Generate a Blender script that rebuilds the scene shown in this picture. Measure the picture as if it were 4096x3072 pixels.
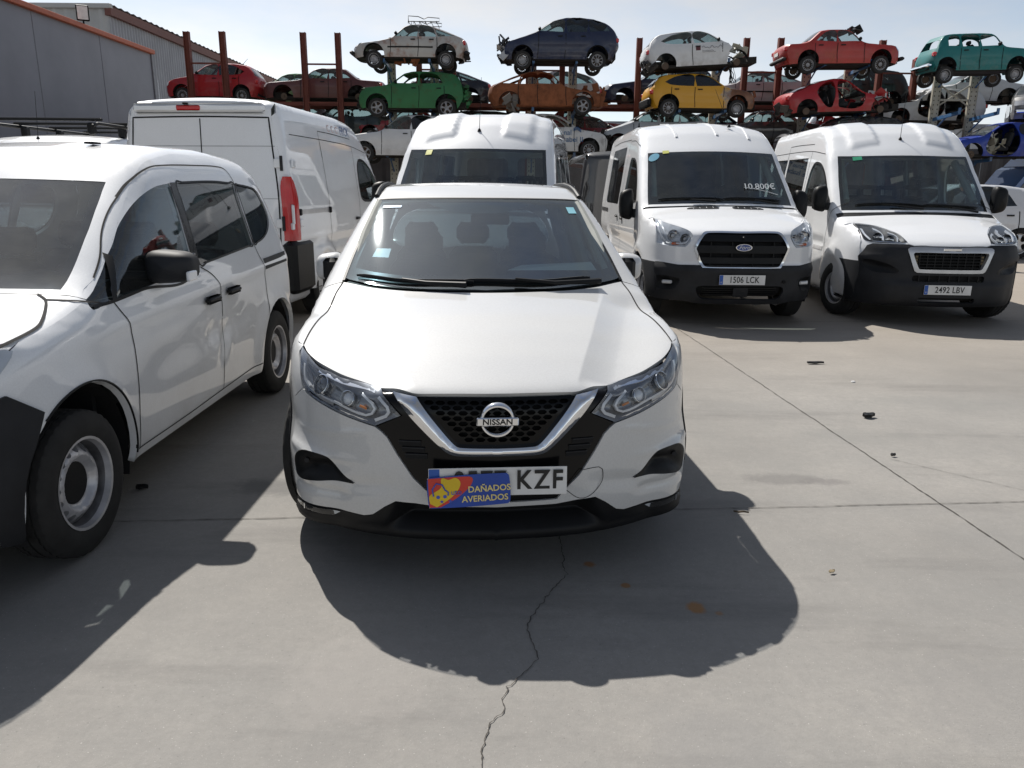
import bpy, math, random
import numpy as np
from mathutils import Vector, Matrix
from mathutils.geometry import delaunay_2d_cdt

random.seed(7); np.random.seed(7)
R = math.radians
scene = bpy.context.scene
C = scene.collection
for _o in list(bpy.data.objects): bpy.data.objects.remove(_o)

# ------------------------------------------------------------------ camera, sky, sun, exposure
cam_d = bpy.data.cameras.new('camera'); cam = bpy.data.objects.new('camera', cam_d); C.objects.link(cam)
cam_d.sensor_width = 36.0; cam_d.lens = 36.0 * 3060.0 / 4096.0
cam_d.clip_start = 0.05; cam_d.clip_end = 2000
CAM_H = 1.576
_pt, _ro = R(14.5), R(0.45)
_f = Vector((0, math.cos(_pt), -math.sin(_pt))); _u = Vector((0, math.sin(_pt), math.cos(_pt))); _r = Vector((1, 0, 0))
_r2 = _r * math.cos(_ro) + _u * math.sin(_ro); _u2 = _u * math.cos(_ro) - _r * math.sin(_ro)
_m = Matrix((_r2, _u2, -_f)).transposed().to_4x4(); _m.translation = (0, 0, CAM_H)
cam.matrix_world = _m
scene.camera = cam

SUN_DIR = Vector((-0.43, 0.77, 1.0)).normalized()          # towards the sun
SUN_EL = math.asin(SUN_DIR.z); SUN_AZ = math.atan2(SUN_DIR.x, SUN_DIR.y)
world = bpy.data.worlds.new('World'); scene.world = world; world.use_nodes = True
wn = world.node_tree; wn.nodes.clear()
def WN(t, **k):
    n = wn.nodes.new(t)
    for a, b in k.items(): setattr(n, a, b)
    return n
w_out = WN('ShaderNodeOutputWorld'); w_bg = WN('ShaderNodeBackground')
w_sky = WN('ShaderNodeTexSky', sky_type='NISHITA', sun_disc=False)
w_sky.sun_elevation = SUN_EL; w_sky.sun_rotation = SUN_AZ; w_sky.altitude = 600; w_sky.air_density = 1.0; w_sky.dust_density = 0.9; w_sky.ozone_density = 1.0
w_bg.inputs[1].default_value = 0.10
w_tc = WN('ShaderNodeTexCoord'); w_map = WN('ShaderNodeMapping'); w_map.inputs['Scale'].default_value = (1.0, 1.0, 3.2)
w_n1 = WN('ShaderNodeTexNoise'); w_n1.inputs['Scale'].default_value = 2.3; w_n1.inputs['Detail'].default_value = 9; w_n1.inputs['Roughness'].default_value = 0.58
w_rp = WN('ShaderNodeValToRGB'); w_rp.color_ramp.elements[0].position = 0.34; w_rp.color_ramp.elements[1].position = 0.68
w_mx = WN('ShaderNodeMix', data_type='RGBA')
w_mm = WN('ShaderNodeMath', operation='MULTIPLY_ADD'); w_mm.inputs[1].default_value = 0.80; w_mm.inputs[2].default_value = 0.26
L_ = wn.links.new
w_bw = WN('ShaderNodeRGBToBW'); w_sc = WN('ShaderNodeMix', data_type='RGBA', blend_type='MULTIPLY'); w_sc.inputs['Factor'].default_value = 1.0; w_sc.inputs['B'].default_value = (1.22, 1.25, 1.30, 1)      # thin cloud: the same light, whiter
L_(w_sky.outputs[0], w_bw.inputs[0]); L_(w_bw.outputs[0], w_sc.inputs['A']); L_(w_sc.outputs['Result'], w_mx.inputs['B'])
L_(w_tc.outputs['Generated'], w_map.inputs[0]); L_(w_map.outputs[0], w_n1.inputs['Vector']); L_(w_n1.outputs['Fac'], w_rp.inputs[0])
L_(w_rp.outputs[0], w_mm.inputs[0]); L_(w_mm.outputs[0], w_mx.inputs['Factor']); L_(w_sky.outputs[0], w_mx.inputs['A'])
L_(w_mx.outputs['Result'], w_bg.inputs[0]); L_(w_bg.outputs[0], w_out.inputs[0])

sun_d = bpy.data.lights.new('sun', 'SUN'); sun = bpy.data.objects.new('sun', sun_d); C.objects.link(sun)
sun_d.energy = 5.0; sun_d.angle = R(0.55); sun_d.color = (1.0, 0.955, 0.89)
sun.rotation_euler = SUN_DIR.to_track_quat('Z', 'Y').to_euler(); sun.location = SUN_DIR * 60

vs = scene.view_settings; vs.view_transform = 'Standard'; vs.look = 'None'; vs.exposure = 0.24; vs.gamma = 1.0; vs.use_curve_mapping = False
scene.render.film_transparent = False
scene.cycles.max_bounces = 8; scene.cycles.transparent_max_bounces = 24; scene.cycles.diffuse_bounces = 3; scene.cycles.glossy_bounces = 4
scene.cycles.sample_clamp_indirect = 6.0; scene.cycles.use_denoising = True
scene.cycles.caustics_reflective = False; scene.cycles.caustics_refractive = False

# ------------------------------------------------------------------ materials
MATS = {}
class NT:
    def __init__(s, name):
        s.m = bpy.data.materials.new(name); s.m.use_nodes = True; s.t = s.m.node_tree; s.t.nodes.clear()
        s.out = s.n('ShaderNodeOutputMaterial')
    def n(s, t, **k):
        nd = s.t.nodes.new(t)
        for a, b in k.items(): setattr(nd, a, b)
        return nd
    def l(s, a, b): s.t.links.new(a, b)
    def noise(s, scale, detail=4, rough=.55, vec=None):
        x = s.n('ShaderNodeTexNoise'); x.inputs['Scale'].default_value = scale; x.inputs['Detail'].default_value = detail; x.inputs['Roughness'].default_value = rough
        if vec is None:
            if not hasattr(s, 'tc'): s.tc = s.n('ShaderNodeTexCoord')
            vec = s.tc.outputs['Object']
        s.l(vec, x.inputs['Vector']); return x.outputs['Fac']
    def ramp(s, fac, p0, p1, c0=(0, 0, 0, 1), c1=(1, 1, 1, 1)):
        x = s.n('ShaderNodeValToRGB'); e = x.color_ramp.elements; e[0].position = p0; e[1].position = p1; e[0].color = c0; e[1].color = c1
        s.l(fac, x.inputs[0]); return x.outputs[0]
    def mix(s, fac, a, b):
        x = s.n('ShaderNodeMix', data_type='RGBA')
        for sock, v in ((x.inputs['Factor'], fac), (x.inputs['A'], a), (x.inputs['B'], b)):
            if hasattr(v, 'type') and hasattr(v, 'links'): s.l(v, sock)
            else: sock.default_value = v
        return x.outputs['Result']
    def math(s, op, a, b=None):
        x = s.n('ShaderNodeMath', operation=op)
        for i, v in enumerate((a, b)):
            if v is None: continue
            if hasattr(v, 'links'): s.l(v, x.inputs[i])
            else: x.inputs[i].default_value = v
        return x.outputs[0]
    def bsdf(s, col, rough=.5, metal=0., coat=0., spec=.5):
        p = s.n('ShaderNodeBsdfPrincipled')
        for sock, v in ((p.inputs['Base Color'], col), (p.inputs['Roughness'], rough), (p.inputs['Metallic'], metal)):
            if hasattr(v, 'links'): s.l(v, sock)
            else: sock.default_value = v
        p.inputs['Coat Weight'].default_value = coat; p.inputs['Coat Roughness'].default_value = .03
        p.inputs['Specular IOR Level'].default_value = spec
        s.l(p.outputs[0], s.out.inputs[0]); return p
    def bump(s, p, h, strength, dist=.01):
        b = s.n('ShaderNodeBump'); b.inputs['Strength'].default_value = strength; b.inputs['Distance'].default_value = dist
        s.l(h, b.inputs['Height']); s.l(b.outputs[0], p.inputs['Normal'])
def c4(c): return (c[0], c[1], c[2], 1.0)
def M_plain(name, col, rough=.5, metal=0., coat=0., var=.12, vscale=6., spec=.5):
    if name in MATS: return MATS[name]
    t = NT(name); f = t.ramp(t.noise(vscale, 5), .3, .7)
    k = t.mix(f, c4([v * (1 - var) for v in col]), c4([min(1, v * (1 + var)) for v in col]))
    t.bsdf(k, rough, metal, coat, spec); MATS[name] = t.m; return t.m
def M_paint(name, col, dirt=.25, dirtcol=(.30, .25, .19), rough=.50, coat=1.0, flake=.06):
    if name in MATS: return MATS[name]
    t = NT(name); tc = t.n('ShaderNodeTexCoord'); t.tc = tc
    sp = t.n('ShaderNodeSeparateXYZ'); t.l(tc.outputs['Object'], sp.inputs[0])
    low = t.ramp(sp.outputs['Z'], .15, .75, (1, 1, 1, 1), (.16, .16, .16, 1))
    d = t.ramp(t.noise(3.5, 8, .65), .42, .78)
    f = t.math('MULTIPLY', t.math('MULTIPLY', d, low), dirt)
    v = t.ramp(t.noise(140, 2), .35, .65)
    base = t.mix(v, c4([x * (1 - flake) for x in col]), c4(col))
    k = t.mix(f, base, c4(dirtcol))
    r = t.math('ADD', t.math('MULTIPLY', t.noise(7, 5), .12), rough - .06)
    p = t.bsdf(k, r, 0, coat, .25); p.inputs['Coat Roughness'].default_value = .03; p.inputs['Coat IOR'].default_value = 1.6
    MATS[name] = t.m; return t.m
def M_worn(name, col, rust=.35, rustcol=(.16, .055, .022), rough=.45, coat=.25, scale=2.2):
    if name in MATS: return MATS[name]
    t = NT(name); d = t.ramp(t.noise(scale, 9, .68), .56 - .25 * rust, .80 - .3 * rust)
    r2 = t.ramp(t.noise(14, 5), .3, .7)
    rc = t.mix(r2, c4(rustcol), c4([v * 1.9 for v in rustcol]))
    v = t.mix(t.ramp(t.noise(1.3, 4), .3, .7), c4([x * .75 for x in col]), c4(col))
    k = t.mix(d, v, rc); p = t.bsdf(k, t.math('ADD', t.math('MULTIPLY', d, .3), rough), 0, coat)
    MATS[name] = t.m; return t.m
def M_glass(name, tint=(.75, .82, .80), ior=1.5, dust=.06, gl=1.0, dr=(.25, .8)):
    if name in MATS: return MATS[name]
    t = NT(name); tr = t.n('ShaderNodeBsdfTransparent'); tr.inputs[0].default_value = c4(tint)
    g = t.n('ShaderNodeBsdfGlossy'); g.inputs['Roughness'].default_value = .02; g.inputs[0].default_value = c4(gl) if isinstance(gl, tuple) else (gl, gl, gl, 1)
    fr = t.n('ShaderNodeFresnel'); ge = t.n('ShaderNodeNewGeometry'); t.l(t.math('ADD', t.math('MULTIPLY', ge.outputs['Backfacing'], 1 / ior - ior), ior), fr.inputs[0])      # a thin pane mirrors alike from both sides
    m = t.n('ShaderNodeMixShader'); t.l(fr.outputs[0], m.inputs[0]); t.l(tr.outputs[0], m.inputs[1]); t.l(g.outputs[0], m.inputs[2])
    df = t.n('ShaderNodeBsdfDiffuse'); df.inputs[0].default_value = (.55, .54, .50, 1)
    m2 = t.n('ShaderNodeMixShader'); t.l(t.math('MULTIPLY', t.ramp(t.noise(5, 7, .7), dr[0], dr[1]), dust), m2.inputs[0]); t.l(m.outputs[0], m2.inputs[1]); t.l(df.outputs[0], m2.inputs[2])
    t.l(m2.outputs[0], t.out.inputs[0]); MATS[name] = t.m; return t.m

WHITE = M_paint('white_paint', (.78, .78, .78), .22)
WHITE_HERO = M_paint('pearl_white_paint', (.600, .604, .602), .06, flake=.07)
WHITE_VAN = M_paint('white_van_paint', (.80, .815, .835), .26)
PLASTIC = M_plain('black_plastic', (.007, .0075, .0085), .5, var=.25, spec=.25)
PLASTIC_GREY = M_plain('grey_plastic', (.018, .019, .022), .6, var=.25, spec=.3)
GLOSSBLACK = M_plain('gloss_black', (.003, .003, .0035), .16, var=.1, spec=.25)
DARK = M_plain('dark_interior', (.014, .015, .017), .8)
TRIM = M_plain('interior_grey', (.055, .056, .058), .8)
SEATM = M_plain('seat_cloth', (.022, .023, .026), .9)
CREAM = M_plain('pale_interior_trim', (.36, .37, .34), .8)
CHROME = M_plain('chrome', (.82, .83, .85), .07, 1.0, var=.02)
SILVER = M_plain('silver_paint_wheel', (.50, .50, .51), .35, .7)
STEELW = M_plain('steel_wheel_paint', (.50, .50, .52), .34, .40, var=.25, vscale=9)
RUBBER = M_plain('tyre_rubber', (.018, .0175, .017), .85, var=.35, vscale=12)
GAP = M_plain('panel_gap', (.006, .006, .007), .9)
REDLAMP = M_plain('red_lamp', (.48, .008, .010), .25, coat=.35)
CLEARLAMP = M_plain('clear_lamp', (.68, .70, .73), .22, .10, coat=1.0)
LENS = M_glass('lamp_lens', (.86, .88, .90), 1.45, .02)
GLASS = M_glass('window_glass', (.60, .70, .70), 1.75, .04, gl=(.92, .97, 1.0))
GLASS_WS = M_glass('windshield_glass', (.24, .31, .34), 2.25, .04, gl=(.90, .97, 1.0))
GLASS_TINT = M_glass('tinted_glass', (.09, .11, .12), 1.75, .02, gl=(.92, .97, 1.0))
GLASS_VAN = M_glass('van_windshield_glass', (.46, .56, .57), 1.85, .05, gl=(.90, .97, 1.0))
PLATEW = M_plain('plate_white', (.70, .70, .69), .4)
PLATEB = M_plain('plate_blue', (.02, .10, .42), .4)
INK = M_plain('ink_black', (.012, .012, .012), .5)
UNDER = M_plain('underbody', (.02, .018, .016), .9, var=.4)

# ------------------------------------------------------------------ object helpers
def link(o, parent=None):
    C.objects.link(o)
    if parent is not None: o.parent = parent
    return o
def tag(o, label, cat=None, group=None, kind=None):
    if label: o['label'] = label
    if cat: o['category'] = cat
    if group: o['group'] = group
    if kind: o['kind'] = kind
    return o
def empty(name, loc, rz=0, label=None, cat=None, group=None, rx=0, ry=0):
    o = bpy.data.objects.new(name, None); o.empty_display_size = .2; o.location = loc; o.rotation_euler = (rx, ry, rz); C.objects.link(o)
    return tag(o, label, cat, group)
class MB:
    """collects polygons into one mesh"""
    def __init__(s): s.v = []; s.f = []; s.mi = []; s.cur = 0
    def add(s, vs_, fs):
        b = len(s.v); s.v += [tuple(map(float, q)) for q in vs_]; s.f += [tuple(b + i for i in f) for f in fs]; s.mi += [s.cur] * len(fs); return s
    def box(s, c, d, rot=None, bev=0):
        x, y, z = d[0] / 2, d[1] / 2, d[2] / 2
        if bev <= 0:
            P = [(-x, -y, -z), (x, -y, -z), (x, y, -z), (-x, y, -z), (-x, -y, z), (x, -y, z), (x, y, z), (-x, y, z)]
            Fc = [(0, 3, 2, 1), (4, 5, 6, 7), (0, 1, 5, 4), (1, 2, 6, 5), (2, 3, 7, 6), (3, 0, 4, 7)]
        else:
            P = []; b = min(bev, x * .9, y * .9, z * .9)
            ring = lambda xx, yy, zz: [(-xx + b, -yy, zz), (xx - b, -yy, zz), (xx, -yy + b, zz), (xx, yy - b, zz), (xx - b, yy, zz), (-xx + b, yy, zz), (-xx, yy - b, zz), (-xx, -yy + b, zz)]
            rings = [ring(x - b * .9, y - b * .9, -z), ring(x, y, -z + b), ring(x, y, z - b), ring(x - b * .9, y - b * .9, z)]
            for r_ in rings: P += r_
            Fc = [tuple(range(7, -1, -1)), tuple(range(24, 32))]
            for k in range(3):
                for i in range(8): Fc.append((k * 8 + i, k * 8 + (i + 1) % 8, k * 8 + 8 + (i + 1) % 8, k * 8 + 8 + i))
        if rot is not None: P = [tuple(rot @ Vector(p)) for p in P]
        return s.add([(p[0] + c[0], p[1] + c[1], p[2] + c[2]) for p in P], Fc)
    def tube(s, pts, r, n=8, cap=True):
        pts = [Vector(p) for p in pts]; rr = r if hasattr(r, '__len__') else [r] * len(pts); P = []; Fc = []; up = None
        for i, p in enumerate(pts):
            t = (pts[min(i + 1, len(pts) - 1)] - pts[max(i - 1, 0)]).normalized()
            if up is None: up = Vector((0, 0, 1)) if abs(t.z) < .9 else Vector((1, 0, 0))
            a = t.cross(up).normalized(); b = a.cross(t).normalized(); up = b
            for k in range(n):
                an = 2 * math.pi * k / n; P.append(p + (a * math.cos(an) + b * math.sin(an)) * rr[i])
        for i in range(len(pts) - 1):
            for k in range(n): Fc.append((i * n + k, i * n + (k + 1) % n, (i + 1) * n + (k + 1) % n, (i + 1) * n + k))
        if cap: Fc.append(tuple(range(n - 1, -1, -1))); Fc.append(tuple(range((len(pts) - 1) * n, len(pts) * n)))
        return s.add(P, Fc)
    def lathe(s, prof, n=32, axis='x', c=(0, 0, 0), cut=None, a0=0, a1=2 * math.pi):
        """prof: (axial, radius); around the given axis"""
        P = []; Fc = []; full = abs(a1 - a0 - 2 * math.pi) < 1e-6; m = n if full else n + 1
        for k in range(m):
            an = a0 + (a1 - a0) * k / n; ca, sa = math.cos(an), math.sin(an)
            for (ax, r) in prof:
                rr = r if cut is None else cut(ax, r, k)
                q = (ax, rr * ca, rr * sa) if axis == 'x' else ((rr * ca, ax, rr * sa) if axis == 'y' else (rr * ca, rr * sa, ax))
                P.append((q[0] + c[0], q[1] + c[1], q[2] + c[2]))
        L = len(prof)
        for k in range(n):
            k2 = (k + 1) % m
            for i in range(L - 1): Fc.append((k * L + i, k2 * L + i, k2 * L + i + 1, k * L + i + 1))
        return s.add(P, Fc)
    def build(s, name, mat, parent=None, smooth=False, loc=None, rot=None):
        me = bpy.data.meshes.new(name); me.from_pydata(s.v, [], s.f)
        ms = mat if isinstance(mat, (list, tuple)) else [mat]
        for m in ms: me.materials.append(m)
        if len(ms) > 1: me.polygons.foreach_set('material_index', s.mi)
        if smooth:
            me.polygons.foreach_set('use_smooth', [True] * len(me.polygons))
            try: me.set_sharp_from_angle(angle=R(38))
            except Exception: pass
        me.update(); o = bpy.data.objects.new(name, me); link(o, parent)
        if loc is not None: o.location = loc
        if rot is not None: o.rotation_euler = rot
        return o
def bx(name, c, d, mat, parent=None, bev=0, smooth=False, rot=None): return MB().box(c, d, rot, bev).build(name, mat, parent, smooth)
def tb(name, pts, r, mat, parent=None, n=8): return MB().tube(pts, r, n).build(name, mat, parent, True)
def reuse(o, parent=None, loc=None, rot=None, scale=None):
    c = o.copy(); link(c); c.parent = parent
    if loc is not None: c.location = loc
    if rot is not None: c.rotation_euler = rot
    if scale is not None: c.scale = scale
    return c
def mesh_obj(name, verts, faces, mat, parent=None, normals=None, smooth=True):
    me = bpy.data.meshes.new(name); me.from_pydata([tuple(map(float, v)) for v in verts], [], [tuple(map(int, f)) for f in faces])
    me.materials.append(mat)
    if smooth: me.polygons.foreach_set('use_smooth', [True] * len(me.polygons))
    me.update()
    if normals is not None:
        me.normals_split_custom_set_from_vertices([tuple(map(float, n)) for n in normals])
    o = bpy.data.objects.new(name, me); return link(o, parent)
def mirrored(o, name=None):
    """mirror image (x -> -x) of a part, as a part of its own"""
    me = o.data.copy(); n = len(me.vertices); co = np.empty(n * 3); me.vertices.foreach_get('co', co); co = co.reshape(-1, 3); co[:, 0] *= -1
    fs = [tuple(reversed(p.vertices)) for p in me.polygons]; mi = [p.material_index for p in me.polygons]
    nm = [Vector(v.normal) for v in me.vertices] if not o.get('_n') else None
    m2 = bpy.data.meshes.new(name or o.name); m2.from_pydata([tuple(v) for v in co], [], fs)
    for m in me.materials: m2.materials.append(m)
    m2.polygons.foreach_set('material_index', mi); m2.polygons.foreach_set('use_smooth', [p.use_smooth for p in me.polygons]); m2.update()
    key = o.data.name
    if key in NORMS:
        q = NORMS[key].copy(); q[:, 0] *= -1; m2.normals_split_custom_set_from_vertices([tuple(map(float, v)) for v in q])
    bpy.data.meshes.remove(me)
    o2 = bpy.data.objects.new(name or o.name.split('.')[0], m2); link(o2, o.parent)
    if 'label' in o: o2['label'] = o['label']
    return o2
NORMS = {}
_dg = None
def text(name, body, size, mat, parent, loc, rot=(0, 0, 0), extrude=.0008, sx=1.0, shear=0, bold=0, align='CENTER', space=1.0):
    cu = bpy.data.curves.new(name, 'FONT'); cu.body = body; cu.size = size; cu.extrude = extrude; cu.align_x = align; cu.align_y = 'CENTER'; cu.shear = shear; cu.offset = bold; cu.space_character = space; cu.resolution_u = 3
    t = bpy.data.objects.new(name, cu); C.objects.link(t); bpy.context.view_layer.update()
    me = bpy.data.meshes.new_from_object(t.evaluated_get(bpy.context.evaluated_depsgraph_get()))
    bpy.data.objects.remove(t); me.name = name; me.materials.clear(); me.materials.append(mat)
    o = bpy.data.objects.new(name, me); link(o, parent); o.location = loc; o.rotation_euler = rot; o.scale = (sx, 1, 1); return o

# ------------------------------------------------------------------ curved-panel machinery
#<<FORM
def crv(pts, sm=0.):
    a = np.array(pts, float); lo, hi = a[0, 0], a[-1, 0]; pad = 4 * sm + 1e-6
    xs = np.linspace(lo - pad, hi + pad, 1200); ys = np.interp(xs, a[:, 0], a[:, 1])
    if sm > 0:
        s0 = (a[1, 1] - a[0, 1]) / (a[1, 0] - a[0, 0]); s1 = (a[-1, 1] - a[-2, 1]) / (a[-1, 0] - a[-2, 0])
        ys = np.where(xs < lo, a[0, 1] + s0 * (xs - lo), np.where(xs > hi, a[-1, 1] + s1 * (xs - hi), ys))
        d = xs[1] - xs[0]; n = int(3 * sm / d) + 1; k = np.exp(-.5 * (np.arange(-n, n + 1) * d / sm) ** 2); k /= k.sum()
        yp = np.concatenate([ys[0] + (ys[1] - ys[0]) * np.arange(-n, 0), ys, ys[-1] + (ys[-1] - ys[-2]) * np.arange(1, n + 1)])
        ys = np.convolve(yp, k, 'valid')
    return lambda v: np.interp(v, xs, ys)
def sstep(a, b, t):
    u = np.clip((t - a) / (b - a), 0, 1); return u * u * (3 - 2 * u)
class Form:
    """body shape: x across, y back from the nose, z up"""
    def __init__(s, top, front, rear, side, zb=.2, k=.025, planf=(.25, 4, .9), planr=(.15, 4, .9), shift=None, crown=.05, taper=None, extra=None, wextra=None, fextra=None):
        s.top = top; s.front = front; s.rear = rear; s.side = side; s.zb = zb; s.k = k; s.planf = planf; s.planr = planr
        s.shift = shift or (lambda y: 0 * y); s.crown = crown if callable(crown) else (lambda y, c=crown: c + 0 * y)
        s.taper = taper or (lambda y: 0 * y); s.extra = extra; s.wextra = wextra; s.fextra = fextra
    def F(s, x, y, z):
        ax = np.abs(x)
        zt = s.top(y - s.shift(y) * ax * ax) - s.crown(y) * ax * ax
        if s.extra: zt = zt + s.extra(ax, y)
        w = s.side(z) - s.taper(y)
        if s.wextra: w = w + s.wextra(y, z)
        pf = s.planf; pr = s.planr
        fa = pf(ax) if callable(pf) else pf[0] * (ax / pf[2]) ** pf[1]
        ra = pr(ax) if callable(pr) else pr[0] * (ax / pr[2]) ** pr[1]
        fr = s.front(z) + fa
        if s.fextra: fr = fr + s.fextra(ax, z)
        g = np.stack([z - zt, ax - w, fr - y, y - s.rear(z) + ra, s.zb - z + 0 * x])
        m = g.max(0); return m + s.k * np.log(np.exp((g - m) / s.k).sum(0))
    def solve(s, axis, a, b, inner=None):
        a = np.asarray(a, float); b = np.asarray(b, float); o = np.ones_like(a)
        if axis == 'side': lo, hi = 0. * o, 1.6 * o; f = lambda t: s.F(t, a, b)
        elif axis == 'top': lo, hi = (inner or .5) * o, 3.2 * o; f = lambda t: s.F(a, b, t)
        elif axis == 'front': lo, hi = (inner or 2.0) * o, -.8 * o; f = lambda t: s.F(a, t, b)
        else: lo, hi = (inner or 2.0) * o, 8. * o; f = lambda t: s.F(a, t, b)
        for _ in range(12):
            m = (lo + hi) / 2; ins = f(m) < 0
            lo = np.where(ins, m, lo); hi = np.where(ins, hi, m)
        a_, b_ = f(lo), f(hi); t = np.where(b_ - a_ > 1e-9, lo + (hi - lo) * np.clip(-a_ / np.maximum(b_ - a_, 1e-9), 0, 1), lo)
        return {'side': np.stack([t, a, b], -1), 'top': np.stack([a, b, t], -1)}.get(axis, np.stack([a, t, b], -1))
    def normal(s, P):
        e = 2e-3; x, y, z = P[:, 0], P[:, 1], P[:, 2]
        n = np.stack([s.F(x + e, y, z) - s.F(x - e, y, z), s.F(x, y + e, z) - s.F(x, y - e, z), s.F(x, y, z + e) - s.F(x, y, z - e)], -1)
        return n / np.maximum(np.linalg.norm(n, axis=1, keepdims=True), 1e-9)
#FORM>>
def cr(pts, closed=True, step=None):
    """smooth outline; a third number 1 marks a sharp corner"""
    P = [np.array(p[:2], float) for p in pts]; K = [len(p) > 2 and p[2] for p in pts]; n = len(P); out = []
    for i in range(n if closed else n - 1):
        p1, p2 = P[i], P[(i + 1) % n]; k1, k2 = K[i], K[(i + 1) % n]
        p0 = P[i - 1] if (closed or i > 0) else p1; p3 = P[(i + 2) % n] if (closed or i + 2 < n) else p2
        L = np.linalg.norm(p2 - p1); st = step or max(L / 8, .004); m = max(1, int(math.ceil(L / st)))
        t1 = np.zeros(2); t2 = np.zeros(2)
        if not k1: d = p2 - p0; t1 = d / max(np.linalg.norm(d), 1e-9) * L
        else: t1 = p2 - p1
        if not k2: d = p3 - p1; t2 = d / max(np.linalg.norm(d), 1e-9) * L
        else: t2 = p2 - p1
        if k1 and k2: t1 = t2 = p2 - p1
        for j in range(m):
            u = j / m; h = ((2 * u ** 3 - 3 * u ** 2 + 1) * p1 + (u ** 3 - 2 * u ** 2 + u) * t1 + (-2 * u ** 3 + 3 * u ** 2) * p2 + (u ** 3 - u ** 2) * t2)
            out.append(h)
    if not closed: out.append(P[-1])
    return np.array(out)
def lin(pts, step=None):
    return cr([(p[0], p[1], 1) for p in pts], True, step)
def dens(poly, res):
    out = []; n = len(poly)
    for i in range(n):
        a, b = poly[i], poly[(i + 1) % n]; m = max(1, int(math.ceil(np.linalg.norm(b - a) / res)))
        for j in range(m): out.append(a + (b - a) * j / m)
    return np.array(out)
def inpoly(P, poly):
    x, y = P[:, 0:1], P[:, 1:2]; a = poly; b = np.roll(poly, -1, 0)
    c = ((a[:, 1] > y) != (b[:, 1] > y)) & (x < (b[:, 0] - a[:, 0]) * (y - a[:, 1]) / np.where(b[:, 1] == a[:, 1], 1e-12, b[:, 1] - a[:, 1]) + a[:, 0])
    return (c.sum(1) % 2) == 1
def triang(outline, holes, res, lines=()):
    loops = [dens(np.asarray(outline, float)[:, :2], res)] + [dens(np.asarray(h, float)[:, :2], res) for h in holes]
    V = np.concatenate(loops); E = []; b = 0
    for L in loops:
        n = len(L); E += [(b + i, b + (i + 1) % n) for i in range(n)]; b += n
    for L in lines:
        L = np.asarray(L, float); V = np.concatenate([V, L]); E += [(b + i, b + i + 1) for i in range(len(L) - 1)]; b += len(L)
    lo, hi = loops[0].min(0), loops[0].max(0)
    gx = np.arange(lo[0] + res * .5, hi[0], res); gy = np.arange(lo[1] + res * .5, hi[1], res * .87)
    if len(gx) and len(gy):
        G = np.stack(np.meshgrid(gx, gy), -1); G[1::2, :, 0] += res * .5; G = G.reshape(-1, 2)
        ok = inpoly(G, loops[0])
        for h in loops[1:]: ok &= ~inpoly(G, h)
        G = G[ok]
        if len(G):
            keep = np.ones(len(G), bool)
            for i in range(0, len(G), 4000):
                g = G[i:i + 4000]; d = ((g[:, None, :] - V[None]) ** 2).sum(-1).min(1); keep[i:i + 4000] = d > (res * .55) ** 2
            G = G[keep]
        A = np.concatenate([V, G]) if len(G) else V
    else: A = V
    r = delaunay_2d_cdt([Vector((float(p[0]), float(p[1]))) for p in A], E, [], 0, 1e-7)
    v2 = np.array([tuple(v) for v in r[0]]); f2 = np.array([tuple(f) for f in r[2] if len(f) == 3], int)
    c = v2[f2].mean(1); ok = inpoly(c, loops[0])
    for h in loops[1:]: ok &= ~inpoly(c, h)
    return v2, f2[ok], loops
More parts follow.
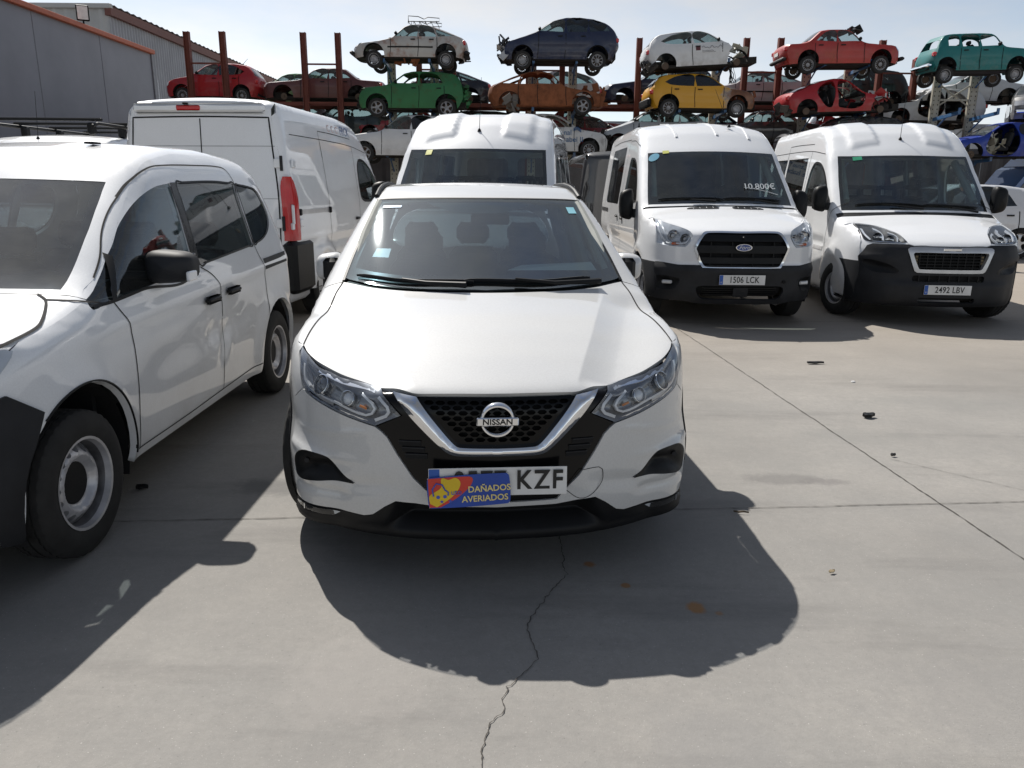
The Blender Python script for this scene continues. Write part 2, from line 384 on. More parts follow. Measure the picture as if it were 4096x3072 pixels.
class Body:
    """a vehicle: its shape, its root and its default grid size"""
    def __init__(s, form, root, res=.04): s.f = form; s.root = root; s.res = res; s.dent = None
    def panel(s, name, axis, outline, mat, holes=(), off=0., res=None, flange=0., parent=None, mirror=False, disp=None, inner=None, fholes=True, flmat=None, sign=1, lines=()):
        res = res or s.res; v2, f2, loops = triang(outline, holes, res, lines)
        if disp is None: disp = s.dent
        P = s.f.solve(axis, v2[:, 0], v2[:, 1], inner); N = s.f.normal(P)
        if disp is not None:
            P = P + N * disp(P)[:, None]
        P = P + N * off
        want = {'side': (1, 0, 0), 'top': (0, 0, 1), 'front': (0, -1, 0), 'rear': (0, 1, 0)}[axis]
        fn = np.cross(P[f2[:, 1]] - P[f2[:, 0]], P[f2[:, 2]] - P[f2[:, 0]])
        flip = (fn @ np.array(want)) < 0; f2 = np.where(flip[:, None], f2[:, ::-1], f2)
        if disp is not None:
            fn = np.cross(P[f2[:, 1]] - P[f2[:, 0]], P[f2[:, 2]] - P[f2[:, 0]]); N = np.zeros_like(P)
            for i in range(3): np.add.at(N, f2[:, i], fn)
            N /= np.maximum(np.linalg.norm(N, axis=1, keepdims=True), 1e-12)
        V = [P]; Fs = [tuple(f) for f in f2]; NN = [N]; base = len(P)
        if flange:
            Ls = loops if fholes is True else (loops[1:] if fholes == 'holes' else loops[:1])
            for L in Ls:
                q = s.f.solve(axis, L[:, 0], L[:, 1], inner); nq = s.f.normal(q)
                if disp is not None: q = q + nq * disp(q)[:, None]
                q = q + nq * off
                q2 = q - nq * flange; n = len(q)
                V += [q, q2]; NN += [np.zeros((n, 3)), np.zeros((n, 3))]
                Fs += [(base + i, base + (i + 1) % n, base + n + (i + 1) % n, base + n + i) for i in range(n)]; base += 2 * n
        V = np.concatenate(V); NN = np.concatenate(NN)
        if sign < 0:
            V = V * np.array([-1, 1, 1]); NN = NN * np.array([-1, 1, 1]); Fs = [tuple(reversed(f)) for f in Fs]
        o = mesh_obj(name, V, Fs, mat, parent or s.root, NN); NORMS[o.data.name] = NN
        if mirror:
            return o, mirrored(o, name)
        return o
    def on(s, axis, a, b, off=0., inner=None):
        P = s.f.solve(axis, np.array([a]), np.array([b]), inner); return P[0] + s.f.normal(P)[0] * off
    def strip(s, name, axis, pts, width, mat, off=.003, parent=None, mirror=False, step=.03, inner=None, th=None, closed=False):
        """a narrow band following a line on the body (seams, seals, trims); th gives it thickness"""
        c = cr(pts, closed, step)
        t = np.gradient(c, axis=0); t /= np.maximum(np.linalg.norm(t, axis=1, keepdims=True), 1e-9); nn = np.stack([-t[:, 1], t[:, 0]], -1)
        w = np.asarray(width) if hasattr(width, '__len__') else np.full(len(c), width)
        if len(w) != len(c): w = np.interp(np.linspace(0, 1, len(c)), np.linspace(0, 1, len(w)), w)
        A = c + nn * w[:, None] / 2; B = c - nn * w[:, None] / 2; n = len(c)
        PA = s.f.solve(axis, A[:, 0], A[:, 1], inner); PB = s.f.solve(axis, B[:, 0], B[:, 1], inner)
        NA, NB = s.f.normal(PA), s.f.normal(PB); V = [PA + NA * off, PB + NB * off]; N = [NA, NB]
        rg = range(n) if closed else range(n - 1)
        Fs = [(i, (i + 1) % n, n + (i + 1) % n, n + i) for i in rg]
        if th:
            V += [PA + NA * (off - th), PB + NB * (off - th)]; V += [V[0].copy(), V[1].copy()]; N = [NA, NB] + [np.zeros((n, 3))] * 4
            Fs += [(4 * n + i, 2 * n + i, 2 * n + (i + 1) % n, 4 * n + (i + 1) % n) for i in rg] + [(5 * n + i, 5 * n + (i + 1) % n, 3 * n + (i + 1) % n, 3 * n + i) for i in rg]
        V = np.concatenate(V); N = np.concatenate(N)
        want = np.array({'side': (1, 0, 0), 'top': (0, 0, 1), 'front': (0, -1, 0), 'rear': (0, 1, 0)}[axis])
        f0 = Fs[len(c) // 2 if len(c) > 2 else 0]
        if np.cross(V[f0[1]] - V[f0[0]], V[f0[2]] - V[f0[0]]) @ want < 0: Fs = [tuple(reversed(f)) for f in Fs]
        o = mesh_obj(name, V, Fs, mat, parent or s.root, N); NORMS[o.data.name] = N
        if mirror: return o, mirrored(o, name)
        return o

def disc(outline, holes, res, depth, mb=None):
    """flat pattern (u, v) with holes turned into a dished disc: x = depth(r)"""
    v2, f2, loops = triang(outline, holes, res); r = np.linalg.norm(v2, axis=1); d = np.array([depth(q) for q in r])
    mb = mb or MB(); V = np.stack([d, v2[:, 0], v2[:, 1]], -1)
    mb.add(V, [tuple(f) if np.cross(v2[f[1]] - v2[f[0]], v2[f[2]] - v2[f[0]]) > 0 else tuple(reversed(f)) for f in f2])
    for L in loops[1:]:
        q = np.array([[depth(np.linalg.norm(p)), p[0], p[1]] for p in L]); q2 = q - np.array([.03, 0, 0]); n = len(q)
        mb.add(np.concatenate([q, q2]), [(i, (i + 1) % n, n + (i + 1) % n, n + i) for i in range(n)])
    return mb
def circ(r, n=40, c=(0, 0)): return np.array([(c[0] + r * math.cos(2 * math.pi * i / n), c[1] + r * math.sin(2 * math.pi * i / n)) for i in range(n)])
WHEELS = {}
def wheel_meshes(R_, w, rr, kind, fine=False):
    """meshes of a wheel whose outer face looks to +x; R_ tyre radius, w width, rr rim radius"""
    key = (R_, w, rr, kind, fine)
    if key in WHEELS: return WHEELS[key]
    h = w / 2; n = 120 if fine else 36
    sh = [(-h * .86, rr * .99), (-h * .95, rr + .02), (-h, (R_ + rr) / 2), (-h * .93, R_ - .035), (-h * .82, R_ - .012), (-h * .74, R_ - .003)]
    tread = [(-h * .74, R_ - .003), (-h * .48, R_), (-h * .47, R_ - .009), (-h * .40, R_ - .009), (-h * .39, R_), (-h * .06, R_), (-h * .05, R_ - .009), (h * .05, R_ - .009), (h * .06, R_),
             (h * .39, R_), (h * .40, R_ - .009), (h * .47, R_ - .009), (h * .48, R_), (h * .74, R_ - .003)]
    prof = sh + (tread if fine else [(0, R_)]) + [(-a, b) for a, b in reversed(sh)]
    cut = None
    if fine: cut = lambda ax, r, k: r - (.006 if (r > R_ - .008 and abs(ax) > h * .09 and (k + int(abs(ax) / h * 4)) % 3 == 0) else 0)
    t = MB().lathe(prof, n, 'x', cut=cut); me_t = t.build('tyre', RUBBER, None, True); 
    g = MB(); lipx = h * .86
    g.lathe([(lipx, rr * .99), (lipx + .006, rr + .006), (lipx + .004, rr - .006), (lipx - .022, rr - .012)], 40 if fine else 24, 'x'); g.cur = 1; g.lathe([(lipx - .022, rr - .012), (lipx - .05, rr * .90), (-h * .8, rr * .88), (-h * .82, rr)], 40 if fine else 24, 'x'); g.cur = 0
    rs = .02 if fine else .04
    if kind == 'steel':
        hs = []; nh = 16
        for i in range(nh):
            a = 2 * math.pi * i / nh; hs.append(np.array([((rr * .79 + .021 * math.cos(t_)) * math.cos(a) - .0195 * math.sin(t_) * math.sin(a), (rr * .79 + .021 * math.cos(t_)) * math.sin(a) + .0195 * math.sin(t_) * math.cos(a)) for t_ in np.linspace(0, 2 * math.pi, 11)[:-1]]))
        dp = crv([(0, lipx - .045), (rr * .40, lipx - .045), (rr * .50, lipx - .055), (rr * .60, lipx - .015), (rr * .72, lipx - .03), (rr * .9, lipx - .065)], .006)
        disc(circ(rr * .905, 48), hs + [circ(rr * .47, 32)], .010 if fine else .03, dp, g); mat = STEELW
    else:
        ns = int(kind.split('_')[1]); hs = []; gapf = .60 if ns < 8 else .55
        for i in range(ns):
            a0 = 2 * math.pi * (i + .5) / ns; hw = math.pi / ns * gapf
            r0, r1 = rr * .34, rr * .86
            hs.append(cr([(r0 * math.cos(a0), r0 * math.sin(a0)), (r1 * math.cos(a0 - hw), r1 * math.sin(a0 - hw)), (r1 * 1.03 * math.cos(a0), r1 * 1.03 * math.sin(a0)), (r1 * math.cos(a0 + hw), r1 * math.sin(a0 + hw))]))
        dp = crv([(0, lipx - .012), (rr * .25, lipx - .015), (rr * .6, lipx - .008), (rr * .95, lipx - .02)], .01)
        disc(circ(rr * .93, 40), hs, rs * 1.4, dp, g); mat = SILVER if 'dark' not in kind else PLASTIC_GREY
    me_r = g.build('rim', [mat, M_plain('rim_barrel', (.16, .16, .17), .4, .5, var=.3, vscale=12)], None, True)
    hub = MB(); hx = lipx - (.05 if kind == 'steel' else .010)
    hub.lathe([(hx, 0), (hx, rr * (.46 if kind == 'steel' else .14)), (hx - .012, rr * (.47 if kind == 'steel' else .16))], 24, 'x'); me_h = hub.build('hub_cap', PLASTIC if kind == 'steel' else SILVER, None, True)
    back = MB(); back.lathe([(-.02, 0), (-.02, rr * .72), (-.035, rr * .74)], 24, 'x'); me_b = back.build('brake_disc', M_plain('brake_rust', (.10, .07, .05), .7, .3), None, True)
    out = []
    for o in (me_t, me_r, me_h, me_b): out.append(o.data); bpy.data.objects.remove(o)
    WHEELS[key] = out; return out
def add_wheel(parent, x, y, R_, w=.2, rr=.2, kind='alloy_5', steer=0., z=None, fine=False, names=('tyre', 'rim', 'hub_cap', 'brake_disc'), drop=0.):
    ms = wheel_meshes(R_, w, rr, kind, fine)
    o = bpy.data.objects.new('wheel', None); o.empty_display_size = .1; link(o, parent); o.location = (x, y, (R_ if z is None else z) - drop)
    o.rotation_euler = (random.uniform(0, 6), 0, steer) if x > 0 else (random.uniform(0, 6), 0, math.pi + steer)
    for m, nm in zip(ms, names):
        if m is None: continue
        p = bpy.data.objects.new(nm, m); link(p, o)
    return o
def plate(parent, loc, rz=0, rx=0, txt=None, w=.52, h=.11, blue=True, name='number_plate', size=.098):
    r = bpy.data.objects.new(name, None); r.empty_display_size = .1; link(r, parent); r.location = loc; r.rotation_euler = (rx, 0, rz)
    MB().box((0, 0, 0), (w, .004, h), None, .0015).build('backing', PLATEW, r)
    if blue:
        bx('band', (-w / 2 + .022, -.0026, 0), (.040, .0015, h - .006), PLATEB, r)
        text('band_letter', 'E', .026, PLATEW, r, (-w / 2 + .022, -.0038, -h * .26), (math.pi / 2, 0, 0))
    if txt: text('characters', txt, size, INK, r, (.022 if blue else 0, -.0032, -.001), (math.pi / 2, 0, 0), sx=.80, bold=.0012, space=1.06)
    return r
# ------------------------------------------------------------------ ground
def ground_material():
    t = NT('concrete'); tc = t.n('ShaderNodeTexCoord'); t.tc = tc
    big = t.ramp(t.noise(.55, 7, .65), .32, .68); mid = t.ramp(t.noise(1.7, 7, .62), .32, .72); fine = t.ramp(t.noise(60, 6, .75), .32, .70); grit = t.ramp(t.noise(420, 2, .6), .62, .72)
    c = t.mix(big, c4((.220, .212, .200)), c4((.364, .345, .318)))
    c = t.mix(t.math('MULTIPLY', mid, .55), c, c4((.232, .230, .222)))
    c = t.mix(t.math('MULTIPLY', fine, .34), c, c4((.19, .18, .165)))
    c = t.mix(t.math('MULTIPLY', grit, .55), c, c4((.50, .48, .45)))
    blot = t.ramp(t.noise(22, 6, .7), .40, .66); c = t.mix(t.math('MULTIPLY', blot, .32), c, c4((.20, .195, .185)))
    chip = t.ramp(t.noise(130, 2, .5), .69, .73); c = t.mix(t.math('MULTIPLY', chip, .6), c, c4((.52, .50, .47)))
    pit = t.ramp(t.noise(95, 3, .5), .28, .33, (1, 1, 1, 1), (0, 0, 0, 1)); c = t.mix(t.math('MULTIPLY', pit, .5), c, c4((.13, .125, .12)))
    mp = t.n('ShaderNodeMapping'); mp.inputs['Scale'].default_value = (.28, 1.6, 1); mp.inputs['Rotation'].default_value = (0, 0, .12); t.l(tc.outputs['Object'], mp.inputs[0])
    scuff = t.ramp(t.noise(1.6, 8, .7, mp.outputs[0]), .53, .76)
    c = t.mix(t.math('MULTIPLY', scuff, .62), c, c4((.14, .135, .13)))
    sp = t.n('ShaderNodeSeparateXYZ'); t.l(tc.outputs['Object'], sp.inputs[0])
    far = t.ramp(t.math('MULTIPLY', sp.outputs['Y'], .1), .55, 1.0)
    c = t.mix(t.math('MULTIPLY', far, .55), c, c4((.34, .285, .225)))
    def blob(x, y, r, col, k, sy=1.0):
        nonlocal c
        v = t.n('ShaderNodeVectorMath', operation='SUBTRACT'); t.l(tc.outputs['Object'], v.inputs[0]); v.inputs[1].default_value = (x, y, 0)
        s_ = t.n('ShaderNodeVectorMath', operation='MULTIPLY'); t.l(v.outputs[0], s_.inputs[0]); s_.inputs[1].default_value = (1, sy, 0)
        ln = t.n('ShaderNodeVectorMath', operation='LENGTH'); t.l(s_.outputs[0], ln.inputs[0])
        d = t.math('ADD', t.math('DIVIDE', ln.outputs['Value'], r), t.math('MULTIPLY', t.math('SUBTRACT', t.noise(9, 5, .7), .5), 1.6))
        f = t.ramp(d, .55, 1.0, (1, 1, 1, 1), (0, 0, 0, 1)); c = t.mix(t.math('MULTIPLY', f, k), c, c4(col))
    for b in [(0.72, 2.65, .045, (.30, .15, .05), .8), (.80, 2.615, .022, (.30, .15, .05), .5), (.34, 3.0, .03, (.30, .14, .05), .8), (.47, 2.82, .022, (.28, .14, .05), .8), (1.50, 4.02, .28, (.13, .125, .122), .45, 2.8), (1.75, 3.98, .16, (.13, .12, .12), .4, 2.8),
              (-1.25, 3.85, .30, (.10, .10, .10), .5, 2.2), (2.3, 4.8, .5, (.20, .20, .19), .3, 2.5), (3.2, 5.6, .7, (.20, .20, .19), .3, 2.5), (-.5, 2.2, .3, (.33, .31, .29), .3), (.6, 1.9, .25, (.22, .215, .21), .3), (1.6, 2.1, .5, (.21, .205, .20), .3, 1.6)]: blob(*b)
    p = t.bsdf(c, .88, 0, 0, .25); t.bump(p, t.math('ADD', t.noise(120, 4, .7), t.math('MULTIPLY', t.noise(12, 4), .6)), .35, .004)
    return t.m
GROUND_M = ground_material()
g = MB(); g.add([(-220, -60, 0), (220, -60, 0), (220, 420, 0), (-220, 420, 0)], [(0, 1, 2, 3)]); ground = g.build('ground', GROUND_M); ground['kind'] = 'structure'
CRACKM = M_plain('crack_dirt', (.075, .068, .060), .95, var=.4, vscale=30)
def crack(name, pts, w, jit=.01, seed=1, step=.03):
    rnd = random.Random(seed); P = []; pts = [Vector((p[0], p[1], 0)) for p in pts]; line = []
    for a, b in zip(pts[:-1], pts[1:]):
        n = max(1, int((b - a).length / step))
        for i in range(n): line.append(a.lerp(b, i / n))
    line.append(pts[-1]); off = 0
    for i, p in enumerate(line):
        t = (line[min(i + 1, len(line) - 1)] - line[max(i - 1, 0)]).normalized(); nrm = Vector((-t.y, t.x, 0)); off = off * .7 + rnd.gauss(0, jit) * .5
        ww = w * rnd.uniform(.35, 1.25); c = p + nrm * off; P += [(c.x + nrm.x * ww / 2, c.y + nrm.y * ww / 2, .004), (c.x - nrm.x * ww / 2, c.y - nrm.y * ww / 2, .004)]
    return MB().add(P, [(2 * i, 2 * i + 1, 2 * i + 3, 2 * i + 2) for i in range(len(line) - 1)]).build(name, CRACKM, ground)
crack('joint', [(-8, 2.98), (-1.86, 3.39), (.83, 3.58), (2.68, 3.717), (9, 4.2)], .006, .003, 3)
crack('joint', [(2.42, .6), (2.26, 3.07), (2.19, 4.16), (1.92, 8.39), (1.5, 14)], .007, .003, 4)
crack('joint', [(-8, 8.6), (1.9, 9.1), (9, 9.6)], .008, .003, 5)
crack('crack', [(.21, 3.5), (.227, 3.23), (.229, 2.99), (.239, 2.904), (.127, 2.70), (.055, 2.508), (.08, 2.366), (.095, 2.308), (-.007, 2.158), (-.014, 2.06), (-.065, 1.946), (-.082, 1.81), (-.14, 1.6)], .0042, .007, 6, .012)
crack('crack', [(2.28, 4.35), (2.52, 4.12), (2.75, 3.9), (2.87, 3.80)], .003, .004, 8, .02)
Q_top = crv([(-.3, .66), (0, .795), (.06, .820), (.14, .848), (.3, .904), (.5, .962), (.7, 1.008), (.9, 1.045), (1.02, 1.068), (1.10, 1.095), (1.92, 1.500), (2.1, 1.548), (2.3, 1.580), (2.6, 1.598), (3.0, 1.592), (3.5, 1.555), (3.9, 1.49), (4.1, 1.36), (4.45, 1.0)], .035)
Q_front = crv([(.15, .12), (.20, .07), (.26, .03), (.36, .012), (.5, .0), (.62, -.004), (.74, .004), (.80, .014), (.88, .06), (.95, .12), (1.1, .3)], .02)
Q_rear = crv([(.2, 4.28), (.45, 4.39), (.75, 4.37), (1.0, 4.33), (1.6, 4.0)], .04)
Q_side = crv([(.15, .83), (.3, .87), (.5, .893), (.7, .900), (.85, .895), (1.0, .872), (1.1, .842), (1.3, .755), (1.5, .66), (1.58, .62), (1.7, .55)], .03)
Q_planf = crv([(0, 0), (.2, .012), (.35, .035), (.5, .085), (.62, .15), (.72, .235), (.80, .345), (.86, .47), (.90, .60), (1.0, 1.2)], .03)
Q_shift = crv([(0, .05), (.9, .12), (1.1, .35), (2.1, .35), (2.5, .1), (4.5, -.1)], .05)
Q_crown = crv([(0, .04), (.5, .065), (1.0, .075), (1.2, .02), (2.0, .02), (2.6, .055), (4.4, .05)], .06)
def Q_extra(ax, y):
    xc = np.interp(y, [.08, .5, 1.2], [.31, .44, .63]); t = ax - xc; m = sstep(.07, .16, y) * (1 - sstep(1.0, 1.2, y))
    u = np.clip(t / .13, 0, 1); return -.030 * m * (u * (1 - .25 * u * u) / .75 - sstep(.13, .40, t))
def Q_wextra(y, z):
    r1 = np.hypot(y - .91, (z - .36)); r2 = np.hypot(y - 3.556, (z - .36))
    fl = .022 * (np.exp(-((r1 - .42) / .07) ** 2) + np.exp(-((r2 - .42) / .07) ** 2)) * (z < .95)
    return fl - .05 * sstep(.8, .2, y) * 0 - .02 * np.exp(-((z - .55) / .10) ** 2) * sstep(1.3, 1.6, y) * (1 - sstep(2.9, 3.2, y)) - .06 * sstep(3.6, 4.4, y)
def Q_fextra(ax, z): return -.10 * sstep(.62, .45, z) * sstep(.62, .86, ax)
QF = Form(Q_top, Q_front, Q_rear, Q_side, .17, .022, Q_planf, (.16, 4, .9), Q_shift, Q_crown, None, Q_extra, Q_wextra, Q_fextra)
# ------------------------------------------------------------------ body shapes of the vans
def flare(y, z, ys, zc, r, amp, wd=.07):
    return sum(amp * np.exp(-((np.hypot(y - a, z - zc) - r) / wd) ** 2) for a in ys) * (z < zc + r + .15)
T_F = Form(crv([(-.2, .92), (.02, 1.04), (.07, 1.09), (.14, 1.112), (.5, 1.225), (.88, 1.332), (.97, 1.360), (1.70, 2.03), (1.80, 2.10), (2.1, 2.29), (2.35, 2.395), (2.7, 2.455), (3.2, 2.49), (5.2, 2.47), (5.6, 2.42)], .035),
    crv([(.2, .14), (.30, .05), (.42, .01), (.55, 0), (.70, .012), (.74, .03), (.95, .035), (1.06, .06), (1.2, .16)], .015),
    crv([(.3, 5.50), (.6, 5.53), (1.2, 5.50), (2.6, 5.42)], .03), crv([(.2, .96), (.5, 1.005), (.95, 1.025), (1.35, 1.01), (2.0, .925), (2.3, .87), (2.5, .80)], .04), .25, .035,
    crv([(0, 0), (.3, .012), (.5, .045), (.7, .125), (.85, .25), (.93, .37), (.98, .50), (1.03, .75), (1.1, 1.3)], .03), (.05, 6, 1.0), crv([(0, .02), (.8, .08), (1.0, .24), (1.8, .24), (2.5, .12), (5, 0)], .06), crv([(0, .05), (.9, .06), (1.1, .015), (1.9, .04), (2.6, .09), (5.5, .09)], .06),
    None, None, lambda y, z: flare(y, z, (1.02, 4.32), .40, .46, .03) - .025 * np.exp(-((z - .82) / .10) ** 2) * (y > 1.5))
D_F = Form(crv([(-.2, .80), (0, .935), (.05, .968), (.3, 1.075), (.7, 1.195), (.93, 1.27), (1.0, 1.305), (1.68, 2.0), (1.80, 2.10), (2.1, 2.31), (2.35, 2.42), (2.6, 2.47), (3.0, 2.50), (5.2, 2.50), (5.5, 2.47)], .03),
    crv([(.15, .14), (.24, .05), (.36, .01), (.5, 0), (.7, 0), (.90, .015), (1.0, .06), (1.1, .15)], .015),
    crv([(.3, 5.38), (.6, 5.42), (1.3, 5.40), (2.6, 5.32)], .03), crv([(.2, .955), (.5, 1.00), (.95, 1.02), (1.4, 1.005), (2.0, .925), (2.3, .875), (2.5, .82)], .04), .22, .035,
    crv([(0, 0), (.3, .012), (.5, .05), (.68, .125), (.82, .24), (.92, .38), (.98, .53), (1.02, .75), (1.1, 1.3)], .03), (.05, 6, 1.0), crv([(0, .02), (.8, .08), (1.0, .28), (1.75, .26), (2.4, .1), (5, 0)], .06), crv([(0, .05), (.9, .05), (1.1, .01), (1.8, .03), (2.5, .06), (5.5, .06)], .06),
    None, lambda ax, y: .035 * sstep(1.86, 1.96, y) * (1 - sstep(2.5, 3.0, y)) * sstep(.26, .34, ax) * (1 - sstep(.60, .70, ax)), lambda y, z: flare(y, z, (.95, 4.40), .38, .44, .05, .09) - .02 * np.exp(-((z - .88) / .06) ** 2) * (y > 1.5))
K_F = Form(crv([(-1.1, .72), (-.84, .90), (-.78, .94), (-.5, 1.03), (-.1, 1.10), (.05, 1.13), (.20, 1.20), (.98, 1.66), (1.10, 1.715), (1.3, 1.765), (1.7, 1.815), (2.3, 1.825), (2.8, 1.79), (3.05, 1.72), (3.4, 1.50)], .04),
    crv([(.15, -.72), (.25, -.80), (.4, -.85), (.6, -.86), (.8, -.84), (.95, -.76), (1.1, -.5)], .03),
    crv([(.3, 3.22), (.6, 3.27), (1.0, 3.25), (1.4, 3.16), (1.8, 3.02)], .04), crv([(.15, .87), (.3, .905), (.6, .925), (.85, .93), (1.05, .915), (1.3, .845), (1.6, .755), (1.75, .69), (1.85, .62)], .04), .17, .045,
    crv([(0, 0), (.3, .015), (.5, .06), (.7, .16), (.82, .28), (.90, .44), (.93, .60), (1.0, 1.0)], .03), (.06, 6, .93), crv([(-.8, .02), (-.1, .1), (.1, .38), (1.2, .38), (1.8, .1), (3.5, 0)], .08), crv([(-.8, .06), (-.1, .10), (.2, .03), (1.1, .03), (1.6, .07), (3.6, .07)], .08),
    None, None, lambda y, z: flare(y, z, (0., 2.716), .33, .40, .028, .08) - .012 * np.exp(-((z - .62 - .05 * y) / .10) ** 2) * sstep(.5, .9, y) * (1 - sstep(2.0, 2.4, y)) + .012 * np.exp(-((z - .92 - .03 * y) / .04) ** 2) * sstep(.0, .4, y))
import copy as _cp
D1_F = _cp.copy(D_F); D1_F.top = crv([(-.2, .80), (0, .935), (.05, .968), (.3, 1.075), (.7, 1.195), (.93, 1.27), (1.0, 1.305), (1.72, 2.03), (1.90, 2.14), (2.2, 2.21), (2.6, 2.25), (3.0, 2.26), (5.2, 2.25), (5.5, 2.22)], .03); D1_F.extra = None
# ------------------------------------------------------------------ white crossover in front (hero)
def sym(h):
    """half outline (x >= 0, from the centre line round and back) -> whole outline"""
    a = [tuple(p) for p in h]; b = [(-p[0],) + tuple(p[1:]) for p in reversed(a) if abs(p[0]) > 1e-6]
    return a + b
def pdist(P, poly):
    a = poly; b = np.roll(poly, -1, 0); d = b - a; L = np.maximum((d * d).sum(1), 1e-12)
    t = np.clip(((P[:, None, :] - a[None]) * d[None]).sum(-1) / L[None], 0, 1); q = a[None] + t[..., None] * d[None]
    return np.sqrt(((P[:, None, :] - q) ** 2).sum(-1)).min(1)
def dish(axis, outline, depth, edge):
    ij = {'front': (0, 2), 'side': (1, 2), 'top': (0, 1), 'rear': (0, 2)}[axis]
    return lambda P: depth * sstep(0, edge, pdist(P[:, ij], outline))
def seat(parent, x, y, z=.30, mat=SEATM, hole=False, tilt=.25, w=.50, back=.62, txt=None):
    r = bpy.data.objects.new('seat', None); link(r, parent); r.location = (x, y, z)
    MB().box((0, -.12, .0), (w, .52, .18), Matrix.Rotation(-.1, 3, 'X'), .05).build('cushion', mat, r, True)
    rot = Matrix.Rotation(-tilt, 3, 'X')
    m = MB().box((0, .17 + .31 * math.sin(tilt) * .9, .08 + back / 2), (w * .94, .15, back), rot, .06); m.build('backrest', mat, r, True)
    hb = Vector((0, .20 + (back + .10) * math.sin(tilt), .10 + back + .08))
    if hole:
        g = MB()
        g.box(hb + Vector((0, 0, -.07)), (.30, .09, .05), rot, .02); g.box(hb + Vector((0, .03, .08)), (.26, .09, .05), rot, .02)
        for sx in (-1, 1): g.box(hb + Vector((sx * .12, .015, 0)), (.05, .09, .16), rot, .02)
        g.build('headrest', mat, r, True)
    else: MB().box(hb, (.27, .10, .17), rot, .045).build('headrest', mat, r, True)
    if txt:
        text('lettering', txt, .07, M_plain('thread_grey', (.30, .31, .33), .8), r, (0, .17 - .09 + .52 * math.sin(tilt), .08 + .50), (math.pi / 2 - tilt, 0, 0))
    return r
def steering(parent, loc, tilt=.45, r=.185):
    o = bpy.data.objects.new('steering_wheel', None); link(o, parent); o.location = loc; o.rotation_euler = (-tilt, 0, 0)
    MB().tube([(r * math.cos(a), 0, r * math.sin(a)) for a in np.linspace(0, 2 * math.pi, 33)], .016, 8, False).build('wheel_ring', PLASTIC, o, True)
    g = MB(); g.box((0, .02, 0), (.16, .05, .12), None, .03)
    for a in (0, math.pi, -math.pi / 2): g.box((.11 * math.cos(a), .012, .11 * math.sin(a)), (.14, .015, .03), Matrix.Rotation(-a, 3, 'Y'))
    g.build('spokes', PLASTIC, o, True); return o
def mirror_unit(body, root, loc, size, mat_cap, mat_base=PLASTIC, arm=None, sx=1, name='wing_mirror', glass_back=True):
    o = bpy.data.objects.new(name, None); link(o, root); o.location = (sx * loc[0], loc[1], loc[2])
    w, d, h = size
    def shell(yfrac0, yfrac1, mat, nm, grow=1.):
        P = []; Fc = []; n = 24; rings = 8
        for i in range(rings + 1):
            u = yfrac0 + (yfrac1 - yfrac0) * i / rings; k = (1 - max(0, (.62 - u) / .62) ** 2.6) ** .5 if u < .62 else 1.0
            k = max(k, .05) * grow
            for j in range(n):
                a = 2 * math.pi * j / n; ca, sa = math.cos(a), math.sin(a)
                ex = math.copysign(abs(ca) ** .55, ca); ez = math.copysign(abs(sa) ** .60, sa)
                P.append((sx * (ex * w / 2 * k), -d / 2 + d * u, ez * h / 2 * k * (1 - .12 * ex)))
        for i in range(rings):
            for j in range(n): Fc.append((i * n + j, i * n + (j + 1) % n, (i + 1) * n + (j + 1) % n, (i + 1) * n + j))
        Fc.append(tuple(range(n))); Fc.append(tuple(range(rings * n, (rings + 1) * n)))
        MB().add(P, Fc).build(nm, mat, o, True)
    shell(0, .72, mat_cap, 'mirror_cap'); shell(.70, 1.0, mat_base, 'mirror_housing', .985)
    if arm:
        MB().box((-sx * (w / 2 + arm * .30), d * .15, -h * .30), (arm + .10, d * .5, h * .30), None, .02).build('mirror_arm', mat_base, o, True)
    if glass_back: MB().box((0, d / 2 + .002, 0), (w * .84, .004, h * .8), None, .001).build('mirror_glass', CHROME, o)
    return o
def dashboard(parent, y, z, w=1.36, depth=.55, mat=TRIM):
    P = []; xs = np.linspace(-w / 2, w / 2, 13); prof = [(-.30, -.02), (-.1, .03), (.08, .05), (.20, .03), (.26, -.03), (.24, -.22), (.30, -.45)]
    for x in xs:
        k = .05 * math.exp(-((x - .36) / .16) ** 2)
        for i, (a, b) in enumerate(prof): P.append((x, y + a * depth / .55 - .12 * (abs(x) / w * 2) ** 2 * 0, z + b + (k if 1 < i < 5 else 0)))
    n = len(prof); Fc = [(i * n + j, (i + 1) * n + j, (i + 1) * n + j + 1, i * n + j + 1) for i in range(len(xs) - 1) for j in range(n - 1)]
    return MB().add(P, Fc).build('dashboard', mat, parent, True)
def wiper(body, pts, parent=None, off=.012, arm=None, inner=.9):
    r = bpy.data.objects.new('wiper', None); link(r, body.root)
    c = cr([p for p in pts], False, .05); P = body.f.solve('top', c[:, 0], c[:, 1], inner); N = body.f.normal(P); P = P + N * off
    MB().tube([tuple(p) for p in P], [.006] + [.011] * (len(P) - 2) + [.006], 6).build('blade', PLASTIC, r, True)
    if arm:
        A = [body.f.solve('top', np.array([a[0]]), np.array([a[1]]), inner)[0] + np.array([0, -.01, .028]) for a in arm]
        MB().tube([tuple(p) for p in A], [.016, .010, .007][:len(A)] if len(A) == 3 else [.014, .008], 8).build('wiper_arm', PLASTIC, r, True)
    return r

